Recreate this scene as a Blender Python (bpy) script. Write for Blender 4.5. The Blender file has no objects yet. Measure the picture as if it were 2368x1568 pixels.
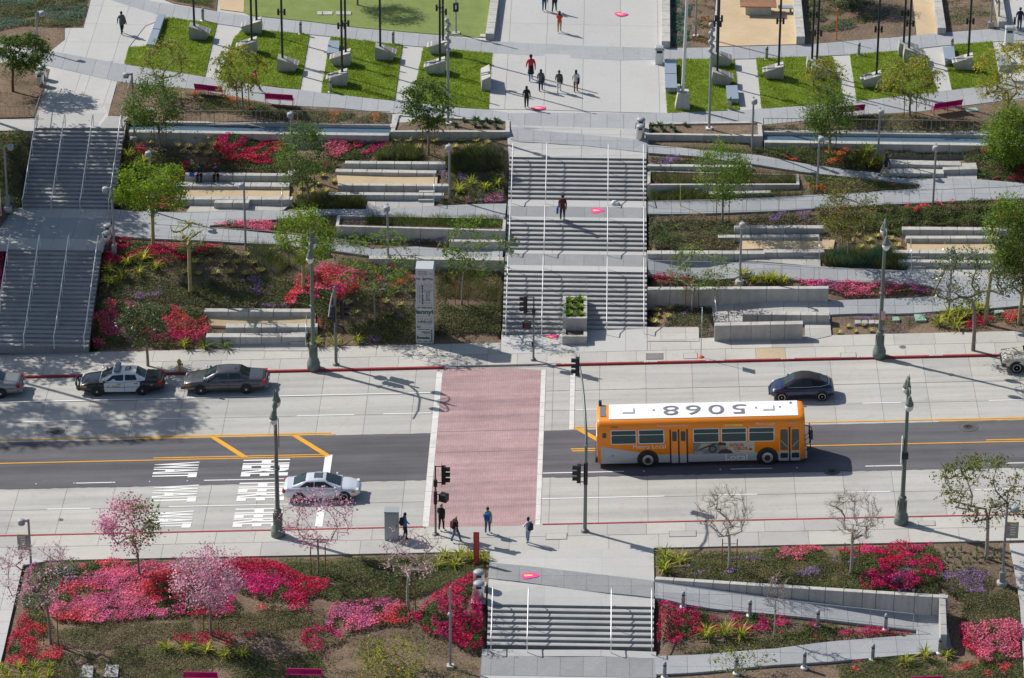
import bpy, bmesh, math, random
import numpy as np
from mathutils import Vector, Matrix
from mathutils.geometry import tessellate_polygon
SC = bpy.context.scene
COL = SC.collection
R_ = math.radians
random.seed(7)
RNG = np.random.default_rng(11)
# ------------------------------------------------------------------ camera, light, exposure
FPX, DEP, YAW, ROLL, CAM_H, GRADE = 8925.18, 0.455703, -0.0223476, 0.0048238, 109.7012, 0.0417298
CX, CY, PW, PH = 1183.5, 784.0, 2367.0, 1568.0
_f = np.array([math.sin(YAW) * math.cos(DEP), math.cos(YAW) * math.cos(DEP), -math.sin(DEP)])
_r = np.cross(_f, [0, 0, 1.0]); _r /= np.linalg.norm(_r); _u = np.cross(_r, _f)
CR = math.cos(ROLL) * _r + math.sin(ROLL) * _u
CU = -math.sin(ROLL) * _r + math.cos(ROLL) * _u
CF = _f
CAM = np.array([0, 0, CAM_H])
cam_d = bpy.data.cameras.new("camera")
cam = bpy.data.objects.new("camera", cam_d); COL.objects.link(cam)
cam_d.sensor_fit = 'HORIZONTAL'; cam_d.sensor_width = 36.0
cam_d.lens = FPX / PW * 36.0
cam_d.clip_start = 1.0; cam_d.clip_end = 6000.0
cam.matrix_world = Matrix(((CR[0], CU[0], -CF[0], CAM[0]), (CR[1], CU[1], -CF[1], CAM[1]),
                           (CR[2], CU[2], -CF[2], CAM[2]), (0, 0, 0, 1)))
SC.camera = cam
SUN_EL = R_(40.6)
SUN_H = (-0.857, 0.515)                                # horizontal direction towards the sun
sun_vec = Vector((SUN_H[0] * math.cos(SUN_EL), SUN_H[1] * math.cos(SUN_EL), math.sin(SUN_EL))).normalized()
W = bpy.data.worlds.new("World"); SC.world = W; W.use_nodes = True
nt = W.node_tree; nt.nodes.clear()
sky = nt.nodes.new('ShaderNodeTexSky'); sky.sky_type = 'NISHITA'; sky.sun_disc = False
sky.sun_elevation = SUN_EL; sky.sun_rotation = math.atan2(SUN_H[0], SUN_H[1])
sky.altitude = 100; sky.air_density = 1.0; sky.dust_density = 1.2; sky.ozone_density = 1.0
bg = nt.nodes.new('ShaderNodeBackground'); bg.inputs[1].default_value = 0.09
ow = nt.nodes.new('ShaderNodeOutputWorld')
nt.links.new(sky.outputs[0], bg.inputs[0]); nt.links.new(bg.outputs[0], ow.inputs[0])
sun_d = bpy.data.lights.new("sun", 'SUN'); sun_d.energy = 4.5; sun_d.angle = R_(0.53); sun_d.color = (1.0, 0.955, 0.88)
sun_o = bpy.data.objects.new("sun", sun_d); COL.objects.link(sun_o)
sun_o.rotation_euler = (-sun_vec).to_track_quat('-Z', 'Y').to_euler()
sun_o.location = (-60, 260, 80)
SC.view_settings.view_transform = 'Standard'; SC.view_settings.look = 'None'
SC.view_settings.exposure = 0.12; SC.view_settings.gamma = 1.0
SC.view_settings.use_curve_mapping = False
SC.render.engine = 'CYCLES'
SC.cycles.max_bounces = 6; SC.cycles.diffuse_bounces = 3; SC.cycles.glossy_bounces = 3
SC.cycles.transmission_bounces = 4; SC.cycles.transparent_max_bounces = 8
SC.cycles.caustics_reflective = False; SC.cycles.caustics_refractive = False
SC.cycles.use_denoising = True
# ------------------------------------------------------------------ survey: photo readings to the ground they lie on
OX = [0, 0, 577.9, 1155.7, 1731.3]; OY = [0, 0, 404.5, 780.1, 1105.5]
def q(c, r, zx, zy):
 return (OX[c] + zx / 3.392, OY[r] + zy / 3.392)
def ray(px, py):
 d = CF + (px - CX) / FPX * CR - (py - CY) / FPX * CU
 return d
def at_z(px, py, z):
 d = ray(px, py); t = (z - CAM[2]) / d[2]
 return CAM + t * d
def at_y(px, py, Y):
 d = ray(px, py); t = (Y - CAM[1]) / d[1]
 return CAM + t * d
def on_street(px, py, off=0.0):
 d = ray(px, py); t = (off - CAM[2]) / (d[2] - GRADE * d[0])
 return CAM + t * d
def px_of(p):
 v = np.array(p) - CAM
 dd = v @ CF
 return (CX + FPX * (v @ CR) / dd, CY - FPX * (v @ CU) / dd)
class TPS:
 def __init__(s, pts):
  P = np.array(pts, float); s.c = P[:, :2]; n = len(P)
  K = s.k(np.linalg.norm(s.c[:, None] - s.c[None], axis=2)) + np.eye(n) * 0.6
  A = np.zeros((n + 3, n + 3)); A[:n, :n] = K; A[:n, n] = 1; A[:n, n + 1:] = s.c
  A[n, :n] = 1; A[n + 1:, :n] = s.c.T
  b = np.zeros(n + 3); b[:n] = P[:, 2]
  s.w = np.linalg.solve(A, b)
 @staticmethod
 def k(r):
  return np.where(r > 1e-9, r * r * np.log(np.maximum(r, 1e-9)), 0.0)
 def __call__(s, X, Y):
  X = np.asarray(X, float); Y = np.asarray(Y, float); sh = X.shape
  X = X.ravel(); Y = Y.ravel(); out = np.empty(len(X))
  for i in range(0, len(X), 20000):
   x = X[i:i + 20000]; y = Y[i:i + 20000]
   d = np.hypot(x[:, None] - s.c[None, :, 0], y[:, None] - s.c[None, :, 1])
   n = len(s.c)
   out[i:i + 20000] = s.k(d) @ s.w[:n] + s.w[n] + s.w[n + 1] * x + s.w[n + 2] * y
  return out.reshape(sh)
def plaza_z(X, Y):
 return 4.65 - 0.0105 * (X + 1.0) + 0.015 * (Y - 242.6)
def sw_z(X):
 return GRADE * X + 0.15
NEAR_C, FAR_C = 199.08, 220.03            # kerb lines of the street
NEAR_B, FAR_B = 195.9, 223.4              # backs of the pavements
_far = []
for X in (-60, -45, -38, -30, -22, -14, -9, -5.6, -1, 3.7, 9, 16, 24, 32, 45, 60):
 _far.append((X, FAR_B, sw_z(X)))
 if -6 < X < 4:
  _far.append((X, 225.1, sw_z(X) + 0.02))
def _F(px, py, z):
 p = at_z(px, py, z); _far.append((p[0], p[1], z))
for a in [(290, 505, 2.32), (265, 546, 2.28), (420, 500, 2.36), (450, 556, 2.25), (634, 542, 2.2), (634, 564, 2.15), (800, 572, 2.12),
          (961, 575, 2.1), (1165, 582, 2.1), (1165, 601, 2.1), (560, 500, 2.55), (720, 495, 2.72), (900, 490, 2.92), (1040, 482, 3.05), (1172, 475, 3.14), (1172, 496, 3.14),
          (1330, 490, 3.15), (1330, 600, 2.1),
          (300, 318, 4.45), (450, 318, 4.45), (600, 318, 4.4), (750, 318, 4.4), (900, 318, 4.35), (1040, 330, 4.3), (1170, 340, 4.3),
          (500, 484, 2.5), (640, 482, 2.62), (900, 470, 3.0), (540, 405, 3.35), (900, 380, 3.75), (1100, 420, 3.6),
          (620, 616, 1.75), (880, 624, 1.6), (1000, 630, 1.55), (1150, 630, 1.55), (260, 620, 1.55), (400, 640, 1.45), (300, 720, 0.4), (420, 715, 0.55), (800, 720, 0.65), (1100, 715, 0.85),
          # right of the central stairs
          (1500, 482, 3.15), (1640, 474, 3.2), (1790, 472, 3.25), (1900, 468, 3.32), (2026, 460, 3.4), (2200, 450, 3.5), (2360, 440, 3.55),
          (1500, 345, 4.58), (1620, 354, 4.45), (1740, 366, 4.3), (1870, 390, 4.0), (1990, 405, 3.8), (2120, 416, 3.62),
          (1500, 615, 2.1), (1731, 625, 2.1), (1896, 633, 2.08), (2030, 640, 2.06), (2160, 648, 2.04), (2360, 680, 1.98),
          (1917, 712, 1.15), (2050, 707, 1.3), (2190, 702, 1.55), (2360, 690, 1.9),
          (1700, 600, 2.25), (1850, 606, 2.3), (2000, 600, 2.35), (2200, 625, 2.25), (1600, 540, 2.62), (1800, 510, 2.85), (1990, 500, 3.0), (2200, 500, 3.1),
          (1760, 340, 4.4), (1900, 345, 4.3), (2050, 350, 4.15), (2200, 350, 4.1), (2340, 350, 4.1), (1500, 332, 4.5), (2180, 400, 3.7),
          (1500, 705, 0.55), (1640, 705, 0.6), (1750, 730, 0.65), (1900, 740, 0.85), (2100, 730, 1.1), (2300, 730, 1.4)]:
 _F(*a)
for X in (-60, -48, -38.5, -32.4, -24, -14, -5.6, 0, 3.7, 12, 20, 28, 40, 60):
 for Y in (246.5, 251, 258, 268, 285, 310):
  _far.append((X, Y, float(plaza_z(X, Y))))
for X, Y, z in [(-60, 232, 2.3), (-48, 232, 2.3), (-60, 240, 3.5), (-48, 240, 3.5), (60, 235, 3), (45, 235, 2.8), (60, 242, 3.9), (45, 241, 3.7), (-42, 234.5, 2.4), (-42, 228, 1.0), (-48, 227, .6)]:
 _far.append((X, Y, z))
H_FAR = TPS(_far)
_low = [(X, NEAR_B, sw_z(X)) for X in (-60, -45, -36, -30, -24, -16, -10, -5.6, -1, 3.9, 10, 16, 22, 28, 40, 60)]
def _Lw(px, py, z):
 p = at_z(px, py, z); _low.append((p[0], p[1], z))
for a in [(1131, 1300, .05), (1511, 1300, .3), (1300, 1340, .2), (1128, 1392, .1), (1513, 1395, .2), (1118, 1512, -1.0), (1300, 1515, -1.0), (1514, 1518, -1.0), (1118, 1566, -1.0), (1514, 1566, -1.0), (1300, 1566, -1.),
          (1060, 1360, -.05), (1060, 1480, -.75), (900, 1380, -.3), (900, 1500, -1.0), (900, 1566, -1.25), (700, 1380, -.55), (700, 1480, -1.1), (600, 1566, -1.55),
          (400, 1380, -.8), (300, 1460, -1.35), (300, 1566, -1.8), (120, 1420, -1.4), (60, 1480, -1.75), (0, 1540, -2.05), (110, 1310, -1.2), (20, 1400, -1.6),
          (1540, 1366, .2), (1791, 1403, 0.02), (2000, 1432, -.2), (2150, 1455, -.36), (2180, 1490, -.45), (2100, 1500, -.55), (1908, 1510, -.75), (1700, 1530, -.92),
          (1600, 1400, -.05), (1620, 1480, -.8), (1850, 1450, -.35), (2050, 1450, -.35), (1600, 1330, .45), (1800, 1330, .55), (2000, 1340, .65), (2150, 1360, .75),
          (2260, 1400, .55), (2340, 1400, .5), (2280, 1500, -.15), (2340, 1540, -.4), (1960, 1555, -.85), (2240, 1560, -.55)]:
 _Lw(*a)
for X, Y, z in [(-60, 188, -2.6), (-45, 188, -2.2), (-60, 180, -3), (-30, 178, -2.4), (-15, 178, -1.8), (0, 178, -1.2), (15, 178, -1.2), (28, 178, -1), (50, 180, -.4), (45, 188, .3), (60, 188, .6), (-60, 165, -3), (0, 165, -2), (60, 165, -2)]:
 _low.append((X, Y, z))
H_LOW = TPS(_low)
def hz(X, Y):
 X = np.asarray(X, float); Y = np.asarray(Y, float)
 X, Y = np.broadcast_arrays(X, Y)
 out = GRADE * X
 m = ((Y >= NEAR_B) & (Y < NEAR_C)) | ((Y > FAR_C) & (Y < FAR_B))
 out = np.where(m, GRADE * X + 0.15, out)
 f = Y >= FAR_B
 if f.any():
  out = out.copy(); out[f] = H_FAR(X[f], Y[f])
 l = Y < NEAR_B
 if l.any():
  out = out.copy(); out[l] = H_LOW(X[l], Y[l])
 return out
def hz1(x, y):
 return float(hz(np.array([x]), np.array([y]))[0])
def G(px, py, off=0.0):
 """the point of the ground seen at a photo reading"""
 d = ray(px, py)
 t0 = (10 - CAM[2]) / d[2]; t1 = (-5 - CAM[2]) / d[2]
 ts = np.linspace(t0, t1, 160)
 for _ in range(3):
  P = CAM[None] + ts[:, None] * d[None]
  s = P[:, 2] - off - hz(P[:, 0], P[:, 1])
  k = int(np.argmax(s < 0)); k = max(k, 1)
  ts = np.linspace(ts[k - 1], ts[k], 24)
 t = ts[12]
 return Vector(CAM + t * d)
def GP(pts, off=0.0):
 return [G(x, y, off) for x, y in pts]
# ------------------------------------------------------------------ scene helpers
def thing(name, label, cat, loc=(0, 0, 0), rz=0.0, group=None):
 o = bpy.data.objects.new(name, None); COL.objects.link(o)
 o.empty_display_size = 0.2
 o.location = loc; o.rotation_euler = (0, 0, rz)
 o["label"] = label; o["category"] = cat
 if group: o["group"] = group
 return o
def tag(o, label=None, cat=None, group=None, kind=None):
 if label: o["label"] = label
 if cat: o["category"] = cat
 if group: o["group"] = group
 if kind: o["kind"] = kind
 return o
def dup(root, loc=None, rz=None, label=None, group=None, scale=None):
 r = root.copy(); COL.objects.link(r)
 if loc is not None: r.location = loc
 if rz is not None: r.rotation_euler = (0, 0, rz)
 if label: r["label"] = label
 if group: r["group"] = group
 if scale: r.scale = (scale, scale, scale)
 for ch in list(root.children):
  c = ch.copy(); COL.objects.link(c); c.parent = r
  for g in ch.children:
   d = g.copy(); COL.objects.link(d); d.parent = c
 return r
def link(name, me, parent=None):
 o = bpy.data.objects.new(name, me); COL.objects.link(o)
 if parent is not None: o.parent = parent
 return o
class MB:
 def __init__(s): s.v = []; s.f = []; s.m = []; s.sm = []
 def add(s, vs, fs, mi=0, smooth=False):
  b = len(s.v); s.v += [tuple(v) for v in vs]
  for f in fs:
   s.f.append(tuple(b + i for i in f)); s.m.append(mi); s.sm.append(smooth)
  return s
 def box(s, x0, x1, y0, y1, z0, z1, mi=0):
  return s.add([(x0, y0, z0), (x1, y0, z0), (x1, y1, z0), (x0, y1, z0), (x0, y0, z1), (x1, y0, z1), (x1, y1, z1), (x0, y1, z1)],
                     [(3, 2, 1, 0), (4, 5, 6, 7), (0, 1, 5, 4), (1, 2, 6, 5), (2, 3, 7, 6), (3, 0, 4, 7)], mi)
 def bbox(s, x0, x1, y0, y1, z0, z1, b=0.02, mi=0):
  """box with chamfered top edges"""
  vs = [(x0, y0, z0), (x1, y0, z0), (x1, y1, z0), (x0, y1, z0), (x0, y0, z1 - b), (x1, y0, z1 - b), (x1, y1, z1 - b), (x0, y1, z1 - b),
              (x0 + b, y0 + b, z1), (x1 - b, y0 + b, z1), (x1 - b, y1 - b, z1), (x0 + b, y1 - b, z1)]
  return s.add(vs, [(3, 2, 1, 0), (0, 1, 5, 4), (1, 2, 6, 5), (2, 3, 7, 6), (3, 0, 4, 7), (4, 5, 9, 8), (5, 6, 10, 9), (6, 7, 11, 10), (7, 4, 8, 11), (8, 9, 10, 11)], mi)
 def tube(s, p0, p1, r0, r1=None, n=8, mi=0, smooth=True, caps=True):
  r1 = r0 if r1 is None else r1
  p0 = Vector(p0); p1 = Vector(p1); d = (p1 - p0)
  if d.length < 1e-6: return s
  d.normalize()
  a = d.cross(Vector((0, 0, 1)) if abs(d.z) < 0.9 else Vector((1, 0, 0))).normalized(); c = d.cross(a)
  vs = []
  for p, r in ((p0, r0), (p1, r1)):
   for k in range(n):
    t = 2 * math.pi * k / n
    vs.append(p + a * (r * math.cos(t)) + c * (r * math.sin(t)))
  fs = [(k, k + n, (k + 1) % n + n, (k + 1) % n) for k in range(n)]
  s.add(vs, fs, mi, smooth)
  if caps:
   s.add(vs[:n], [tuple(range(n))], mi); s.add(vs[n:], [tuple(range(n - 1, -1, -1))], mi)
  return s
 def path(s, pts, r, n=6, mi=0):
  """continuous tube along points; r a number or list"""
  pts = [Vector(p) for p in pts]; k = len(pts)
  rs = r if isinstance(r, (list, tuple)) else [r] * k
  vs = []
  up = Vector((0, 0, 1))
  for i, p in enumerate(pts):
   d = (pts[min(i + 1, k - 1)] - pts[max(i - 1, 0)]).normalized()
   a = d.cross(up if abs(d.z) < 0.95 else Vector((1, 0, 0))).normalized(); c = d.cross(a)
   for j in range(n):
    t = 2 * math.pi * j / n
    vs.append(p + a * (rs[i] * math.cos(t)) + c * (rs[i] * math.sin(t)))
  fs = []
  for i in range(k - 1):
   for j in range(n):
    fs.append((i * n + j, (i + 1) * n + j, (i + 1) * n + (j + 1) % n, i * n + (j + 1) % n))
  s.add(vs, fs, mi, True)
  s.add(vs[:n], [tuple(range(n))], mi); s.add(vs[-n:], [tuple(range(n - 1, -1, -1))], mi)
  return s
 def lathe(s, prof, n=16, c=(0, 0, 0), mi=0, smooth=True, axis='z'):
  vs = []
  for r, z in prof:
   for k in range(n):
    t = 2 * math.pi * k / n
    if axis == 'z': vs.append((c[0] + r * math.cos(t), c[1] + r * math.sin(t), c[2] + z))
    elif axis == 'y': vs.append((c[0] + r * math.cos(t), c[1] + z, c[2] + r * math.sin(t)))
    else: vs.append((c[0] + z, c[1] + r * math.cos(t), c[2] + r * math.sin(t)))
  fs = []
  fl = axis == 'y'
  for i in range(len(prof) - 1):
   for k in range(n):
    f = (i * n + k, i * n + (k + 1) % n, (i + 1) * n + (k + 1) % n, (i + 1) * n + k)
    fs.append(f[::-1] if fl else f)
  s.add(vs, fs, mi, smooth)
  top = tuple(range((len(prof) - 1) * n, len(prof) * n)); bot = tuple(range(n - 1, -1, -1))
  b = len(s.v) - len(vs)
  s.f.append(tuple(b + i for i in (top[::-1] if fl else top))); s.m.append(mi); s.sm.append(False)
  s.f.append(tuple(b + i for i in (bot[::-1] if fl else bot))); s.m.append(mi); s.sm.append(False)
  return s
 def prism(s, poly, z0, z1, mi=0):
  """vertical prism over an XY polygon (counter-clockwise); z0/z1 numbers or per-vertex lists"""
  n = len(poly)
  a = sum(poly[i][0] * poly[(i + 1) % n][1] - poly[(i + 1) % n][0] * poly[i][1] for i in range(n))
  idx = list(range(n))
  if a < 0: idx.reverse()
  g = lambda z, i: z[i] if hasattr(z, '__len__') else z
  vs = [(poly[i][0], poly[i][1], g(z0, i)) for i in idx] + [(poly[i][0], poly[i][1], g(z1, i)) for i in idx]
  fs = [tuple(range(n - 1, -1, -1)), tuple(range(n, 2 * n))] + [(i, (i + 1) % n, n + (i + 1) % n, n + i) for i in range(n)]
  return s.add(vs, fs, mi)
 def side_prism(s, poly, y0, y1, mi=0):
  """prism of an XZ polygon extruded along y"""
  n = len(poly)
  a = sum(poly[i][0] * poly[(i + 1) % n][1] - poly[(i + 1) % n][0] * poly[i][1] for i in range(n))
  pl = list(poly) if a > 0 else list(poly)[::-1]
  vs = [(x, y0, z) for x, z in pl] + [(x, y1, z) for x, z in pl]
  fs = [tuple(range(n)), tuple(range(2 * n - 1, n - 1, -1))] + [(i, n + i, n + (i + 1) % n, (i + 1) % n) for i in range(n)]
  return s.add(vs, fs, mi)
 def xf(s, M, i0=0):
  for i in range(i0, len(s.v)): s.v[i] = tuple(M @ Vector(s.v[i]))
  return s
 def mesh(s, name, mats):
  me = bpy.data.meshes.new(name)
  me.from_pydata(s.v, [], s.f)
  for m in (mats if isinstance(mats, (list, tuple)) else [mats]): me.materials.append(m)
  me.polygons.foreach_set('material_index', s.m)
  me.polygons.foreach_set('use_smooth', s.sm)
  me.update()
  return me
 def build(s, name, mats, parent=None):
  return link(name, s.mesh(name, mats), parent)
def quads_mesh(name, V, mi, mats):
 """V: (n,4,3) array of separate quads"""
 n = len(V); me = bpy.data.meshes.new(name)
 me.vertices.add(4 * n); me.vertices.foreach_set('co', np.ascontiguousarray(V, dtype=np.float32).ravel())
 me.loops.add(4 * n); me.loops.foreach_set('vertex_index', np.arange(4 * n, dtype=np.int32))
 me.polygons.add(n); me.polygons.foreach_set('loop_start', np.arange(0, 4 * n, 4, dtype=np.int32))
 me.polygons.foreach_set('loop_total', np.full(n, 4, dtype=np.int32))
 for m in mats: me.materials.append(m)
 me.polygons.foreach_set('material_index', np.ascontiguousarray(mi, dtype=np.int32))
 me.update(calc_edges=True)
 return me
def in_poly(X, Y, poly):
 ins = np.zeros(X.shape, bool); n = len(poly)
 for i in range(n):
  x0, y0 = poly[i][0], poly[i][1]; x1, y1 = poly[(i + 1) % n][0], poly[(i + 1) % n][1]
  c = ((y0 > Y) != (y1 > Y))
  with np.errstate(divide='ignore', invalid='ignore'):
   ins ^= c & (X < (x1 - x0) * (Y - y0) / (y1 - y0 + 1e-12) + x0)
 return ins
# ------------------------------------------------------------------ materials
MATS = {}
def nodes(name):
 m = bpy.data.materials.new(name); m.use_nodes = True
 t = m.node_tree; b = t.nodes['Principled BSDF']
 MATS[name] = m
 return m, t, b
def ramp(t, fac, stops):
 r = t.nodes.new('ShaderNodeValToRGB')
 e = r.color_ramp.elements
 while len(e) < len(stops): e.new(0.5)
 for i, (p, c) in enumerate(stops):
  e[i].position = p; e[i].color = (*c, 1)
 t.links.new(fac, r.inputs[0])
 return r.outputs[0]
def noise(t, scale, detail=4, rough=0.6, vec=None, sc=None):
 n = t.nodes.new('ShaderNodeTexNoise'); n.inputs['Scale'].default_value = scale
 n.inputs['Detail'].default_value = detail; n.inputs['Roughness'].default_value = rough
 if vec is None:
  g = t.nodes.new('ShaderNodeNewGeometry'); vec = g.outputs['Position']
 if sc:
  mp = t.nodes.new('ShaderNodeMapping'); mp.inputs['Scale'].default_value = sc
  t.links.new(vec, mp.inputs['Vector']); vec = mp.outputs[0]
 t.links.new(vec, n.inputs['Vector'])
 return n.outputs['Fac']
def mix(t, fac, a, b, mode='MIX'):
 m = t.nodes.new('ShaderNodeMix'); m.data_type = 'RGBA'; m.blend_type = mode
 for s, v in ((m.inputs[0], fac), (m.inputs[6], a), (m.inputs[7], b)):
  if hasattr(v, 'default_value') or hasattr(v, 'is_output'):
   t.links.new(v, s)
  elif isinstance(v, tuple): s.default_value = (*v, 1)
  else: s.default_value = v
 return m.outputs[2]
def plain(name, col, rough=0.6, metal=0.0, coat=0.0, spec=None):
 m, t, b = nodes(name)
 b.inputs['Base Color'].default_value = (*col, 1); b.inputs['Roughness'].default_value = rough
 b.inputs['Metallic'].default_value = metal
 if coat: b.inputs['Coat Weight'].default_value = coat; b.inputs['Coat Roughness'].default_value = 0.05
 if spec is not None: b.inputs['Specular IOR Level'].default_value = spec
 return m
def ground(name, col, var=0.12, big=0.25, fine=6.0, rough=0.85, obj=0.10, fleck=0.0, bump=0.15, stain=0.0, streak=None):
 """mineral surfaces: two noise scales, tone that differs from piece to piece, stains"""
 m, t, b = nodes(name)
 c0 = np.array(col)
 lo = tuple(c0 * (1 - var)); hi = tuple(c0 * (1 + var))
 base = ramp(t, noise(t, big, 5, 0.65), [(0.3, lo), (0.7, hi)])
 f = ramp(t, noise(t, fine, 6, 0.75), [(0.3, (1 - var, 1 - var, 1 - var)), (0.7, (1 + var * .6,) * 3)])
 base = mix(t, 1.0, base, f, 'MULTIPLY')
 if fleck:
  fl = ramp(t, noise(t, 22, 2, 0.8), [(0.42, (1 - fleck,) * 3), (0.5, (1, 1, 1)), (0.62, (1 + fleck * .7,) * 3)])
  base = mix(t, 1.0, base, fl, 'MULTIPLY')
 if stain:
  st = ramp(t, noise(t, 1.3, 8, 0.75), [(0.28, (1 - stain, 1 - stain * 1.05, 1 - stain * 1.15)), (0.46, (1, 1, 1))])
  base = mix(t, 1.0, base, st, 'MULTIPLY')
 if streak:
  st = ramp(t, noise(t, 1.0, 4, 0.6, sc=streak[0]), [(0.35, (1 - streak[1],) * 3), (0.6, (1, 1, 1))])
  base = mix(t, 1.0, base, st, 'MULTIPLY')
 if obj:
  oi = t.nodes.new('ShaderNodeObjectInfo')
  ob = ramp(t, oi.outputs['Random'], [(0.0, (1 - obj, 1 - obj, 1 - obj * .9)), (0.5, (1, 1, 1)), (1.0, (1 + obj * .5, 1 + obj * .4, 1 + obj * .2))])
  base = mix(t, 1.0, base, ob, 'MULTIPLY')
 t.links.new(base, b.inputs['Base Color'])
 b.inputs['Roughness'].default_value = rough; b.inputs['Specular IOR Level'].default_value = 0.3
 if bump:
  bp = t.nodes.new('ShaderNodeBump'); bp.inputs['Strength'].default_value = bump; bp.inputs['Distance'].default_value = 0.02
  t.links.new(noise(t, fine * 6, 3), bp.inputs['Height']); t.links.new(bp.outputs[0], b.inputs['Normal'])
 return m
def leaf(name, a, b_, transl=0.35, rough=0.55, c=None, spec=0.25):
 """leaves: hue differs from leaf to leaf and light passes through"""
 m, t, b = nodes(name)
 g = t.nodes.new('ShaderNodeNewGeometry')
 stops = [(0.0, a), (1.0, b_)] if c is None else [(0.0, a), (0.6, b_), (1.0, c)]
 col = ramp(t, g.outputs['Random Per Island'], stops)
 nz = ramp(t, noise(t, 0.9, 2), [(0.3, (.78, .8, .75)), (0.7, (1.2, 1.15, 1.1))])
 col = mix(t, 1.0, col, nz, 'MULTIPLY')
 t.links.new(col, b.inputs['Base Color']); b.inputs['Roughness'].default_value = rough
 b.inputs['Specular IOR Level'].default_value = spec
 tr = t.nodes.new('ShaderNodeBsdfTranslucent'); t.links.new(col, tr.inputs['Color'])
 mx = t.nodes.new('ShaderNodeMixShader'); mx.inputs[0].default_value = transl
 t.links.new(b.outputs[0], mx.inputs[1]); t.links.new(tr.outputs[0], mx.inputs[2])
 t.links.new(mx.outputs[0], t.nodes['Material Output'].inputs['Surface'])
 return m
M_road = ground('road_concrete', (.47, .46, .43), .06, .18, 5, obj=.09, stain=.14, streak=((.07, 1.3, 1), .17))
M_joint = plain('joint_dirt', (.16, .15, .14), .95)
M_asph = ground('asphalt', (.132, .128, .140), .09, .3, 9, obj=0, stain=.14, streak=((.05, 1.0, 1), .30), bump=.3)
M_walk = ground('sidewalk_concrete', (.47, .455, .425), .06, .3, 5, obj=.14, stain=.16)
M_walk_tan = ground('tan_concrete', (.46, .37, .25), .1, .3, 5, obj=.05, stain=.2)
M_plaza = ground('plaza_concrete', (.485, .48, .465), .05, .14, 4, obj=.05, stain=.09)
M_pave = ground('blue_grey_paver', (.36, .375, .39), .06, .6, 3, obj=.07, fleck=.14, stain=.06)
M_pave_dk = ground('grey_paver', (.29, .30, .305), .06, .5, 3, obj=.07, fleck=.16, stain=.08)
M_wall = ground('wall_concrete', (.49, .48, .45), .08, .5, 4, obj=.09, stain=.22, streak=((2.6, 2.6, .25), .16))
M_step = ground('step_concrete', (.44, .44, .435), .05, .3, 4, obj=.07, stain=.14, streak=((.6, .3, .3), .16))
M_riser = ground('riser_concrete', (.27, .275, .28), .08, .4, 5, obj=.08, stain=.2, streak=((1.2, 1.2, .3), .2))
M_sand = ground('decomposed_granite', (.56, .43, .27), .1, .5, 10, obj=0, stain=.12)
M_kerbred = ground('kerb_red_paint', (.36, .045, .055), .18, .7, 6, obj=.05, stain=.25)
M_kerb = ground('kerb_concrete', (.45, .44, .41), .07, .4, 5, obj=.05, stain=.15)
M_white = plain('road_white_paint', (.78, .78, .76), .7)
M_whiteworn = ground('worn_white_paint', (.66, .65, .62), .12, .8, 9, obj=0, stain=.3)
M_yellow = ground('road_yellow_paint', (.72, .36, .035), .08, .6, 7, obj=0, stain=.08)
M_water = plain('water', (.10, .17, .24), .08, 0, 0, .6)
M_steel = plain('brushed_steel', (.62, .62, .64), .22, 1.0)
M_steel_dk = plain('grey_steel', (.33, .34, .36), .4, .7)
M_polegrey = plain('lamp_grey_paint', (.30, .31, .33), .45, .3)
M_poledark = plain('dark_pole_paint', (.022, .025, .035), .45, .2)
M_green = ground('lamp_green_paint', (.155, .185, .165), .15, .6, 5, obj=0, rough=.55, bump=.05)
M_black = plain('black_plastic', (.012, .013, .016), .5)
M_dark = plain('dark_metal', (.03, .032, .04), .5)
M_glass = plain('lamp_glass', (.75, .75, .70), .2)
M_pink = plain('pink_paint', (.52, .012, .16), .45)
M_orange_p = plain('orange_paint', (.75, .13, .02), .5)
M_rust = plain('stake_wood', (.22, .10, .04), .8)
M_hyd = plain('hydrant_yellow', (.55, .36, .06), .5)
M_plaque = ground('plaque_grey', (.24, .23, .24), .1, 2, 8, obj=0)
M_slab = plain('blue_grey_stone', (.26, .31, .37), .35)
M_hot = plain('hot_pink_sticker', (.92, .06, .30), .6)
M_ylw = plain('sticker_yellow', (.95, .72, .12), .6)
M_wtile = plain('white_enamel', (.72, .73, .72), .4)
M_wood = ground('table_wood', (.33, .17, .10), .2, 1.5, 8, obj=.1)
def mulch():
 m, t, b = nodes('bark_mulch')
 n1 = noise(t, 9, 5, .85)
 c = ramp(t, n1, [(.3, (.07, .05, .036)), (.5, (.19, .14, .10)), (.66, (.36, .28, .21))])
 n2 = ramp(t, noise(t, .5, 4), [(.3, (.72, .72, .74)), (.7, (1.15, 1.1, 1.05))])
 c = mix(t, 1.0, c, n2, 'MULTIPLY')
 t.links.new(c, b.inputs['Base Color']); b.inputs['Roughness'].default_value = .95
 b.inputs['Specular IOR Level'].default_value = .15
 bp = t.nodes.new('ShaderNodeBump'); bp.inputs['Strength'].default_value = .8; bp.inputs['Distance'].default_value = .04
 t.links.new(n1, bp.inputs['Height']); t.links.new(bp.outputs[0], b.inputs['Normal'])
 return m
M_mulch = mulch()
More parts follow.
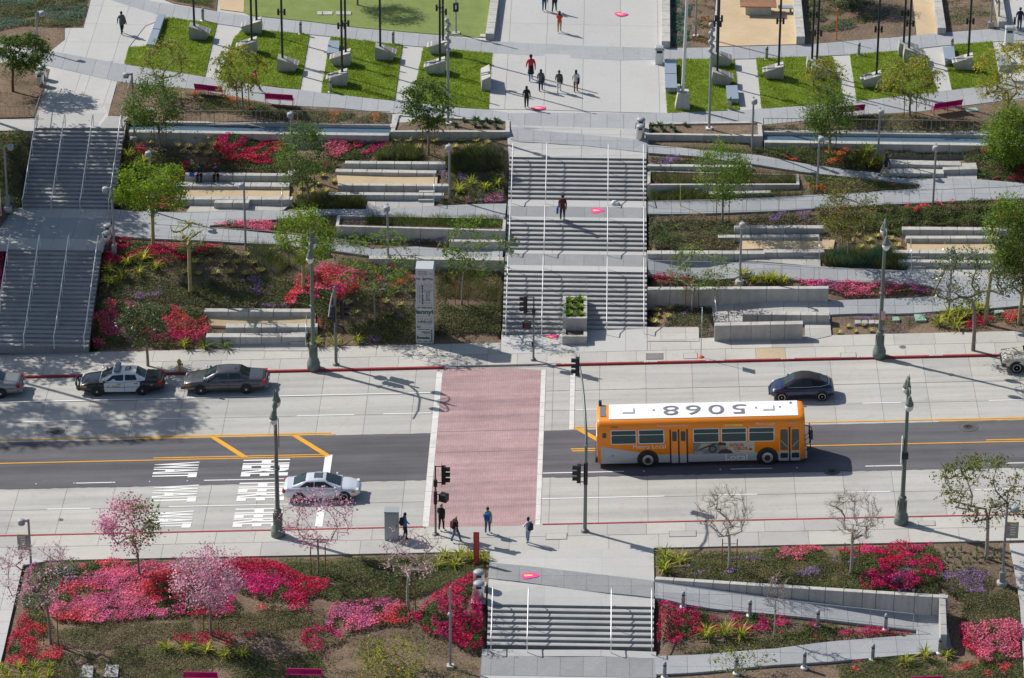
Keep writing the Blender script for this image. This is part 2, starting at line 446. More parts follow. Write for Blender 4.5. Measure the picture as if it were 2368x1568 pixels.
def lawn_mat(name, a, b2):
 m, t, b = nodes(name)
 c = ramp(t, noise(t, 1.0, 6, .7), [(.3, a), (.7, b2)])
 c2 = ramp(t, noise(t, 25, 2, .8), [(.3, (.7, .7, .7)), (.7, (1.25, 1.25, 1.2))])
 c = mix(t, 1.0, c, c2, 'MULTIPLY')
 t.links.new(c, b.inputs['Base Color']); b.inputs['Roughness'].default_value = .9; b.inputs['Specular IOR Level'].default_value = .15
 bp = t.nodes.new('ShaderNodeBump'); bp.inputs['Strength'].default_value = .6; bp.inputs['Distance'].default_value = .03
 t.links.new(noise(t, 30, 2, .8), bp.inputs['Height']); t.links.new(bp.outputs[0], b.inputs['Normal'])
 return m
M_lawn = lawn_mat('lawn_soil', (.14, .22, .03), (.22, .30, .05))
M_biglawn = lawn_mat('mown_lawn', (.17, .23, .065), (.24, .29, .10))
def brick_mat():
 m, t, b = nodes('stamped_brick')
 g = t.nodes.new('ShaderNodeNewGeometry')
 br = t.nodes.new('ShaderNodeTexBrick')
 mp = t.nodes.new('ShaderNodeMapping')
 mp.inputs['Rotation'].default_value = (0, 0, math.pi / 2)
 t.links.new(g.outputs['Position'], mp.inputs[0]); t.links.new(mp.outputs[0], br.inputs['Vector'])
 br.inputs['Color1'].default_value = (.47, .30, .295, 1); br.inputs['Color2'].default_value = (.42, .265, .265, 1)
 br.inputs['Mortar'].default_value = (.36, .25, .25, 1)
 br.inputs['Scale'].default_value = 1.0; br.inputs['Mortar Size'].default_value = .018
 br.inputs['Brick Width'].default_value = .30; br.inputs['Row Height'].default_value = .15
 st = ramp(t, noise(t, .5, 6, .7), [(.3, (.85, .84, .86)), (.7, (1.1, 1.1, 1.08))])
 sk = ramp(t, noise(t, 1, 4, .6, sc=(.12, 1.4, 1)), [(.35, (.76, .77, .80)), (.6, (1.05, 1.05, 1.05))])
 c = mix(t, 1.0, br.outputs[0], st, 'MULTIPLY'); c = mix(t, 1.0, c, sk, 'MULTIPLY')
 t.links.new(c, b.inputs['Base Color']); b.inputs['Roughness'].default_value = .85
 bp = t.nodes.new('ShaderNodeBump'); bp.inputs['Strength'].default_value = .5; bp.inputs['Distance'].default_value = .01
 bp.invert = True
 t.links.new(br.outputs['Fac'], bp.inputs['Height']); t.links.new(bp.outputs[0], b.inputs['Normal'])
 return m
M_brick = brick_mat()
# ------------------------------------------------------------------ sheets, slabs, walls, stairs, rails
def poly_cut(XY, xs, ys):
 bm = bmesh.new()
 vs = [bm.verts.new((p[0], p[1], 0)) for p in XY]
 f = bm.faces.new(vs); f.normal_update()
 if f.normal.z < 0: f.normal_flip()
 for axis, vals in ((0, xs), (1, ys)):
  n = Vector((1, 0, 0)) if axis == 0 else Vector((0, 1, 0))
  for v in vals:
   co = n * v
   bmesh.ops.bisect_plane(bm, geom=bm.verts[:] + bm.edges[:] + bm.faces[:], dist=1e-4, plane_co=co, plane_no=n)
 return bm
def sheet(name, XY, off, mat, cell=1.2, kind='structure', parent=None, zf=hz, thick=0.0):
 XY = [(p[0], p[1]) for p in XY]
 x0, x1 = min(p[0] for p in XY), max(p[0] for p in XY); y0, y1 = min(p[1] for p in XY), max(p[1] for p in XY)
 bm = poly_cut(XY, np.arange(math.ceil(x0 / cell) * cell, x1, cell), np.arange(math.ceil(y0 / cell) * cell, y1, cell))
 bmesh.ops.triangulate(bm, faces=bm.faces[:])
 bm.verts.ensure_lookup_table()
 co = np.array([v.co[:] for v in bm.verts])
 z = zf(co[:, 0], co[:, 1]) + off
 for v, zz in zip(bm.verts, z): v.co.z = zz
 if thick:
  ed = [e for e in bm.edges if e.is_boundary]
  r = bmesh.ops.extrude_edge_only(bm, edges=ed)
  for v in [g for g in r['geom'] if isinstance(g, bmesh.types.BMVert)]: v.co.z -= thick
 me = bpy.data.meshes.new(name); bm.to_mesh(me); bm.free()
 me.materials.append(mat)
 o = link(name, me, parent)
 if kind and parent is None: o['kind'] = kind
 return o
def slabs(parent, XY, xs, ys, off, mat, gap=0.02, zf=hz, name='slab', thick=0.16, limit=300, special=None, jit=0.0):
 XY = [(p[0], p[1]) for p in XY]
 bm = poly_cut(XY, xs, ys)
 k = 0
 for f in list(bm.faces):
  if f.calc_area() < 0.02: continue
  c = f.calc_center_median()
  pts = []
  vs = [v.co for v in f.verts]
  n = len(vs)
  # inset every edge by gap/2 (convex pieces)
  for i in range(n):
   p0, p1, p2 = vs[i - 1], vs[i], vs[(i + 1) % n]
   d1 = (p1 - p0).normalized(); d2 = (p2 - p1).normalized()
   n1 = Vector((-d1.y, d1.x, 0)); n2 = Vector((-d2.y, d2.x, 0))
   b = n1 + n2
   if b.length < 0.3: pts.append(p1 + (c - p1).normalized() * gap); continue
   b = b / max(0.5, b.dot(n1))
   pts.append(p1 + b * (gap / 2))
  m = mat
  if special:
   mm = special(c.x, c.y)
   if mm: m = mm
  j = random.uniform(-jit, jit)
  zz = zf(np.array([p.x for p in pts]), np.array([p.y for p in pts])) + off + j
  mb = MB()
  top = [(p.x, p.y, float(z)) for p, z in zip(pts, zz)]
  bot = [(p.x, p.y, float(z) - thick) for p, z in zip(pts, zz)]
  mb.add(top + bot, [tuple(range(n))] + [(i, n + i, n + (i + 1) % n, (i + 1) % n) for i in range(n)])
  mb.build(name, m, parent)
  k += 1
 bm.free()
def text_obj(name, body, mat, M, parent=None, size=1.0, ext=0.0, align='CENTER', bold=0.0, spacing=1.0):
 cu = bpy.data.curves.new(name, 'FONT'); cu.body = body; cu.size = size; cu.extrude = ext
 cu.align_x = align; cu.align_y = 'CENTER'; cu.offset = bold; cu.space_character = spacing; cu.resolution_u = 3
 tmp = bpy.data.objects.new(name, cu); COL.objects.link(tmp)
 dg = bpy.context.evaluated_depsgraph_get()
 me = bpy.data.meshes.new_from_object(tmp.evaluated_get(dg))
 bpy.data.objects.remove(tmp); bpy.data.curves.remove(cu)
 me.transform(M); me.materials.clear(); me.materials.append(mat)
 return link(name, me, parent)
def up(v): return v
def plan(a, b):
 """unit vectors along a wall a->b and back from it"""
 d = Vector((b.x - a.x, b.y - a.y, 0)); L = d.length; d.normalize()
 return d, Vector((-d.y, d.x, 0)), L
def block_wall(label, a, b, h, d, nb=6, h2=None, name='seat_wall', cat='wall', group=None, mat=None, sink=0.5, gap=0.03, off=0.0, zoff=0.0, cap=None):
 """wall of cast blocks: a, b photo readings (or world points) of the front foot line"""
 A = a if isinstance(a, Vector) else G(*a); B = b if isinstance(b, Vector) else G(*b)
 u, w, L = plan(A, B); h2 = h if h2 is None else h2
 t = thing(name, label, cat, A, math.atan2(u.y, u.x), group)
 xs = [0.0]
 rr = random.Random(int(abs(A.x * 100) + abs(A.y * 10)))
 for i in range(nb): xs.append(xs[-1] + 1 + rr.uniform(-.22, .22))
 sc = L / xs[-1]; xs = [x * sc for x in xs]
 for i in range(nb):
  x0, x1 = xs[i] + (gap / 2 if i else 0), xs[i + 1] - (gap / 2 if i < nb - 1 else 0)
  za = (B.z - A.z) * (x0 / L); zb = (B.z - A.z) * (x1 / L)
  ta = za + h + (h2 - h) * x0 / L; tb = zb + h + (h2 - h) * x1 / L
  c = 0.015; zl = min(za, zb) - sink
  vs = [(x0, 0, zl), (x1, 0, zl), (x1, d, zl), (x0, d, zl), (x0, 0, ta - c), (x1, 0, tb - c), (x1, d, tb - c), (x0, d, ta - c),
              (x0 + c, c, ta), (x1 - c, c, tb), (x1 - c, d - c, tb), (x0 + c, d - c, ta)]
  mb = MB().add(vs, [(3, 2, 1, 0), (0, 1, 5, 4), (1, 2, 6, 5), (2, 3, 7, 6), (3, 0, 4, 7), (4, 5, 9, 8), (5, 6, 10, 9), (6, 7, 11, 10), (7, 4, 8, 11), (8, 9, 10, 11)])
  mb.build('block', mat or M_wall, t)
 return t
def planter(label, corners, zt, h, th=0.28, soil=0.12, name='planter', joints=4, group=None, soil_mat=None, hs=None):
 """open box; corners = photo readings of the outer top rim (front-left, front-right, back-right, back-left)"""
 P = [Vector(at_z(x, y, z)) for (x, y), z in zip(corners, zt if hasattr(zt, '__len__') else [zt] * 4)]
 c = sum(P, Vector()) / 4
 t = thing(name, label, 'planter', (c.x, c.y, min(p.z for p in P) - h), 0, group)
 o = t.location
 inn = []
 for i in range(4):
  d1 = (P[i] - P[i - 1]); d2 = (P[(i + 1) % 4] - P[i]); d1.z = d2.z = 0; d1.normalize(); d2.normalize()
  n1 = Vector((-d1.y, d1.x, 0)); n2 = Vector((-d2.y, d2.x, 0)); b = n1 + n2; b /= max(.4, b.dot(n1))
  q_ = P[i] + b * th; q_.z = P[i].z; inn.append(q_)
 for i in range(4):
  a, b, ia, ib = P[i], P[(i + 1) % 4], inn[i], inn[(i + 1) % 4]
  nb = max(1, round((b - a).length / (1.9 if joints else 99)))
  for k in range(nb):
   f0, f1 = k / nb, (k + 1) / nb
   gp = 0.012 / max(.1, (b - a).length)
   f0 += gp if k else 0; f1 -= gp if k < nb - 1 else 0
   vs = []
   for p in (a.lerp(b, f0), a.lerp(b, f1), ia.lerp(ib, f1), ia.lerp(ib, f0)):
    vs.append(p - o)
   zb = -0.4
   bot = [Vector((v.x, v.y, zb)) for v in vs]
   MB().add(vs + bot, [(0, 1, 2, 3), (0, 4, 5, 1), (1, 5, 6, 2), (2, 6, 7, 3), (3, 7, 4, 0)]).build('wall_block', M_wall, t)
 sv = [p - o - Vector((0, 0, soil)) for p in inn]
 MB().add(sv, [(0, 1, 2, 3)]).build('soil', soil_mat or M_mulch, t)
 return t, inn
def stairs(label, x0, x1, yt, zt, n, rise, tread, skew=0.0, name='staircase'):
 t = thing(name, label, 'stairs', ((x0 + x1) / 2, yt, zt))
 hw = (x1 - x0) / 2
 for k in range(1, n + 1):
  yf = -k * tread; z = -k * rise
  if k == n: yf = -k * tread + 0.0
  mb = MB(); b = .012
  y1 = yf + tread
  dx = skew * yf
  vs = [(-hw + dx, yf, z - 0.6), (hw + dx, yf, z - 0.6), (hw + dx, yf, z - b), (-hw + dx, yf, z - b), (hw + dx, yf + b, z), (-hw + dx, yf + b, z), (hw + dx, y1 + .02, z), (-hw + dx, y1 + .02, z)]
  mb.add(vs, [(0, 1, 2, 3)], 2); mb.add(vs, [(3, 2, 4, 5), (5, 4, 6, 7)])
  mb.add([(-hw + dx, yf, z - .6), (-hw + dx, yf, z - b), (-hw + dx, yf + b, z), (-hw + dx, y1 + .02, z), (-hw + dx, y1 + .02, z - .6)], [(0, 1, 2, 3, 4)])
  mb.add([(hw + dx, yf, z - .6), (hw + dx, yf, z - b), (hw + dx, yf + b, z), (hw + dx, y1 + .02, z), (hw + dx, y1 + .02, z - .6)], [(4, 3, 2, 1, 0)])
  # dark non-slip strip near the nose
  mb.add([(-hw + dx, yf + .06, z + .003), (hw + dx, yf + .06, z + .003), (hw + dx, yf + .10, z + .003), (-hw + dx, yf + .10, z + .003)], [(0, 1, 2, 3)], 1)
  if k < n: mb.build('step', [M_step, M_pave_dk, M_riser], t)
 # the topmost riser
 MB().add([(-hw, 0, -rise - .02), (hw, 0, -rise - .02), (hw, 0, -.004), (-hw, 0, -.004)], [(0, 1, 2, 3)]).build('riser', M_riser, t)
 return t
def handrail(label, x, yt, zt, n, rise, tread, group, up_ext=1.0, skew=0.0, kink=True, dn=0.75, seg=3):
 """sloping stair rail on posts; top foot at (x, yt, zt)"""
 t = thing('handrail', label, 'handrail', (x, yt, zt), 0, group)
 H = .92; run = (n - 1) * tread; drop = n * rise; r = .034
 sx = lambda y: skew * y
 top = (0, .35, H); end = (sx(-run - .1), -run - .1, H - drop + rise * .3)
 ext = (sx(-run - dn), -run - dn, H - drop)
 pts = [(0, .35, .05), top, (0, 0.0, H), end, ext, (ext[0], ext[1], .05 - drop)]
 MB().path(pts[1:5], r, 8).build('rail', M_rail, t)
 p = MB().tube((0, .35, -.02), (0, .35, H - .01), r * .8); p.build('post', M_rail, t)
 MB().tube((ext[0], ext[1], -drop - .02), (ext[0], ext[1], H - drop - .01), r * .8).build('post', M_rail, t)
 for i in range(1, seg):
  f = i / seg
  y = -run * f; z = -drop * f
  MB().tube((sx(y), y, z - .25), (sx(y), y, z + H - .04), r * .7).build('post', M_rail, t)
 return t
M_rail = plain('polished_rail', (.93, .93, .94), .33, .8)
def guard_rail(label, pts, h=1.0, sp=2.0, low=0.12, name='guard_rail', group=None, off=0.0, mat=None):
 """path railing: thin top and bottom rails on slim posts, along photo readings of its foot"""
 P = [p if isinstance(p, Vector) else G(*p) for p in pts]
 L = [0.0]
 for i in range(1, len(P)): L.append(L[-1] + (P[i] - P[i - 1]).length)
 def pos(s):
  for i in range(1, len(P)):
   if s <= L[i] + 1e-6: return P[i - 1].lerp(P[i], (s - L[i - 1]) / max(1e-6, L[i] - L[i - 1]))
  return P[-1].copy()
 t = thing(name, label, 'railing', P[0], 0, group); o = Vector(P[0])
 n = max(1, round(L[-1] / sp))
 mt = mat or M_steel_lt
 st = [pos(L[-1] * i / n) - o for i in range(n + 1)]
 Z = Vector((0, 0, 1))
 MB().path([s + Z * h for s in st], .022, 6).build('top_rail', mt, t)
 MB().path([s + Z * low for s in st], .014, 5).build('bottom_rail', mt, t)
 post = MB().tube((0, 0, -.1), (0, 0, h), .016, n=6).mesh('post', mt)
 for s in st:
  c = link('post', post, t); c.location = s
 return t
M_steel_lt = plain('galvanised_rail', (.50, .51, .53), .4, .5)
def picket_fence(label, pts, h, sp, off=0.0):
 P = [p if isinstance(p, Vector) else G(*p) for p in pts]
 t = thing('picket_fence', label, 'fence', P[0]); o = Vector(P[0])
 L = (P[1] - P[0]).length; n = int(L / sp); Z = Vector((0, 0, 1))
 m = M_fence
 for z, nm in ((h, 'top_rail'), (.08, 'bottom_rail')):
  MB().path([Z * z, P[1] - o + Z * z], .022, 6).build(nm, m, t)
 pk = MB().box(-.011, .011, -.006, .006, .08, h).mesh('picket', m)
 po = MB().box(-.025, .025, -.015, .015, -.2, h).mesh('post', m)
 for i in range(n + 1):
  c = link('post' if i % 9 == 0 else 'picket', po if i % 9 == 0 else pk, t); c.location = (P[1] - o) * (i / n)
 return t
M_fence = plain('taupe_fence_paint', (.33, .27, .26), .5, .3)
# ------------------------------------------------------------------ ground far and near
_cy = [min(at_z(a, b, z)[1], at_z(c, d, z)[1]) for a, b, c, d, z in ((290, 305, 902, 308, 4.85), (1765, 326, 2300, 334, 4.7))]
HOLES = [(-32.2, -13.2, _cy[0] - .3, _cy[0] + 1.75), (11.5, 31, _cy[1] - .3, _cy[1] + 1.75), (-5.9, 4.0, 224.6, 243.2), (-38.9, -32.2, 222.6, 246.0), (-5.9, 4.1, 185.8, 189.8)]
def ground_z(X, Y):
 z = hz(X, Y) - 0.10
 st = (Y > NEAR_C - .8) & (Y < FAR_C + .8)
 z = np.where(st, z - .25, z)
 for a, b, c, d in HOLES:
  z = np.where((X > a) & (X < b) & (Y > c) & (Y < d), z - 1.1, z)
 return z
def grid_sheet(name, x0, x1, y0, y1, step, zf, mat):
 xs = np.arange(x0, x1 + .01, step); ys = np.arange(y0, y1 + .01, step)
 XX, YY = np.meshgrid(xs, ys); ZZ = zf(XX, YY)
 V = np.stack([XX, YY, ZZ], -1).reshape(-1, 3)
 nx, ny = len(xs), len(ys)
 i = np.arange((nx - 1) * (ny - 1)); a = (i // (nx - 1)) * nx + i % (nx - 1)
 F = np.stack([a, a + 1, a + 1 + nx, a + nx], -1)
 me = bpy.data.meshes.new(name); me.from_pydata(V.tolist(), [], F.tolist()); me.materials.append(mat)
 me.polygons.foreach_set('use_smooth', [True] * len(F))
 o = link(name, me); o['kind'] = 'structure'; return o
grid_sheet('planting_ground', -62, 62, 164, 312, 0.8, ground_z, M_mulch)
MB().add([(-1500, -300, -4.5), (1500, -300, -4.5), (1500, 2500, -4.5), (-1500, 2500, -4.5)], [(0, 1, 2, 3)]).build('ground', M_walk)['kind'] = 'structure'
def st_z(X, Y): return GRADE * np.asarray(X, float)
def rect(x0, x1, y0, y1): return [(x0, y0), (x1, y0), (x1, y1), (x0, y1)]
def flat_sheet(name, XY, off, mat, parent=None):
 me = bpy.data.meshes.new(name)
 me.from_pydata([(x, y, GRADE * x + off) for x, y in XY], [], [tuple(range(len(XY)))])
 me.materials.append(mat); o = link(name, me, parent)
 if parent is None: o['kind'] = 'structure'
 return o
road = flat_sheet('road', rect(-70, 70, NEAR_C, FAR_C), 0, M_joint)
XJ = np.arange(-69.4, 70, 2.92)
def slant(y0, y1, x0=-41, x1=34): return rect(x0, x1, y0, y1)
slabs(road, slant(216.62, FAR_C), XJ, [], .02, M_road, .022, st_z, 'road_slab')
slabs(road, slant(213.9, 216.58), XJ, [], .02, M_road, .02, st_z, 'road_slab')
slabs(road, slant(211.0, 213.88), XJ, [], .02, M_road, .02, st_z, 'road_slab')
slabs(road, slant(202.35, 205.2), XJ, [], .02, M_road, .02, st_z, 'road_slab')
slabs(road, slant(NEAR_C, 202.33), XJ, [], .02, M_road, .02, st_z, 'road_slab')
for a, b in ((-70, -41), (34, 70)): flat_sheet('road_edge', rect(a, b, NEAR_C, FAR_C), .012, M_road)
# asphalt lanes, with the ragged seam of the real one
xs = np.arange(-70, 70.1, .35)
edge = [(x, 205.02 + random.uniform(-.05, .05)) for x in xs] + [(x, 211.2 + random.uniform(-.02, .02)) for x in xs[::-1]]
flat_sheet('asphalt_lanes', edge, .026, M_asph)
# stamped crossing and its concrete borders
cw = flat_sheet('brick_crosswalk', [(-9.3, NEAR_C - .25), (-3.05, NEAR_C - .25), (-3.05, 219.5), (-5.0, FAR_C - .02), (-9.3, FAR_C - .02)], .032, M_brick)
for nm, x0, x1, y0, y1 in (('crossing_border', -9.72, -9.3, NEAR_C, 219.6), ('crossing_border', -3.05, -2.72, NEAR_C, 219.6), ('stop_border', -1.2, -.86, 211.25, 219.3)):
 b = flat_sheet(nm, rect(x0, x1, y0, y1), .030, M_joint)
 slabs(b, rect(x0, x1, y0, y1), [], np.arange(y0 + .7, y1, 1.9), .036, M_whiteworn, .03, st_z, 'border_slab')
for y in (208.55, 211.3):
 flat_sheet('crossing_seam', [(-9.25, y), (-3.1, y + .02), (-3.1, y + .07), (-9.25, y + .05)], .036, M_joint)
# painted lines
def line(name, x0, x1, y, w, mat, off=.034): return flat_sheet(name, rect(x0, x1, y - w / 2, y + w / 2), off, mat)
for x0, x1 in ((-70, -15.9), (-.95, 70)):
 line('yellow_line', x0, x1, 211.52, .13, M_yellow, .038)
 line('yellow_line', x0, x1 if x1 < 0 else 70, 208.40, .12, M_yellow, .038)
line('yellow_line', -26.6, -15.9, 208.66, .12, M_yellow, .038); line('yellow_line', -1.05, 3, 208.66, .12, M_yellow, .038); line('yellow_line', 24.2, 70, 208.66, .12, M_yellow, .038)
line('yellow_line', -28, -15.6, 211.30, .12, M_yellow, .038); line('yellow_line', 21.5, 70, 211.30, .12, M_yellow, .038)
for xa in (-23.5, -18.45, -.9):
 flat_sheet('yellow_hatch', [(xa, 211.4), (xa + .42, 211.4), (xa + 2.75, 208.5), (xa + 2.3, 208.5)], .044, M_yellow)
line('lane_line', -45, -9.9, 216.72, .11, M_white)
def dash_px(pts):
 for a, b, y in pts:
  A = on_street(a, y, .03); B = on_street(b, y, .03)
  line('lane_dash', A[0], B[0], A[1], .10, M_white)
Y1, Y2, Y3 = 213.92, 205.62, 202.38
for y, spans in ((Y1, [(-35.5, -31.6), (-27, -24.4), (-18.2, -14.6), (-12.8, -9.8), (-.8, .9), (10.8, 12.4), (17, 19.4), (24.8, 28)]),
                 (Y2, [(-31, -28.6), (-23.2, -15.2), (-2.7, 2.2), (8.6, 11.1), (16.7, 19.1), (25, 28)]),
                 (Y3, [(-32.3, -29.7), (-25, -15), (-2.7, 4.6), (7.6, 10.1), (15.4, 18.0), (23, 26)])):
 for a, b in spans: line('lane_dash', a, b, y, .10, M_white, .036)
line('stop_line', -16.05, -15.6, (208.7 + 199.4) / 2, 9.1, M_white, .0352)
# raised reflectors
rf = MB().lathe([(.06, 0), (.05, .02), (.02, .03)], 6).mesh('lane_reflector', M_white)
for x in np.arange(-38, 30, 2.3):
 if -16 < x < -2 or random.random() < .25: continue
 o = link('lane_reflector', rf); o.location = (x, Y2, GRADE * x + .026)
 tag(o, 'small raised white reflector on the asphalt lane line, one of a spaced row', 'reflector', 'reflectors along the asphalt lane line')
# WAIT HERE, three times
def road_word(word, x0, x1, y0, y1):
 cu = bpy.data.curves.new('t', 'FONT'); cu.body = word; cu.resolution_u = 2; cu.offset = .03
 tmp = bpy.data.objects.new('t', cu); COL.objects.link(tmp)
 me = bpy.data.meshes.new_from_object(tmp.evaluated_get(bpy.context.evaluated_depsgraph_get()))
 bpy.data.objects.remove(tmp)
 co = np.array([v.co[:] for v in me.vertices]); mn = co.min(0); mxx = co.max(0)
 u = (co[:, 0] - mn[0]) / (mxx[0] - mn[0]); v = (co[:, 1] - mn[1]) / (mxx[1] - mn[1])
 X = x0 + v * (x1 - x0); Y = y1 - u * (y1 - y0)
 for i, vv in enumerate(me.vertices): vv.co = (X[i], Y[i], GRADE * X[i] + .037)
 me.materials.append(M_white)
 o = link('road_word', me); o['kind'] = 'structure'; return o
for (xa, ya, xb, yb) in ((365, 1071, 470, 1104), (356, 1124, 454, 1161), (343, 1184, 442, 1221)):
 A = on_street(xa, ya); B = on_street(xb, yb)
 road_word('WAIT', -26.45 if ya < 1100 else A[0], (-26.45 if ya < 1100 else A[0]) + 2.75, B[1], A[1])
 x = on_street({1071: 556, 1124: 546, 1184: 537}[ya], yb)[0]
 road_word('HERE', x, x + 2.85, B[1] - .05, A[1] + .12)
# ------------------------------------------------------------------ kerbs
kerb = thing('kerb', 'red painted concrete kerb along the park side of the street', 'kerb', (0, FAR_C, 0)); kerb['kind'] = 'structure'
def kerb_run(parent, x0, x1, y0, y1, mats, hfun, L=3.05, y_off=0.0):
 x = x0
 while x < x1 - .01:
  e = min(x + L, x1)
  a, b = hfun(x), hfun(e)
  vs = [(x + .006, y0, GRADE * x - .2), (e - .006, y0, GRADE * e - .2), (e - .006, y0 + .015, GRADE * e + b - .02), (x + .006, y0 + .015, GRADE * x + a - .02),
              (e - .006, y0 + .035, GRADE * e + b), (x + .006, y0 + .035, GRADE * x + a), (e - .006, y1, GRADE * e + b), (x + .006, y1, GRADE * x + a), (e - .006, y1 + .01, GRADE * e - .2), (x + .006, y1 + .01, GRADE * x - .2)]
  vs = [(p[0] - parent.location.x, p[1] - parent.location.y, p[2] - parent.location.z) for p in vs]
  mb = MB().add(vs, [(0, 1, 2, 3), (3, 2, 4, 5), (5, 4, 6, 7), (7, 6, 8, 9)])
  mb.build('kerb_stone', mats(x, e), parent); x = e
def far_h(x):
 return .155 if x <= -9.2 or x >= -2.0 else max(.03, .155 - .125 * min(1, (x + 9.2) / 1.2, (-2.0 - x) / 1.2))
kerb_run(kerb, -70, -9.25, FAR_C, FAR_C + .17, lambda a, b: M_kerbred, far_h)
kerb_run(kerb, -9.25, -2.1, FAR_C, FAR_C + .17, lambda a, b: M_kerb, far_h, .9)
kerb_run(kerb, -2.1, 70, FAR_C, FAR_C + .17, lambda a, b: M_kerbred, far_h)
kerb2 = thing('kerb', 'thin red painted kerb line along the near side of the street', 'kerb', (0, NEAR_C, 0)); kerb2['kind'] = 'structure'
near_h = lambda x: .155 if x <= -9.6 or x >= -2.6 else .05
kerb_run(kerb2, -70, -9.6, NEAR_C - .16, NEAR_C, lambda a, b: M_kerbred, near_h)
kerb_run(kerb2, -9.6, -2.6, NEAR_C - .16, NEAR_C, lambda a, b: M_kerb, near_h, .9)
kerb_run(kerb2, -2.6, 70, NEAR_C - .16, NEAR_C, lambda a, b: M_kerbred, near_h)
for k_ in (kerb, kerb2):
 for p_ in ('label', 'category'): del k_[p_]
for X, w in ((-1.2, 'NO STOPPING'), (3.9, 'BUS ZONE'), (8.0, 'NO STOPPING'), (12.6, 'BUS ZONE'), (17.5, 'NO STOPPING'), (22.0, 'BUS ZONE'), (26.0, 'NO STOPPING')):
 text_obj('kerb_lettering', w, M_white, Matrix.Translation((X, .10, GRADE * X + .162)) @ Matrix.Rotation(-math.atan(GRADE), 4, 'Y') @ Matrix.Diagonal((1.15, .95, 1, 1)), kerb, .155, bold=.004)
# ------------------------------------------------------------------ pavements
def sw_off(X, Y): return GRADE * np.asarray(X, float) + .15
walk = sheet('sidewalk', [(-62, FAR_C + .16), (62, FAR_C + .16), (62, FAR_B + .02), (3.7, FAR_B + .02), (3.7, 225.4), (-5.7, 225.4), (-5.7, FAR_B + .02), (-62, FAR_B + .02)], -.012, M_joint, 3.0, zf=sw_off)
def tan_some(x, y):
 r = random.random()
 return M_walk_tan if abs(x - 11.5) < .8 and y < 222 else None
slabs(walk, rect(-41, 34, FAR_C + .18, 221.75), np.arange(-40.7, 34, 1.9), [], 0, M_walk, .02, sw_off, special=tan_some, jit=.003)
slabs(walk, rect(-41, -5.72, 221.77, FAR_B), np.arange(-40.1, 34, 2.4), [], 0, M_walk, .02, sw_off, jit=.003)
slabs(walk, rect(3.72, 34, 221.77, FAR_B), np.arange(3.9, 34, 2.6), [], 0, M_walk, .02, sw_off, jit=.003)
slabs(walk, rect(-5.70, 3.70, 221.77, 225.35), np.arange(-3.0, 3, 2.66), [], 0, M_plaza, .015, sw_off)
for a, b in ((-62, -41), (34, 62)): sheet('sidewalk_far_end', rect(a, b, FAR_C + .18, FAR_B), 0, M_walk, 4, zf=sw_off)
nwalk = sheet('near_sidewalk', rect(-62, 62, NEAR_B, NEAR_C - .16), -.012, M_joint, 3.0, zf=sw_off)
slabs(nwalk, rect(-41, 34, 197.55, NEAR_C - .17), np.arange(-40.2, 34, 2.3), [], 0, M_walk, .02, sw_off, jit=.003)
slabs(nwalk, rect(-41, 34, NEAR_B, 197.53), np.arange(-39.3, 34, 2.9), [], 0, M_walk, .02, sw_off, jit=.003)
for a, b in ((-62, -41), (34, 62)): sheet('near_sidewalk_end', rect(a, b, NEAR_B, NEAR_C - .17), 0, M_walk, 4, zf=sw_off)
# ------------------------------------------------------------------ the plaza below the street
def zlp(X, Y): return hz(X, Y)
lp = sheet('street_plaza', [(-5.55, 189.30), (3.9, 189.32), (3.9, NEAR_B), (-5.6, NEAR_B)], -.1, M_joint, 1.0)
slabs(lp, [(-5.55, 189.30), (3.9, 189.32), (3.9, NEAR_B), (-5.6, NEAR_B)], [-2.35, .9], [190.4, 191.5, 192.6, 193.7, 194.8], .012, M_plaza, .004)
bandp = [p[:2] for p in GP([(1131, 1302), (1156, 1304), (1511, 1344), (1514, 1384), (1156, 1341), (1128, 1338)])]
bs = sheet('diagonal_band', bandp, -.06, M_joint, 1.0)
slabs(bs, bandp, np.arange(-5.1, 3.9, 1.28), [190.4, 191.5, 192.6, 193.7], .045, M_pave_dk, .012, name='paver')
low = sheet('lower_plaza', rect(-5.8, 3.98, 178, 186.2), -.1, M_joint, 1.0)
slabs(low, rect(-5.75, 3.98, 185.62, 186.2), [-2.35, .9], [], .012, M_plaza, .015)
slabs(low, rect(-5.75, 3.98, 183.55, 185.6), np.arange(-5.2, 3.9, 1.28), [], .014, M_pave_dk, .012, name='paver')
slabs(low, rect(-5.75, 3.98, 179, 183.53), [-2.35, .9], [], .012, M_plaza, .015)
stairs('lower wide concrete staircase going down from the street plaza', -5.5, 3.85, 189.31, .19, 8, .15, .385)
for x in (-5.25, -3.23, 1.45, 3.72):
 handrail({-5.25: 'bright handrail at the left end of the lower stairs beside the crimson flowers', -3.23: 'bright handrail second from left on the lower stairs',
              1.45: 'bright handrail third from left on the lower stairs', 3.72: 'bright handrail at the right end of the lower stairs'}[x], x, 189.4, .19, 8, .15, .385, 'handrails of the lower stairs', seg=2)
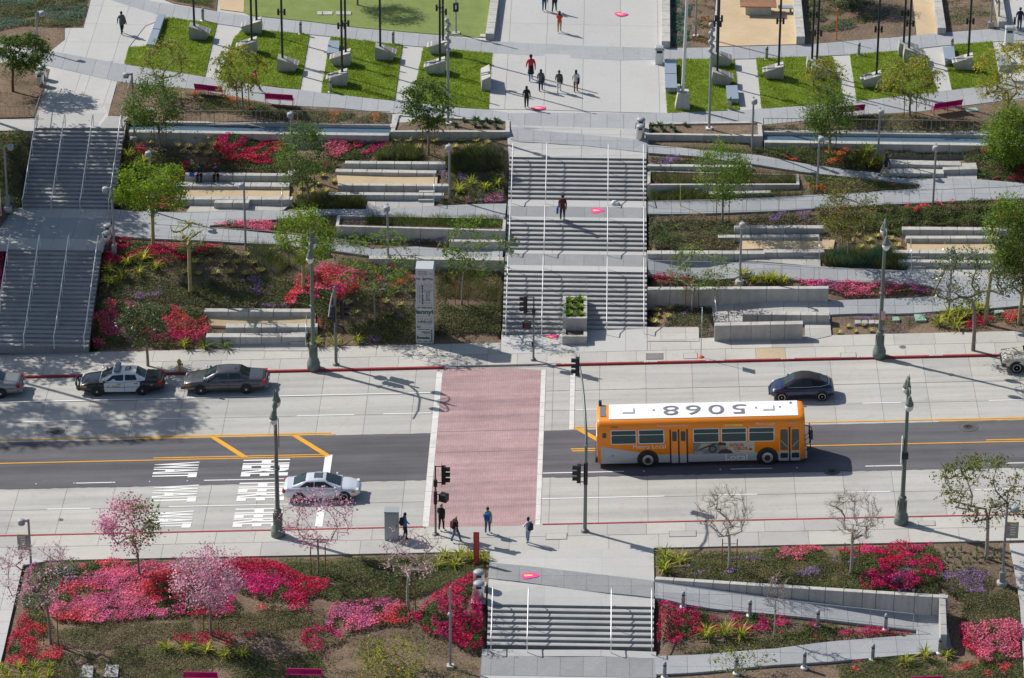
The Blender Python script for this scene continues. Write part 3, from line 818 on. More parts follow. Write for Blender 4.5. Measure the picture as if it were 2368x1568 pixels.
# ------------------------------------------------------------------ central stairs, three flights
CSX = (-5.65, 3.70)
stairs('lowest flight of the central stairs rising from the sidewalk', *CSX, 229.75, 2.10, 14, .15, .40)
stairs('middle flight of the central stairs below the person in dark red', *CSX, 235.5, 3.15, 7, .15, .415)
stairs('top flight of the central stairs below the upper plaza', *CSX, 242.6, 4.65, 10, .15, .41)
for fl, (yt, zt, n, tr) in {'lowest': (229.75, 2.1, 13, .40), 'middle': (235.5, 3.15, 7, .415), 'top': (242.6, 4.65, 10, .41)}.items():
 for i, x in enumerate((-5.42, -3.1, 1.1, 3.5)):
  handrail(f"{('left end', 'second from left', 'third from left', 'right end')[i]} bright handrail on the {fl} central flight", x, yt, zt, n, .15, tr, 'handrails of the central stairs', seg=3 if n < 12 else 4)
def landing(name, x0, x1, y0, y1, z, bands):
 t = sheet(name, rect(x0, x1, y0, y1), 0, M_joint, 5, zf=lambda X, Y: np.full(np.shape(X), z - .012))
 for (a, b, m, st) in bands:
  slabs(t, rect(x0, x1, a, b), np.arange(x0 + st, x1 - .2, st), [], 0, m, .014, lambda X, Y: np.full(np.shape(X), z), name='paver')
landing('landing_low', *CSX, 229.75, 233.2, 2.10, [(229.75, 230.6, M_plaza, 3.1), (230.6, 232.4, M_pave_dk, 1.3), (232.4, 233.2, M_plaza, 3.1)])
landing('landing_high', *CSX, 235.5, 239.1, 3.15, [(235.5, 236.05, M_plaza, 3.1), (236.05, 237.75, M_pave_dk, 1.3), (237.75, 239.1, M_plaza, 3.1)])
# ------------------------------------------------------------------ left stairs, two flights
LSX = (-38.6, -32.4)
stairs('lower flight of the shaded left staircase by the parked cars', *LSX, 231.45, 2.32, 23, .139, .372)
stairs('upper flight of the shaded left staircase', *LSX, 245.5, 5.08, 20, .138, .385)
for fl, (yt, zt, n, rs, tr) in {'lower': (231.45, 2.32, 22, .139, .372), 'upper': (245.5, 5.08, 20, .138, .385)}.items():
 for i, x in enumerate((-38.45, -36.5, -34.55, -32.6)):
  handrail(f"{('left end', 'second from left', 'third from left', 'right end')[i]} bright handrail on the {fl} left stairs", x, yt, zt, n, rs, tr, 'handrails of the left stairs', seg=6)
landing('left_landing', -43, -32.3, 231.45, 238.2, 2.32, [(231.45, 233.2, M_plaza, 2.4), (233.2, 236.6, M_pave, 1.2), (236.6, 238.2, M_plaza, 2.4)])
# ------------------------------------------------------------------ upper plaza
def px_poly(pts): return [tuple(p[:2]) for p in GP(pts)]
up_base = sheet('upper_plaza', [(-62, 245.45), (-32.4, 245.45), (-32.4, 247.2), (-5.9, 246.3), (-5.65, 242.6), (3.7, 242.6), (3.9, 246.3), (33, 246), (62, 246), (62, 310), (-62, 310)], -.03, M_plaza, 2.0)
cpl = px_poly([(1130, 252), (1138, 120), (1156, 97), (1151, 0), (1150, -40), (1550, -40), (1548, 0), (1533, 112), (1540, 140), (1543, 262)])
ca = sheet('plaza_concrete_field', cpl, -.1, M_joint, 2.0)
slabs(ca, cpl, [-8.9, -6.2, -3.45, -.75, 1.95, 4.7], [266.5], .006, M_plaza, .02)
cb = [(-5.65, 242.6), (3.7, 242.6), (3.8, 247.6), (-5.8, 247.6)]
cc = sheet('stair_head_apron', cb, -.1, M_joint, 1.5)
slabs(cc, cb, [-3.45, -.75, 1.95], [243.6, 244.6, 245.6, 246.6], .02, M_plaza, .02)
bandA_up = [(330, -12), (348, 3), (501, 27), (577, 38), (716, 52), (828, 66), (961, 78), (1050, 85), (1138, 97), (1156, 97), (1333, 106), (1533, 112), (1657, 110), (1791, 106), (1849, 105), (1938, 93), (2055, 88), (2203, 74), (2367, 62), (2430, 56)]
bandA_lo = [(215, -12), (386, 41), (501, 55), (610, 71), (713, 80), (763, 85), (929, 105), (979, 109), (1138, 124), (1156, 124), (1333, 136), (1436, 140), (1536, 138), (1695, 137), (1748, 136), (1873, 131), (1964, 127), (2064, 119), (2182, 106), (2297, 97), (2367, 94), (2430, 90)]
bandB_up = [(60, 112), (118, 119), (274, 147), (295, 150), (472, 178), (636, 203), (693, 208), (743, 215), (911, 234), (1050, 249), (1129, 254), (1179, 262), (1362, 262), (1539, 262), (1707, 256), (1758, 252), (1861, 245), (1982, 234), (2200, 208), (2288, 197), (2367, 186), (2430, 178)]
bandB_lo = [(60, 142), (112, 153), (271, 189), (324, 195), (442, 206), (636, 242), (784, 250), (905, 262), (1000, 270), (1179, 277), (1179, 299), (1468, 301), (1470, 284), (1700, 290), (1764, 289), (1855, 280), (2011, 265), (2123, 259), (2367, 227), (2430, 220)]
def band(name, upr, lwr, off, mat, sp, rot=None, special=None):
 pl = px_poly(upr + lwr[::-1])
 b = sheet(name, pl, off - .09, M_joint, 2.0)
 slabs(b, pl, np.arange(-45, 36, sp), [], off + .012, mat, .016, name='paver')
 return b
band('paver_band_far', bandA_up, bandA_lo, .006, M_pave, 1.15)
band('paver_band_near', bandB_up, bandB_lo, .006, M_pave, 1.15)
b3 = px_poly([(1200, 298), (1303, 308), (1468, 323), (1495, 332), (1495, 354), (1362, 339), (1200, 329), (1180, 323), (1180, 298)])
s3 = sheet('diagonal_band', b3, -.07, M_joint, 2); slabs(s3, b3, np.arange(-5.2, 4, 1.15), [243.6, 244.6, 245.6], .04, M_pave, .014, name='paver')
# left head of the stairs
lh = px_poly([(80, 297), (116, 161), (112, 153), (271, 189), (250, 268), (300, 270), (283, 297)])
sl = sheet('stair_head_paving', lh, -.1, M_joint, 1.5); slabs(sl, lh, [-36.6, -35.9, -34.3], [249.5], .008, M_plaza, .018)
lt = px_poly([(118, 119), (150, 65), (193, 65), (212, -10), (330, -10), (386, 41), (336, 60), (298, 109), (287, 149), (274, 147)])
sl = sheet('upper_left_paving', lt, -.1, M_joint, 1.5); slabs(sl, lt, [-41, -38.4, -36.6, -34.6, -32.4, -30], [254, 257.5, 261, 264.5, 268], .008, M_plaza, .018, name='paver')
LAWNS = {
 'L1': [(383, 41), (501, 55), (473, 178), (287, 149), (298, 109), (336, 108)],
 'L2': [(562, 66), (610, 71), (715, 81), (693, 208), (504, 184), (540, 90)],
 'L3': [(764, 86), (930, 105), (912, 234), (742, 215)],
 'L4': [(979, 109), (1138, 124), (1129, 254), (952, 238)],
 'R1': [(1536, 138), (1562, 138), (1697, 137), (1709, 255), (1542, 262), (1539, 217)],
 'R2': [(1748, 136), (1924, 131), (1952, 238), (1760, 252)],
 'R3': [(1964, 127), (2134, 115), (2167, 213), (1980, 234)],
 'R4': [(2203, 104), (2293, 97), (2312, 196), (2200, 208), (2187, 147)]}
LAWN_XY = {}
for k_, pp in LAWNS.items():
 LAWN_XY[k_] = px_poly(pp)
 sheet('lawn', LAWN_XY[k_], .03, M_lawn, 1.5, thick=.06)
LAWN_XY['big'] = px_poly([(560, -30), (566, 0), (563, 29), (577, 36), (716, 50), (828, 64), (961, 76), (1050, 83), (1128, 88), (1132, 0), (1133, -30)])
sheet('lawn', LAWN_XY['big'], .02, M_biglawn, 2.0, thick=.05)
sheet('sand_path', px_poly([(505, -20), (566, -20), (563, 29), (508, 22)]), .016, M_sand, 2)
sheet('sand_court', px_poly([(1667, -30), (1833, -30), (1833, 0), (1845, 103), (1655, 108), (1660, 60)]), .016, M_sand, 2)
sheet('sand_path', px_poly([(2106, -30), (2154, -30), (2171, 80), (2119, 83)]), .016, M_sand, 2)
for nm, pp in (('bed_soil', [(1548, -30), (1657, -30), (1642, 110), (1549, 111)]), ('bed_soil', [(1849, -30), (2106, -30), (2117, 82), (1862, 104)]), ('bed_soil', [(2172, -30), (2296, -30), (2318, 66), (2187, 74)]),
               ('bed_soil', [(-60, -30), (212, -10), (193, 65), (150, 65), (150, 92), (116, 119), (60, 110), (-60, 90)]), ('bed_soil', [(-60, 148), (60, 143), (116, 161), (80, 271), (-60, 275)]),
               ('bed_soil', [(273, 190), (324, 196), (300, 269), (251, 268)]), ('bed_soil', [(352, -12), (505, -20), (500, 25), (400, 8)]),
               ('bed_soil', [(330, 197), (442, 207), (640, 243), (784, 251), (905, 263), (903, 284), (285, 280), (300, 270)]),
               ('bed_soil', [(1764, 290), (1855, 281), (2011, 266), (2123, 260), (2430, 222), (2430, 304), (1763, 298)])):
 sheet(nm, px_poly(pp), .022, M_mulch, 2, thick=.05)
# ------------------------------------------------------------------ hillside paths
def path_sheet(name, pts, mat, off=0.03, sp=1.2, slabbed=True, thick=.15):
 pl = px_poly(pts)
 b = sheet(name, pl, off - (.1 if slabbed else 0), M_joint if slabbed else mat, 1.2, thick=thick)
 if slabbed: slabs(b, pl, np.arange(-45, 36, sp), np.arange(180, 246, 1.2), off + .012, mat, .016, name='paver')
 return b
path_sheet('hill_path', [(257, 484), (430, 493), (650, 489), (848, 485), (1003, 478), (1171, 472), (1168, 503), (780, 497), (636, 509), (485, 523), (485, 529), (640, 542), (780, 553), (858, 577), (961, 571), (1038, 578), (1163, 577),
                         (1161, 601), (961, 592), (855, 593), (634, 566), (485, 559), (262, 547)], M_pave)
path_sheet('hill_path', [(1497, 336), (1620, 348), (1760, 361), (1879, 383), (1982, 397), (2120, 407), (2259, 416), (2430, 430), (2430, 456), (2321, 463), (2026, 475), (1879, 484), (1775, 490), (1497, 496), (1497, 468), (1672, 460), (1791, 456),
                         (1879, 452), (2005, 446), (2123, 436), (2126, 428), (1982, 413), (1849, 398), (1737, 380), (1600, 362), (1497, 355)], M_pave)
path_sheet('hill_path', [(1497, 598), (1620, 603), (1731, 608), (1896, 617), (2026, 625), (2100, 627), (2215, 638), (2430, 652), (2430, 704), (2367, 707), (2200, 719), (1917, 729), (1914, 697), (2168, 685), (2180, 672), (2144, 662), (2026, 655), (1896, 652), (1731, 640), (1497, 634)], M_pave)
path_sheet('ramp_path', [(1514, 1345), (1791, 1383), (2185, 1424), (2192, 1460), (2200, 1500), (2173, 1508), (1938, 1530), (1791, 1539), (1515, 1561), (1514, 1518), (1791, 1501), (1908, 1486), (2117, 1469), (2118, 1459), (1791, 1422), (1514, 1384)], M_pave, .04, 1.3)
path_sheet('left_walk', [(-60, 1262), (105, 1300), (53, 1309), (10, 1500), (0, 1539), (-60, 1560)], M_plaza, .06, 2.3)
path_sheet('right_walk', [(2333, 1259), (2430, 1256), (2430, 1600), (2368, 1580), (2358, 1400)], M_plaza, .06, 2.3)
# paved courts and sand terraces between the seat walls
for pts in ([(430, 492), (445, 470), (676, 470), (652, 489)], [(845, 485), (850, 466), (1004, 462), (1004, 478)], [(1700, 606), (1762, 595), (1896, 593), (1897, 617)], [(2096, 627), (2100, 612), (2320, 610), (2320, 646)],
   [(2042, 412), (2150, 386), (2258, 404), (2259, 417), (2120, 408)], [(1645, 702), (1650, 745), (1860, 748), (1862, 790), (1922, 777), (1917, 700)], [(1616, 757), (1616, 790), (1496, 790), (1496, 757)], [(475, 790), (712, 788), (712, 812), (545, 812)]):
 path_sheet('paved_court', pts, M_walk, .02, 1.6, thick=.1)
for pts in ([(408, 434), (670, 434), (668, 458), (410, 458)], [(778, 404), (1012, 404), (1010, 430), (782, 430)], [(478, 728), (730, 728), (728, 754), (486, 754)], [(1712, 556), (1930, 556), (1926, 578), (1714, 578)], [(2096, 560), (2300, 560), (2300, 584), (2098, 584)]):
 sheet('sand_terrace', px_poly(pts), .05, M_sand, 1.0, thick=.2)
# ------------------------------------------------------------------ seat walls
def SWL(label, x0, y0, x1, y1, h, d, nb, **k):
 return block_wall(label, (x0, y0), (x1, y1), h, d, nb, **k)
g1 = 'seat walls on the hillside'
SWL('upper seat wall the two officers sit on', 427, 418, 676, 420, .42, .46, 7, group=g1)
SWL('second seat wall below the officers, behind the sand strip', 407, 438, 668, 440, .26, .7, 6, group=g1)
SWL('third seat wall in front of the sand below the officers', 410, 474, 676, 475, .42, .55, 7, group=g1)
SWL('low broad block projecting in front of the wall below the officers', 495, 483.5, 575, 484, .46, .8, 2, name='seat_block', cat='seat', group=g1)
SWL('topmost seat wall below the tall grass and the dark leafy staked tree', 797, 391, 1029, 393, .42, .46, 6, group=g1)
SWL('second seat wall with sand in front, left of the grassy slope', 775, 405, 1008, 409, .26, .5, 6, group=g1)
SWL('third seat wall below the sand strip with a step at its right end', 781, 441, 1038, 443, .40, .42, 7, group=g1)
SWL('lowest seat wall of the group left of the central stairs', 759, 462, 1026, 464, .38, .45, 6, group=g1)
SWL('top seat wall of the group behind the near pedestrian walk, below the dark ground cover', 472, 732, 720, 733, .36, .5, 5, group=g1)
SWL('middle seat wall of the group near the grey parked sedan', 522, 769, 734, 768, .36, .6, 5, group=g1)
SWL('front seat wall of the group near the grey parked sedan, along the sidewalk', 476, 795, 706, 795, .48, .6, 5, group=g1)
SWL('seat wall at the top of the group right of the stairs below the lavender bed', 1697, 540, 1904, 540, .38, .5, 5, group=g1)
SWL('second seat wall right of the stairs, behind the sand strip', 1660, 558, 1894, 557, .27, .45, 6, group=g1)
SWL('third seat wall right of the stairs, in front of the sand', 1766, 596, 1906, 596, .38, .55, 4, group=g1)
SWL('long low seat wall edging the shrub bed right of the middle flight', 1496, 598, 1768, 598, .34, .55, 8, group=g1)
SWL('top seat wall of the far right group below the dark hedge', 2085, 543, 2330, 545, .38, .5, 6, group=g1)
SWL('second seat wall of the far right group above the sand', 2094, 563, 2310, 563, .36, .45, 5, group=g1)
SWL('third seat wall of the far right group', 2064, 597, 2310, 599, .38, .5, 6, group=g1)
SWL('lowest seat wall of the far right group behind a stair rail', 2076, 618, 2310, 621, .38, .45, 6, group=g1)
SWL('short low seat wall under the grassy planter right of the top flight', 1640, 458, 1782, 455, .30, .4, 3, group=g1)
SWL('low seat wall in front of the grassy planter left of the middle flight', 1038, 576, 1167, 577, .55, .35, 3, group=g1)
SWL('upper long white seat block beside the person walking left', 2040, 392, 2222, 396, .42, .75, 3, group=g1)
SWL('lower long seat block beside the person walking left', 2040, 409, 2182, 411, .30, .8, 3, group=g1)
SWL('square seat block at the right of the walker, near the red flowers', 2180, 406, 2259, 404, .42, 1.1, 2, name='seat_block', cat='seat', group=g1)
for lab, x0, y0, x1, y1 in (('low step in front of the third wall below the officers', 615, 477, 652, 477), ('upper low step at the right end of the seat walls left of the central stairs', 968, 450, 1005, 450), ('lower low step at the right end of the seat walls left of the central stairs', 967, 468.5, 1002, 468.5),
       ('upper low step beside the rail near the street lamp', 672, 776, 711, 776), ('bottom low step beside the rail on the sidewalk near the street lamp', 670, 797.5, 709, 797.5), ('low step in the seat group right of the stairs', 1856, 598, 1893, 598),
       ('upper low step of the far right seat group', 2098, 601, 2138, 601), ('lower low step of the far right seat group', 2100, 622.5, 2140, 622.5)):
 SWL(lab, x0, y0, x1, y1, .2, .4, 1, name='step_block', cat='step', group='low steps by the seat walls')
# walls that hold paths and beds
SWL('retaining wall holding the lower path, behind the tall inscribed sign', 853, 618, 1165, 622, .62, .5, 3, name='retaining_wall')
SWL('big smooth retaining wall under the red flowers right of the lowest flight', 1496, 701, 1914, 699, .98, .42, 7, name='retaining_wall')
SWL('dark rear wall of the sunken court right of the stairs', 1716, 747, 1916, 749, .62, .55, 6, name='court_wall')
SWL('front wall of the sunken court along the sidewalk', 1651, 789, 1855, 785, 1.1, .5, 5, name='court_wall')
SWL('narrow retaining wall beside the lavender strip near the top flight', 1496, 391, 1738, 394, .22, .4, 4, name='retaining_wall')
w_ = SWL('tapering retaining wall along the ramp below the right flower bed', 1514, 1347, 2188, 1426, .22, .34, 17, h2=1.22, name='ramp_wall')
A = G(2183, 1425); B = G(2187, 1503)
block_wall('end wall turning the corner of the ramp', Vector((B.x, B.y, B.z)), Vector((A.x + .02, A.y + .36, A.z)), 1.0, .35, 4, h2=1.25, name='ramp_wall')
# long planters at the head of the stairs
planter('long planter with dark succulents and the leafy staked tree, left of the stair head', [(902, 305), (1178, 305), (1178, 277), (915, 263)], [4.95, 4.95, 4.95, 4.95], .6)
planter('long planter with succulents right of the stair head', [(1492, 311), (1763, 315), (1760, 280), (1490, 284)], [4.95, 4.95, 4.95, 4.95], .6)
planter('grass filled planter between the two paths left of the middle flight', [(776, 523), (1168, 534), (1170, 503), (780, 497)], [3.15, 3.15, 3.05, 2.95], .7, th=.2, soil=.25)
planter('grass filled planter right of the top flight', [(1496, 428), (1848, 427), (1846, 403), (1497, 394)], [4.1, 3.85, 3.85, 4.1], 1.0, th=.2, soil=.3)
planter('square stair planter holding six bright succulents', [(1300, 736), (1357, 736), (1357, 684), (1301, 684)], [1.42, 1.42, 1.5, 1.5], .8, th=.22, soil=.2)
planter('low brick-mulch planter at the foot of the stair planter', [(1300, 778), (1357, 778), (1357, 752), (1300, 752)], .68, .5, th=.22, soil=.15)
guard_rail('small steel rail behind the stair planter', [Vector((-1.85, 228.05, 1.45)), Vector((-.25, 228.08, 1.45))], 1.0, .75)
# ------------------------------------------------------------------ water channels along the plaza edge
def channel(label, x0, x1, ztop, yA, zw):
 t = thing('water_channel', label, 'water channel', ((x0 + x1) / 2, yA, ztop)); hw = (x1 - x0) / 2
 n = max(2, round((x1 - x0) / 3.4)); xs_ = np.linspace(-hw, hw, n + 1)
 for i in range(n):
  MB().bbox(xs_[i] + .01, xs_[i + 1] - .01, 0, .45, -1.2, 0, .015).build('front_wall', M_wall, t)
  MB().bbox(xs_[i] + .01, xs_[i + 1] - .01, 1.55, 1.8, -1.2, .12, .015).build('back_wall', M_wall, t)
 MB().box(-hw, hw, .45, 1.55, -1.0, -zw - .3).build('channel_bed', M_pave_dk, t)
 MB().add([(-hw, .45, -zw), (hw, .45, -zw), (hw, 1.55, -zw), (-hw, 1.55, -zw)], [(0, 1, 2, 3)]).build('water', M_water, t)
 return t
def water_mat():
 b = M_water.node_tree.nodes['Principled BSDF']; t = M_water.node_tree
 bp = t.nodes.new('ShaderNodeBump'); bp.inputs['Strength'].default_value = .5; bp.inputs['Distance'].default_value = .03
 t.links.new(noise(t, 3.5, 3, .7), bp.inputs['Height']); t.links.new(bp.outputs[0], b.inputs['Normal'])
water_mat()
c_l = at_z(290, 305, 4.85); c_r = at_z(902, 308, 4.85)
channel('narrow water channel behind the magenta flower bed, left of the stair head', -32.1, c_r[0] - .05, 4.85, (c_l[1] + c_r[1]) / 2 - .25, .12)
d_l = at_z(1765, 326, 4.7); d_r = at_z(2300, 334, 4.7)
channel('narrow water channel right of the stair head, behind the orange flower bed', d_l[0] + .05, 31, 4.7, (d_l[1] + d_r[1]) / 2 - .25, .12)
e_l = at_z(-20, 300, 4.85)
channel('short channel wall left of the left staircase', -46, -38.8, 4.85, e_l[1] - .2, .12)
# ------------------------------------------------------------------ railings
picket_fence('taupe picket fence along the left water channel', [at_z_v for at_z_v in (Vector(at_z(400, 287, 4.92)), Vector(at_z(902, 289, 4.92)))], 1.02, .32)
picket_fence('taupe picket fence along the right water channel', [Vector(at_z(1764, 305, 4.82)), Vector(at_z(2292, 311, 4.75))], 1.02, .32)
picket_fence('short taupe fence beyond the left staircase', [Vector(at_z(-30, 272, 4.95)), Vector(at_z(79, 274, 4.95))], .9, .32)
guard_rail('steel path rail above the red flowers, left half of the hillside', [(265, 545), (485, 558), (634, 566), (858, 594)], 1.0, 2.0)
guard_rail('steel path rail on the upper right path, from the stairs to the dark hedge', [(1498, 497), (1775, 490), (1879, 485), (2026, 475), (2321, 464), (2400, 459)], 1.0, 2.3)
guard_rail('steel path rail above the yellow flax and pink flowers on the right', [(1498, 634), (1731, 640), (1896, 652), (2026, 655), (2190, 665)], 1.0, 2.3)
guard_rail('short rail on the court at the top right flight of beds', [(1498, 366), (1560, 370)], .9, 1.3)
guard_rail('steel ramp rail beside the crimson triangular bed', [(1518, 1382), (1791, 1421), (2110, 1455)], 1.0, 2.25, low=.15)
def short_rail(label, a, b):
 A = G(*a); B = G(*b)
 t = thing('handrail', label, 'handrail', A, 0, 'short rails at the seat walls')
 d = B - A
 MB().path([(0, 0, -.1), (0, 0, .9), tuple(d + Vector((0, 0, .9))), tuple(d + Vector((0, 0, -.1)))], .025, 7).build('rail', M_rail, t)
 MB().tube(d * .5 + Vector((0, 0, -.2)), d * .5 + Vector((0, 0, .88)), .018, n=6).build('post', M_rail, t)
short_rail('short steel rail beside the low steps left of the central stairs', (1003, 475), (1004, 428))
short_rail('short steel rail beside the low step below the officers', (652, 487), (653, 455))
short_rail('short steel rail beside the low steps near the ornate lamp', (707, 803), (709, 757))
short_rail('short steel rail in the seat group right of the stairs', (1893, 611), (1892, 573))
short_rail('short steel rail of the far right seat group', (2106, 626), (2104, 578))
short_rail('slanting rail at the left edge of the sunken court', (1655, 741), (1650, 703))
# glass-like mesh panels flanking the head of the left stairs
for lab, pts in (('tall mesh side rail at the left of the left stair head', [(80, 296), (113, 200)]), ('tall mesh side rail at the right of the left stair head', [(280, 296), (306, 205)])):
 P = [Vector(G(*p)) for p in pts]; t = thing('side_rail', lab, 'railing', P[0]); d = P[1] - P[0]; n = 22
 for z in (1.05, .1): MB().path([Vector((0, 0, z)), d + Vector((0, 0, z))], .025, 6).build('rail', M_fence, t)
 pk = MB().box(-.008, .008, -.008, .008, .1, 1.05).mesh('bar', M_fence)
 for i in range(n + 1): link('bar', pk, t).location = d * (i / n)
# ------------------------------------------------------------------ low block walls of the upper plaza
def top_wall(label, a, b, w, h, n, group=None):
 A = Vector(G(*a)); B = Vector(G(*b))
 t = block_wall(label, A, B, h, w, n, name='plaza_wall', sink=.2); return t
top_wall('low pale block wall between the big lawn and the plaza', (1142, 93), (1160, -40), .62, .5, 9)
top_wall('low pale block wall on the right edge of the plaza', (1549, 112), (1548, -40), .62, .55, 9)
top_wall('low pale wall at the right edge of the sand court', (1860, 104), (1846, -40), .62, .65, 6)
top_wall('low pale wall beside the narrow sand path', (2186, 81), (2168, -40), .62, .55, 6)
top_wall('low block wall at the far right edge above the white bin', (2327, 66), (2308, -40), .62, .55, 7)
# ------------------------------------------------------------------ street furniture
def hgt(base, px, py):
 """height above a ground point of something seen straight above it at photo row py"""
 lo, hi = 0.0, 30.0
 for _ in range(40):
  m = (lo + hi) / 2
  if px_of((base.x, base.y, base.z + m))[1] > py: lo = m
  else: hi = m
 return lo
# ---- slim park lamps with a drum head on a short arm
def park_lamp(label, bx, by, ty, ang, foot=True, sign=False, base=None, thick=.075, collar=False):
 P = base or G(bx, by); h = hgt(P, bx, ty)
 t = thing('park_lamp', label, 'lamp', P, R_(ang), 'slim grey park lamps with drum heads')
 MB().tube((0, 0, -.1), (0, 0, h), thick, thick * .9, 10).build('pole', M_polegrey, t)
 a = MB().box(-.06, .34, -.06, .06, h - .12, h); a.build('arm', M_polegrey, t)
 hd = MB().lathe([(.02, -.02), (.20, -.02), (.22, .03), (.21, .24), (.18, .29), (.03, .31)], 16, (.42, 0, h - .28)); hd.build('lamp_head', M_head, t)
 MB().lathe([(.02, 0), (.18, 0), (.18, .02)], 14, (.42, 0, h - .325)).build('lens', M_glass, t)
 if foot: MB().lathe([(.3, -.3), (.3, .10), (.27, .13), (.1, .13)], 16).build('footing', M_wall, t)
 if collar: MB().box(-.16, .16, -.16, .16, 0, .75).build('base_box', M_polegrey, t)
 if sign:
  s = MB().box(-.02 + .02, .04, .12, .80, h - 2.0, h - 1.05).build('sign_panel', M_signgrey, t)
  MB().box(-.012, .052, .12, .80, h - 1.05, h - 1.0).build('sign_cap', M_ylw_dk, t)
 return t, h
M_head = plain('lamp_head_grey', (.34, .36, .38), .5, 0)
M_signgrey = plain('sign_taupe', (.36, .35, .31), .6)
M_ylw_dk = plain('sign_gold', (.5, .38, .1), .6)
for lab, bx, by, ty, ang, kw in [
 ('grey park lamp standing in the mulch bed at the upper left corner', 88, 118, 27, 0, {}),
 ('grey park lamp beside the right mesh rail at the head of the left stairs', 311, 318, 170, 180, {}),
 ('grey park lamp beside the pink sign left of the left staircase', 18, 480, 335, 0, dict(collar=True)),
 ('grey park lamp rising behind the bright green tree left of the officers', 351, 490, 346, 265, {}),
 ('grey park lamp with a boxy foot beside the two steel bins on the left landing', 265, 590, 434, 180, dict(collar=True, foot=False)),
 ('grey park lamp standing below the officers, left of the coral flowers', 568, 575, 420, 250, dict(foot=False)),
 ('grey park lamp behind the airy green tree, in front of the left picket fence', 676, 400, 256, 265, {}),
 ('grey park lamp between the grassy slope and the upper seat walls left of the stairs', 1039, 459, 331, 265, dict(foot=False)),
 ('grey park lamp behind the grassy planter left of the middle flight', 897, 590, 472, 265, dict(foot=False)),
 ('grey park lamp in front of the long right planter at the stair head', 1738, 347, 225, 275, dict(foot=False)),
 ('grey park lamp in front of the right picket fence, beside the flax clump', 2029, 368, 250, 275, dict(foot=False)),
 ('grey park lamp at the end of the narrow bed below the orange flowers', 1889, 437, 312, 285, dict(foot=False)),
 ('grey park lamp in the dark hedge, right of the person walking left', 2156, 480, 333, 260, dict(foot=False)),
 ('grey park lamp beside the yellow flax on the big retaining wall', 1710, 652, 510, 275, {}),
 ('grey park lamp half hidden by the big street tree at the right', 2193, 722, 572, 265, dict(foot=False)),
 ('grey park lamp carrying a way-finding panel at the lower left corner', 72, 1312, 1202, 180, dict(sign=True, foot=False)),
 ('grey park lamp on a round concrete foot carrying a way-finding panel at the lower right', 2316, 1348, 1172, 0, dict(sign=True, collar=True))]:
 t, h = park_lamp(lab, bx, by, ty, ang, **kw)
 if kw.get('sign'):
  # lettering bars and red dots on the panel, and turn the panel to face the viewer
  pn = [c for c in t.children if c.name.startswith('sign_')]
  for c in pn: bpy.data.objects.remove(c)
  s_ = -1 if bx < 500 else 1
  y_, x0, x1 = (.09, .06, .72) if bx < 500 else (-.09, .06, .72)
  ex = 1
  yy0, yy1 = (-.03, .01)
  sp = MB().box(x0, x1, yy0, yy1, h - 2.0, h - 1.02).build('sign_panel', M_signgrey, t)
  MB().box(x0, x1, yy0 - .01, yy1 + .01, h - 1.02, h - .97).build('sign_cap', M_ylw_dk, t)
  fy = yy1 + .003 if bx < 500 else yy0 - .003
  for i in range(5):
   zc = h - 1.14 - i * .155
   MB().box(x0 + .2, x0 + .2 + (.38, .30, .26, .34, .28)[i], fy - .002, fy + .002, zc - .03, zc + .03).build('sign_text', M_white, sp)
   if i in (0, 3): MB().lathe([(.05, -.002), (.05, .002)], 10, ((x0 + .1), fy, zc), axis='y').build('sign_dot', M_pink, sp)
# slim pole with a knob at the foot of the lower left bed
P = G(1041, 1541); h = hgt(P, 1041, 1357)
t = thing('sculpture_pole', 'slim grey pole with one ball knob in the bed left of the lower stairs', 'pole', P)
MB().tube((0, 0, 0), (0, 0, h), .075, .06, 10).build('pole', M_polegrey, t)
MB().lathe([(.02, -.16), (.12, -.11), (.16, 0), (.12, .11), (.02, .16)], 14, (0, 0, h - 1.75)).build('ball', M_head, t)
MB().box(-.2, .2, -.2, .2, -.1, .09).build('base_plate', M_wall, t)
# ---- stacked ball poles of the plaza
def ball_pole(label, bx, by, ty, n):
 P = Vector(at_z(bx, by, 4.86)); h = hgt(P, bx, ty)
 t = thing('ball_pole', label, 'pole', P, 0, 'tall poles topped by stacked balls')
 MB().tube((0, 0, 0), (0, 0, h - .2), .095, .085, 10).build('pole', M_head, t)
 MB().box(-.22, .22, -.22, .22, -.1, .08).build('base_plate', M_wtile, t)
 bl = MB().lathe([(.02, -.165), (.09, -.145), (.15, -.08), (.17, 0), (.15, .08), (.09, .145), (.02, .165)], 12).mesh('ball', M_head)
 for i in range(n):
  o = link('ball', bl, t); o.location = ((-.07, .07)[i % 2], (.04, -.04)[i % 2], h - .17 - i * .31)
ball_pole('tall grey pole topped by stacked balls, rising from the left stair-head planter', 1036, 286, 42, 8)
ball_pole('tall grey pole topped by stacked balls, rising from the right stair-head planter', 1639, 298, 53, 8)
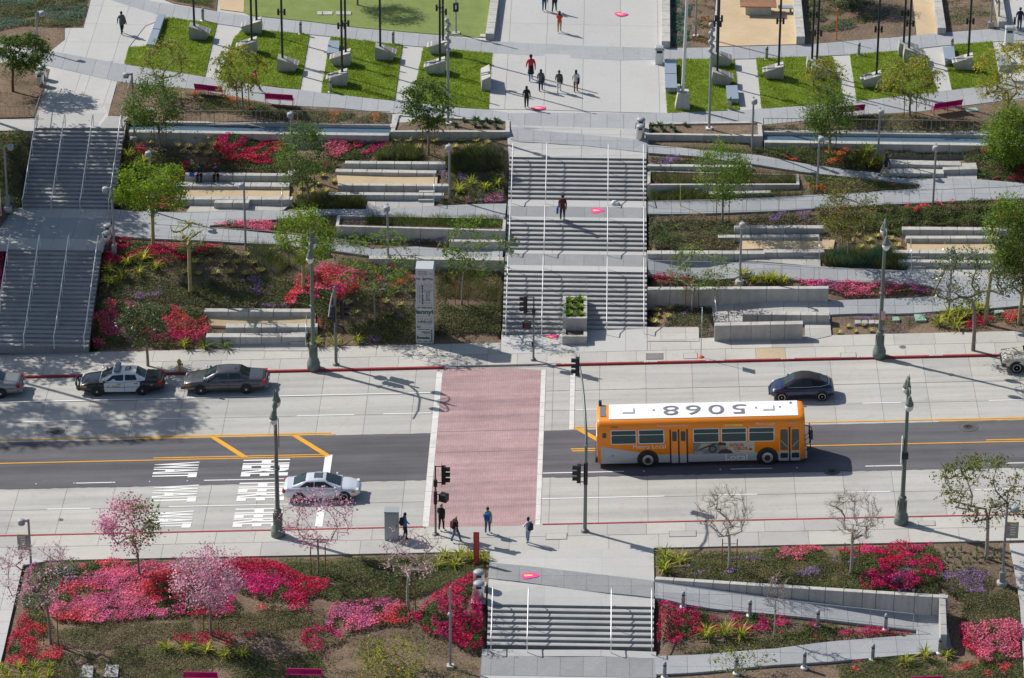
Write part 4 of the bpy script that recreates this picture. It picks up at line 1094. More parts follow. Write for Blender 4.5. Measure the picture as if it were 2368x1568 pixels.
# ---- white pole and camera pole, running out of the picture
t = thing('white_mast', 'tall white mast on a tapered concrete block at the right lawn', 'mast', G(1577, 249))
mb = MB(); w0, w1, hh = .55, .42, 1.25
mb.add([(-w0, -w0, -.1), (w0, -w0, -.1), (w0, w0, -.1), (-w0, w0, -.1), (-w1 + .1, -w1, hh), (w1, -w1, hh), (w1, w1, hh), (-w1 + .1, w1, hh)], [(3, 2, 1, 0), (4, 5, 6, 7), (0, 1, 5, 4), (1, 2, 6, 5), (2, 3, 7, 6), (3, 0, 4, 7)])
mb.build('plinth', M_wall, t)
MB().tube((0, 0, hh), (.25, 0, 13), .12, .09, 10).build('pole', M_wtile, t)
MB().box(-.32, -.16, -.08, .08, 8.6, 9.2).build('junction_box', M_wtile, t); MB().box(.22, .38, -.08, .08, 8.6, 9.2).build('junction_box', M_wtile, t)
MB().box(-.4, -.18, -.25, .1, hh, hh + .5).build('switch_box', M_head, t)
t = thing('call_post', 'slim grey post with a dark emergency box on the big lawn', 'post', G(1054, 78))
MB().tube((0, 0, 0), (0, 0, 4.5), .07, .06, 8).build('pole', M_head, t)
MB().box(-.2, .2, -.12, .06, 1.75, 2.4).build('call_box', M_black, t)
MB().box(-.05, .05, -.135, -.12, 1.95, 2.3).build('emblem', M_wtile, t)
MB().box(-.15, .15, -.1, .02, 2.9, 3.3).build('notice', M_wtile, t)
MB().box(-.3, .3, -.25, .25, -.05, .08).build('base_plate', M_wall, t)
t = thing('grey_post', 'slim grey post standing in the orange succulent bed', 'post', G(1608, 84))
MB().tube((0, 0, 0), (0, 0, 6), .08, .07, 8).build('pole', M_polegrey, t); MB().box(-.2, .2, -.2, .2, -.05, .08).build('base_plate', M_wtile, t)
t = thing('grey_post', 'slim grey post standing in the bed at the far right top', 'post', G(2290, 64))
MB().tube((0, 0, 0), (0, 0, 6), .08, .07, 8).build('pole', M_polegrey, t); MB().box(-.22, .22, -.22, .22, -.05, .45).build('base_box', M_polegrey, t)
# ---- tilted concrete plinths with dark light masts
def plinth_mesh(parent, high, pos=(0, 0, 0), w=1.55, d=.95, hl=.62, hh=1.12):
 s = 1 if high == 'R' else -1
 x0, x1 = -w / 2, w / 2
 X = lambda v: v * s
 u = .16
 vs = [(x0 + .32, -d / 2 + u, -.05), (x1 - .04, -d / 2 + u, -.05), (x1 - .04, d / 2, -.05), (x0 + .32, d / 2, -.05), (x0, -d / 2, hl), (x1 - .06, -d / 2, hh), (x1 - .06, d / 2, hh), (x0, d / 2, hl), (x1, -d / 2 + .05, .45), (x1, d / 2, .45)]
 vs = [(X(a) + pos[0], b + pos[1], c + pos[2]) for a, b, c in vs]
 fs = [(3, 2, 1, 0), (4, 5, 6, 7), (0, 1, 8, 5, 4), (1, 2, 9, 8), (8, 9, 6, 5), (2, 3, 7, 6, 9), (3, 0, 4, 7)]
 if s < 0: fs = [f[::-1] for f in fs]
 p = MB().add(vs, fs).build('plinth', M_wall, parent)
 sl = (hh - hl) / (w - .06)
 for a, b in ((.10, .24), (.34, .86)):
  q_ = [(x0 + a, -d / 2 + .05), (x0 + b, -d / 2 + .05), (x0 + b, d / 2 - .05), (x0 + a, d / 2 - .05)]
  pv = [(X(x) + pos[0], y + pos[1], hl + (x - x0) * sl + .012 + pos[2]) for x, y in q_]
  MB().add(pv, [(0, 1, 2, 3) if s > 0 else (3, 2, 1, 0)]).build('plaque', M_plaque, p)
 return p
def light_mast(label, px, py, high, H=11.0, lift=4.0, fix=2):
 z0 = 0.97
 d = Vector(at_z(px, py, 4.7 + z0)); zz = hz1(d.x, d.y)
 d = Vector(at_z(px, py, zz + z0)); zz = hz1(d.x, d.y)
 s = 1 if high == 'R' else -1
 base = Vector((d.x - s * .38, d.y, zz))
 t = thing('light_mast', label, 'light mast', base, 0, 'dark light masts on tilted concrete plinths')
 plinth_mesh(t, high)
 x = s * .38
 MB().tube((x, 0, .9), (x, 0, H), .085, .075, 10).build('mast', M_poledark, t)
 MB().lathe([(.12, 0), (.12, .04), (.1, .06)], 10, (x, 0, z0 - .02)).build('base_plate', M_poledark, t)
 for sg in (-1, 1)[:fix]:
  MB().box(x + sg * .22 - .075, x + sg * .22 + .075, -.09, .09, lift - .22, lift + .22).box(x + (0 if sg > 0 else -.22), x + (.22 if sg > 0 else 0), -.02, .02, lift - .03, lift + .03).build('floodlight', M_black, t)
 return t
for lab, px, py, hi, lf in [
 ('dark light mast on a plinth tilted to the right, on the leftmost small lawn', 449, 60, 'L', 5.2),
 ('dark light mast on a plinth by the far path, left of the big lawn', 593, 47, 'R', 5.5),
 ('dark light mast half hidden by the feathery tree on the second lawn', 582, 93, 'R', 5.0),
 ('dark light mast on a plinth near the right edge of the second lawn', 653, 134, 'L', 4.5),
 ('dark light mast on the nearest plinth of the third lawn, behind a bollard', 791, 167, 'R', 4.5),
 ('dark light mast on the rear left plinth of the third lawn', 799, 121, 'R', 3.2),
 ('dark light mast on the plinth at the upper right of the third lawn', 879, 108, 'L', 4.9),
 ('dark light mast on the front plinth of the fourth lawn, behind the ball pole', 1017, 140, 'R', 5.0),
 ('dark light mast on the rear plinth of the fourth lawn', 1024, 94, 'R', 3.2),
 ('dark light mast on the front plinth of the first lawn right of the plaza', 1658, 165, 'L', 5.0),
 ('dark light mast on the rear plinth of the first lawn right of the plaza', 1657, 122, 'L', 3.2),
 ('dark light mast on the plinth of the second lawn right of the plaza', 1800, 152, 'R', 4.4),
 ('dark light mast behind the tall green tree, left one of a close pair', 1877, 137, 'L', 4.4),
 ('dark light mast behind the tall green tree, right one of a close pair', 1888, 150, 'L', 3.4),
 ('dark light mast on the plinth of the third lawn right of the plaza', 2026, 172, 'R', 4.4),
 ('dark light mast behind the yellow feathery tree, left one of a pair', 2089, 99, 'L', 3.3),
 ('dark light mast behind the yellow feathery tree, right one of a pair', 2101, 112, 'L', 2.9),
 ('dark light mast on the plinth of the rightmost small lawn', 2238, 131, 'R', 3.7)]:
 light_mast(lab, px, py, hi, lift=lf)
# ---- stone slab benches
def slab_bench(label, quad, h=.45, n=1):
 """blue-grey slab seat; quad = photo readings of the top (front-left, front-right, back-right, back-left)"""
 z = hz1(*Vector(G(*quad[0]))[:2]) + h
 P = [Vector(at_z(x, y, z)) for x, y in quad]; c = sum(P, Vector()) / 4; c.z = z - h
 t = thing('slab_bench', label, 'bench', c, 0, 'blue grey slab benches on the lawns')
 for i in range(n):
  f0, f1 = i / n + (.01 if i else 0), (i + 1) / n - (.01 if i < n - 1 else 0)
  a, b, cc, d = P[0].lerp(P[3], f0), P[1].lerp(P[2], f0), P[1].lerp(P[2], f1), P[0].lerp(P[3], f1)
  MB().prism([(p.x - c.x, p.y - c.y) for p in (a, b, cc, d)], h - .14, h).build('slab', M_slab, t)
  e = [p.lerp((a + b + cc + d) / 4, .08) for p in (a, b, cc, d)]
  MB().prism([(p.x - c.x, p.y - c.y) for p in e], -.05, h - .14).build('support', M_wall, t)
slab_bench('long blue grey slab bench beside the person in dark clothes at the upper left', [(339, 102), (358, 104), (382, 33), (366, 31)], n=2)
slab_bench('blue grey slab bench behind a plinth on the third lawn', [(755, 123), (783, 121), (785, 94), (760, 94)])
slab_bench('long two-part slab bench on the plaza edge of the first right lawn', [(1538, 203), (1565, 203), (1563, 138), (1536, 138)], n=2)
slab_bench('short slab bench at the front right of the first right lawn', [(1681, 229), (1708, 228), (1704, 197), (1678, 198)])
slab_bench('slab bench behind a bollard at the left of the rightmost lawn', [(2185, 141), (2209, 138), (2205, 107), (2179, 109)])
slab_bench('slab bench at the right end of the rightmost lawn', [(2310, 152), (2340, 150), (2334, 127), (2306, 128)])
t = thing('slab_bench', 'pale upright wedge bench at the plaza edge of the fourth lawn', 'bench', G(1124, 212), R_(4), 'blue grey slab benches on the lawns')
MB().side_prism([(-.34, -.05), (.40, -.05), (.30, 1.15), (-.30, .85)], 0, 2.3).build('slab', M_wall, t)
# ---- bollards
bo = [('plaza', 469, 48, 'short grey bollard light behind the leftmost lawn'), ('plaza', 695, 79, 'grey bollard light at the top of the second lawn'), ('plaza', 909, 102, 'grey bollard light at the top of the third lawn'), ('plaza', 764, 213, 'grey bollard light in front of a plinth on the third lawn'),
      ('plaza', 1772, 137, 'grey bollard light at the top of the second lawn right of the plaza'), ('plaza', 1687, 254, 'grey bollard light at the front right of the first right lawn'), ('plaza', 1985, 128, 'grey bollard light at the top of the third right lawn'), ('plaza', 2200, 118, 'grey bollard light standing before the slab bench at the right'),
      ('low', 1579, 1403, 'steel bollard light in the crimson bed nearest the lower stairs'), ('low', 1733, 1423, 'steel bollard light in the crimson bed, second along the ramp rail'), ('low', 1890, 1446, 'steel bollard light in the crimson bed, third along the ramp rail'), ('low', 2047, 1455, 'steel bollard light in the crimson bed at the tip of the triangle'),
      ('low', 1536, 1566, 'steel bollard light at the foot of the lower path, nearest the stairs'), ('low', 1702, 1556, 'steel bollard light below the lower path, second from the stairs'), ('low', 1859, 1543, 'steel bollard light below the lower path in the mulch'), ('low', 2017, 1525, 'steel bollard light below the lower path beside the ground cover'), ('low', 2172, 1509, 'steel bollard light at the ramp corner beside a flax')]
bm0 = None
for kind_, x, y, lab in bo:
 P = G(x, y)
 if bm0 is None:
  t = thing('bollard', lab, 'bollard', P, 0, 'grey bollard lights')
  MB().lathe([(.105, -.1), (.105, .86), (.10, .94), (.06, 1.0), (.01, 1.02)], 14).build('post', M_head, t)
  MB().lathe([(.107, .74), (.107, .83)], 14).build('lens', M_dark, t)
  MB().lathe([(.2, -.1), (.2, .03), (.12, .05)], 12).build('base_plate', M_wtile, t); bm0 = t
 else: dup(bm0, P, 0, lab, scale=1.0)
# ---- bins
def bin_round(label, x, y, s=1.0, base=None):
 P = base or G(x, y); t = thing('litter_bin', label, 'bin', P, 0, 'round steel litter bins'); t.scale = (s, s, s)
 MB().lathe([(.27, 0), (.30, .03), (.30, .88), (.27, .94)], 20).build('body', M_steelv, t)
 MB().lathe([(.31, .94), (.30, 1.0), (.18, 1.09), (.03, 1.11)], 20).build('lid', M_head, t)
 MB().box(-.14, .14, -.315, -.2, .80, .90).build('opening', M_black, t)
 MB().lathe([(.36, -.1), (.36, .02), (.30, .03)], 16).build('base', M_wall, t)
M_steelv = plain('stainless_bin', (.66, .66, .67), .3, .85)
bin_round('front steel bin of the pair at the top left beside the mesh side rail', 93, 199); bin_round('rear steel bin of the pair at the top left beside the mesh side rail', 98, 184)
bin_round('front steel bin of the pair on the left landing beside a lamp', 247, 571); bin_round('rear steel bin of the pair on the left landing beside a lamp', 250, 552)
bin_round('front steel bin of the pair at the stair head beside the right planter', 1480, 322); bin_round('rear steel bin of the pair at the stair head beside the right planter', 1481, 306)
bin_round('front steel bin of the pair beside the lower stairs and the crimson flowers', 1107, 1386, 1.08); bin_round('rear steel bin of the pair beside the lower stairs and the crimson flowers', 1107, 1360, 1.08)
MB().add([tuple(p) for p in GP([(1088, 1395), (1122, 1397), (1124, 1345), (1096, 1344)], .05)], [(0, 1, 2, 3)]).build('bin_pad', M_plaza)['kind'] = 'structure'
for lab, x, y in (('square white litter bin on the plaza beside the first right lawn', 1524, 147), ('square white litter bin by the path at the far upper right', 2332, 100)):
 t = thing('litter_bin', lab, 'bin', G(x, y), 0, 'square white litter bins')
 MB().bbox(-.3, .3, -.28, .28, 0, 1.15, .06).build('body', M_wtile, t); MB().bbox(-.34, .34, -.32, .32, 1.15, 1.32, .08).build('lid', M_head, t); MB().box(-.2, .2, -.30, -.27, .9, 1.08).build('opening', M_black, t)
# ---- pink benches: perforated seat and back on steel legs
def pink_bench(label, x0, y0, x1, y1, back=True, off=0.0, flip=False):
 A = G(x0, y0); B = G(x1, y1); u, w, L = plan(A, B)
 t = thing('park_bench', label, 'bench', A, math.atan2(u.y, u.x) + (math.pi if flip else 0), 'hot pink park benches')
 S = -1 if flip else 1
 sx = lambda v: S * v
 n = 2
 for i in range(n):
  a, b = i * L / n + .02, (i + 1) * L / n - .02
  xa, xb = sorted((sx(a), sx(b)))
  MB().box(xa, xb, .06, .5, .43, .47).build('seat', M_pink, t)
  pts = [(.02, .50), (.10, .47), (-.02, .86), (-.10, .88)]
  MB().add([(xa, .06, .50), (xb, .06, .50), (xb, -.08, .92), (xa, -.08, .92), (xa, .10, .51), (xb, .10, .51), (xb, -.04, .935), (xa, -.04, .935)],
                 [(0, 1, 2, 3), (7, 6, 5, 4), (3, 2, 6, 7), (0, 4, 5, 1), (1, 5, 6, 2), (0, 3, 7, 4)]).build('backrest', M_pink, t)
 for k in range(3):
  x = sx(.05 + (L - .1) * k / 2)
  MB().path([(x, -.06, .9), (x, .07, .45), (x, .02, 0)], .022, 6).path([(x, .07, .43), (x, .46, .43), (x, .5, 0)], .022, 6).build('leg', M_pink, t)
 return t
pink_bench('pink bench at the path edge below the leftmost lawn, behind the feathery tree', 449, 221, 515, 229)
pink_bench('pink bench at the path edge above the left picket fence', 612, 243, 678, 250)
pink_bench('pink bench above the right picket fence, beside the brown mulch and green pads', 2158, 268, 2224, 258)
pink_bench('pink bench half hidden behind the tall green tree at the right fence', 1938, 275, 1999, 270)
pink_bench('pink bench seen from behind at the bottom edge, the left one', 424, 1585, 504, 1584)
pink_bench('pink bench seen from behind at the bottom edge, the right one', 662, 1577, 745, 1576)
pink_bench('pink bench cut by the bottom edge near the lower right bed', 2102, 1598, 2175, 1592)
# ---- table of the sand court
t = thing('picnic_table', 'concrete table with a wooden slat top on the sand court', 'table', G(1752, 30))
MB().box(-.95, .95, -.5, .6, -.05, .68).build('base', M_wall, t)
for i in range(7): MB().box(-1.35, 1.35, -.72 + i * .22, -.53 + i * .22, .70, .78).build('plank', M_wood, t)
MB().box(1.5, 2.6, -.1, .45, .38, .46).box(1.6, 1.75, 0, .35, 0, .38).box(2.35, 2.5, 0, .35, 0, .38).build('side_seat', M_slab, t)
# ---- utility cabinet, red blade sign, monolith, hydrant
t = thing('utility_cabinet', 'tall grey utility cabinet standing on the near sidewalk beside a pedestrian', 'cabinet', G(906, 1244))
MB().bbox(-.41, .41, -.3, .35, 0, 1.82, .02).build('body', M_cab := plain('cabinet_grey', (.40, .42, .44), .5, .2), t)
MB().box(-.43, .43, -.32, .37, 1.825, 1.90).build('roof', M_head, t); MB().box(-.39, .39, -.312, -.303, .1, 1.74).build('door', M_cab, t); MB().box(.28, .33, -.33, -.312, .9, 1.05).build('handle', M_dark, t)
t = thing('blade_sign', 'tall slim red sign blade covered in small orange lettering beside the lower plaza', 'sign', G(1101, 1305))
bl = MB().bbox(-.17, .17, -.04, .04, -.1, 2.13, .02).build('blade', plain('blade_red', (.50, .055, .05), .5), t)
for i in range(17):
 text_obj('lettering', ('park', 'todos', 'for all', 'parque')[i % 4], M_ylw_or if i else (M_ylw_or := plain('lettering_orange', (.72, .28, .08), .6)), Matrix.Translation((0, -.043, 2.0 - i * .085)) @ Matrix.Rotation(R_(90), 4, 'X'), bl, .085)
MB().lathe([(.03, -.004), (.03, .004)], 10, (0, -.046, .28), axis='y').build('emblem', M_ylw_or, bl)
P = G(982, 793)
t = thing('monolith_sign', 'tall pale concrete monolith covered with park words in many languages', 'sign', P, R_(-1))
mb = MB(); hh = hgt(P, 982, 622)
mb.bbox(-.57, .57, 0, 1.25, -.2, hh, .02).build('monolith', plain('monolith_pale', (.47, .50, .50), .5), t)
mono = t.children[0]
M_ink = plain('sign_ink', (.055, .075, .07), .7); M_ink2 = plain('sign_ink_pale', (.24, .27, .26), .7); M_inkg = plain('sign_ink_green', (.03, .11, .07), .7)
def ink(s, x, zf, size, m, rot=0, w=None, bold=0.0):
 o = text_obj('lettering', s, m, Matrix.Identity(4), mono, size, 0, 'CENTER', bold)
 co = np.array([v.co[:] for v in o.data.vertices])
 k = 1.0
 if w is not None and len(co): k = w / max(1e-3, np.ptp(co[:, 0]))
 o.data.transform(Matrix.Translation((x, -.006, zf * hh)) @ Matrix.Rotation(R_(90), 4, 'X') @ Matrix.Rotation(R_(rot), 4, 'Z') @ Matrix.Diagonal((k, 1, 1, 1)))
for s, x, zf, sz, m, rot, w, b in [
 ('पार्क', -.14, .935, .5, M_ink2, 0, .62, .004), ('பூங்', .40, .935, .22, M_ink2, 0, .22, 0), ('สวน', -.40, .865, .24, M_ink, 0, .26, .01), ('อุทยาน', .2, .865, .22, M_ink, 0, .66, .012), ('پارکی', .15, .80, .42, M_ink2, 0, .75, .004), ('بر', -.42, .795, .28, M_ink2, 0, .2, 0),
 ('le parc', .22, .755, .15, M_ink2, 0, .52, 0), ('pour', .24, .715, .34, M_ink2, 0, .56, .004), ('tous', .25, .635, .56, M_ink, -90, .66, .0), ('sharing', -.46, .64, .13, M_ink2, 90, 1.2, 0), ('parque', -.30, .655, .16, M_ink2, -90, 1.2, .006), ('para todos', -.12, .65, .19, M_ink, -90, 1.35, .01),
 ('PARK', .2, .54, .2, M_ink2, 0, .52, .0), ('PARK', .2, .575, .15, M_ink2, 0, .52, 0), ('veryone park', 0, .51, .13, M_ink2, 0, 1.0, 0), ('our teduresun', 0, .48, .17, M_ink, 0, 1.04, .008), ('iannyi', 0, .42, .42, M_inkg, 0, 1.1, .02), ('der park for alle', 0, .365, .15, M_ink2, 0, 1.02, 0),
 ('Այգի բոլորի', .0, .325, .23, M_ink2, 0, 1.0, .004), ('大家的公園', 0, .28, .22, M_ink, 0, 1.0, .006), ('parc pour', -.05, .245, .13, M_ink2, 0, .95, 0), ('2012', -.38, .215, .12, M_ink, 0, .28, .01), ('for everyone', .15, .215, .09, M_ink2, 0, .6, 0), ('taman', -.05, .185, .12, M_ink, 0, .8, .004),
 ('парк', .08, .145, .30, M_ink, 0, .58, .006), ('everyone', .46, .11, .14, M_ink, -90, .8, .01), ('everyone', -.08, .105, .12, M_ink2, 0, .92, 0), ('lconic', -.10, .07, .22, M_ink, 0, .85, .02)]:
 ink(s, x, zf, sz, m, rot, w, b)
for i in range(3): MB().box(-.46 + i * .37, -.22 + i * .37, -.008, -.002, .02 * hh, .028 * hh).build('slot', M_black, mono)
P = Vector(on_street(415, 857, .15))
t = thing('fire_hydrant', 'yellow fire hydrant at the red kerb between the two parked cars', 'hydrant', P)
MB().lathe([(.17, 0), (.17, .05), (.10, .07), (.105, .55), (.15, .58), (.15, .64), (.12, .72), (.06, .80), (.03, .84)], 14).build('barrel', M_hyd, t)
for sx_ in (-1, 1): MB().lathe([(.06, 0), (.075, .06), (.07, .14)], 10, (sx_ * .1, 0, .45), axis='x' if sx_ > 0 else 'x').build('outlet_cap', M_hyd, t)
MB().lathe([(.08, -.22), (.09, -.12), (.07, 0)], 10, (0, 0, .42), axis='y').build('outlet_cap', M_hyd, t)
# ---- temporary sign on an orange foot and little markers
P = Vector(on_street(1620, 826, .15))
t = thing('temporary_sign', 'thin sign post on a bright orange foot at the kerb, its plate seen edge-on', 'sign', P)
MB().tube((0, 0, 0), (0, 0, 3.45), .025, n=8).build('post', M_head, t); MB().lathe([(.22, 0), (.2, .05), (.06, .08)], 10).build('foot', M_orange_p, t); MB().box(-.012, .012, -.3, .3, 2.6, 3.4).build('plate', M_wtile, t)
def stake(label, x, y, ty, mat, r=.03):
 P = G(x, y); h = hgt(P, x, ty); t = thing('marker_stake', label, 'stake', P)
 MB().tube((0, 0, -.1), (0, 0, h), r, n=6).build('stick', mat, t); MB().lathe([(r * 1.3, 0), (r * 1.1, .04)], 6, (0, 0, h)).build('tip', mat, t)
stake('bright orange stake leaning in the shaded bed at the upper right', 1933, 93, 22, M_orange_p, .045)
stake('lime green stake in front of the big planter wall right of the top flight', 1572, 477, 429, plain('lime_paint', (.45, .62, .06), .5), .03)
stake('thin red stake beside the coral flowers on the hillside path', 642, 560, 502, M_rust, .03)
# pink sign at the left picture edge
P = G(-6, 498); t = thing('banner_sign', 'upright pink and white sign cut by the left picture edge', 'sign', P)
MB().box(-.25, .28, -.04, .04, 0, 2.15).build('panel', M_wtile, t); MB().box(-.22, .24, -.052, -.042, .08, 2.0).build('pink_face', M_pink, t)
# ---- pavement stickers
def sticker(label, x, y, w, hgt_, off=.055, zc=None):
 P = G(x, y, off) if zc is None else Vector(at_z(x, y, zc)); t = thing('pavement_sticker', label, 'sticker', P, random.uniform(-.3, .3), 'hot pink pavement stickers')
 zx = (hz1(P.x + .5, P.y) - hz1(P.x - .5, P.y)); zy = (hz1(P.x, P.y + .5) - hz1(P.x, P.y - .5))
 if zc is not None: zx = zy = 0
 pts = [(w * (.5 * math.cos(a) * (1 + .18 * math.sin(3 * a + x))), hgt_ * .5 * math.sin(a) * (1 + .2 * math.cos(2 * a + y)), 0) for a in np.linspace(0, 2 * math.pi, 22)[:-1]]
 pts = [(a + (.16 if i < 3 or i > 18 else 0), b, 0) for i, (a, b, _) in enumerate(pts)]
 rot = t.rotation_euler.z = 0
 fz = lambda a, b, c: zx * a + zy * b + c
 MB().add([(a, b, fz(a, b, .004)) for a, b, _ in pts], [tuple(range(len(pts)))]).build('petal', M_hot, t)
 p2 = [(a * .5 - .03, b * .26 + .02, fz(a * .5, b * .26, .009)) for a, b, _ in pts]
 MB().add(p2, [tuple(range(len(p2)))]).build('heart', M_ylw, t)
sticker('pink and yellow flower sticker at the top of the plaza', 1433, 33, .8, .75); sticker('pink and yellow flower sticker beside the person in black on the plaza', 1243, 250, .85, .7)
sticker('pink and yellow flower sticker on the landing beside the person in dark red', 1377, 487, .8, .8, zc=3.165); sticker('pink and yellow flower sticker at the foot of the central stairs', 1270, 779, .8, .75); sticker('pink and yellow flower sticker on the diagonal band near the lower stairs', 1220, 1331, .85, .8)
P = G(1422, 466, .02); P.z = 3.17
t = thing('plastic_bag', 'crumpled white bag lying on the stair landing', 'bag', P)
bmx = bmesh.new(); bmesh.ops.create_icosphere(bmx, subdivisions=3, radius=.3)
for v in bmx.verts:
 k = 1 + .28 * math.sin(9 * v.co.x + 2) * math.cos(11 * v.co.y) + random.uniform(-.06, .06)
 v.co = Vector((v.co.x * k, v.co.y * k * .7, max(-.04, v.co.z * k * .55 + .08)))
me = bpy.data.meshes.new('sack'); bmx.to_mesh(me); bmx.free(); me.materials.append(M_wtile); link('sack', me, t)
MB().lathe([(.09, 0), (.06, .12)], 8, (.26, -.16, .02)).build('knot', M_signgrey, t)
# ---- manholes, meter covers, pull boxes
def cover(label, x, y, r, m=None, shape='round', street=True, group='iron covers'):
 P = Vector(on_street(x, y, .042 if street else .166)); t = thing('manhole_cover' if shape == 'round' else 'access_cover', label, 'cover', P)
 t.rotation_euler = (0, -math.atan(GRADE), 0)
 if shape == 'round':
  MB().lathe([(r, -.03), (r, .002)], 28).build('frame', m or M_kerb, t); MB().lathe([(r * .9, 0), (r * .9, .006)], 28).build('lid', m or M_ironc, t)
  for k in range(3): MB().lathe([(r * (.7 - k * .22), .004), (r * (.7 - k * .22), .009), (r * (.62 - k * .22), .009)], 20).build('ring', m or M_iron2, t)
 else:
  w, d = r; MB().box(-w / 2, w / 2, -d / 2, d / 2, -.05, .004).build('frame', M_joint, t); MB().box(-w / 2 + .03, w / 2 - .03, -d / 2 + .03, d / 2 - .03, -.02, .009).build('lid', m or M_walk, t)
M_ironc = ground('iron_cover', (.22, .215, .205), .2, 2, 12, obj=0); M_iron2 = plain('iron_ring', (.15, .145, .14), .7)
cover('round iron manhole cover in the far lane at the left', 128, 998, .68); cover('faint round manhole cover in the asphalt at the right', 2238, 987, .62, M_asph2 := plain('asphalt_iron', (.10, .095, .095), .8)); cover('round cover at the asphalt edge in the shadow of the bus', 1923, 1089, .5, M_asph2)
cover('small round iron cover in the near lane at the left', 140, 1201, .16, M_ironc); cover('oval iron plate on the far sidewalk near the right street tree', 2086, 802, .22, M_ironc, street=False)
for lab, x, y, r in (('rectangular cover on the near sidewalk left of the signal mast', 1286, 1240, (1.25, .75)), ('rectangular concrete cover on the near sidewalk right of the signal mast', 1578, 1234, (1.6, .7)), ('rectangular cover near the right lamp on the near sidewalk', 2142, 1210, (1.0, .6)), ('iron grate on the far sidewalk left of the temporary sign', 1513, 824, (1.1, .9)), ('pale cover on the far sidewalk beside the temporary sign', 1596, 823, (.9, .8)), ('rectangular cover on the far sidewalk left of the right lamp', 1961, 821, (1.0, .7))):
 cover(lab, x, y, r, M_ironc if 'iron' in lab else M_walk, 'box', street=False)
def pad(label, pts, m, name='utility_box'):
 P = GP(pts, .05); c = sum(P, Vector()) / len(P); t = thing(name, label, 'utility box' if 'utility' in name else 'stone', c)
 top = [p - c + Vector((0, 0, .02)) for p in P]; bot = [p - Vector((0, 0, .2)) for p in top]; n = len(P)
 MB().add(top + bot, [tuple(range(n))[::1]] + [(i, n + i, n + (i + 1) % n, (i + 1) % n) for i in range(n)]).build('lid', m, t)
M_lidg = plain('green_plastic_lid', (.27, .42, .34), .6)
pad('small green utility lid in the right mulch bed', [(2064, 742), (2080, 741), (2077, 733), (2062, 733)], M_lidg); pad('larger green utility lid in the right mulch bed', [(2117, 742), (2142, 741), (2135, 727), (2113, 727)], M_lidg)
pad('pale green lid in the bed at the far right behind the yellow flax', [(2300, 725), (2322, 722), (2318, 717), (2298, 718)], M_lidg); pad('pale green lid in the mulch beside the right pink bench', [(2235, 259), (2262, 256), (2256, 249), (2230, 251)], M_lidg)
for i, (x, nm) in enumerate(((1976, 'leftmost'), (1992, 'second'), (2008, 'third'), (2023, 'rightmost'))):
 pad(f'{nm} of four pale stone lids in a row in the right mulch bed', [(x, 749), (x + 14, 748), (x + 13, 740), (x, 741)], M_wall)
pad('flat pale stone in the lower left bed near the bottom edge, the right one', [(238, 1565), (272, 1566), (275, 1538), (246, 1537)], M_wall, 'stepping_stone'); pad('flat pale stone in the lower left bed near the bottom edge, the left one', [(184, 1566), (214, 1567), (216, 1540), (192, 1539)], M_wall, 'stepping_stone')
for i, x in enumerate((733, 746, 757)): pad(f"{('leftmost', 'middle', 'rightmost')[i]} of the small pale lawn tiles on the big lawn", [(x, 34), (x + 11, 34.5), (x + 12, 27), (x + 1, 26.5)], M_wall, 'lawn_tile')
for i, x in enumerate((776, 789, 800)): pad(f"{('leftmost', 'middle', 'rightmost')[i]} of the pale lawn tiles right of a mast on the big lawn", [(x, 34), (x + 11, 34.5), (x + 12, 27), (x + 1, 26.5)], M_wall, 'lawn_tile')
pad('square pale cover at the corner of the big lawn', [(1110, 85), (1124, 86), (1124, 80), (1110, 79)], M_wall, 'lawn_tile')
# small white drum lights in the grass slope
for i, x in enumerate((862, 872)): 
 P = G(x - 114, 588) if False else G(742 + i * 13, 587); t = thing('ground_light', f"{('left', 'right')[i]} of two white drum covers by the path rail", 'cover', P, 0, 'white drum covers')
 MB().lathe([(.2, -.1), (.2, .12), (.17, .14)], 14).build('drum', M_wtile, t); MB().lathe([(.13, .14), (.13, .155)], 12).build('lid', M_head, t)
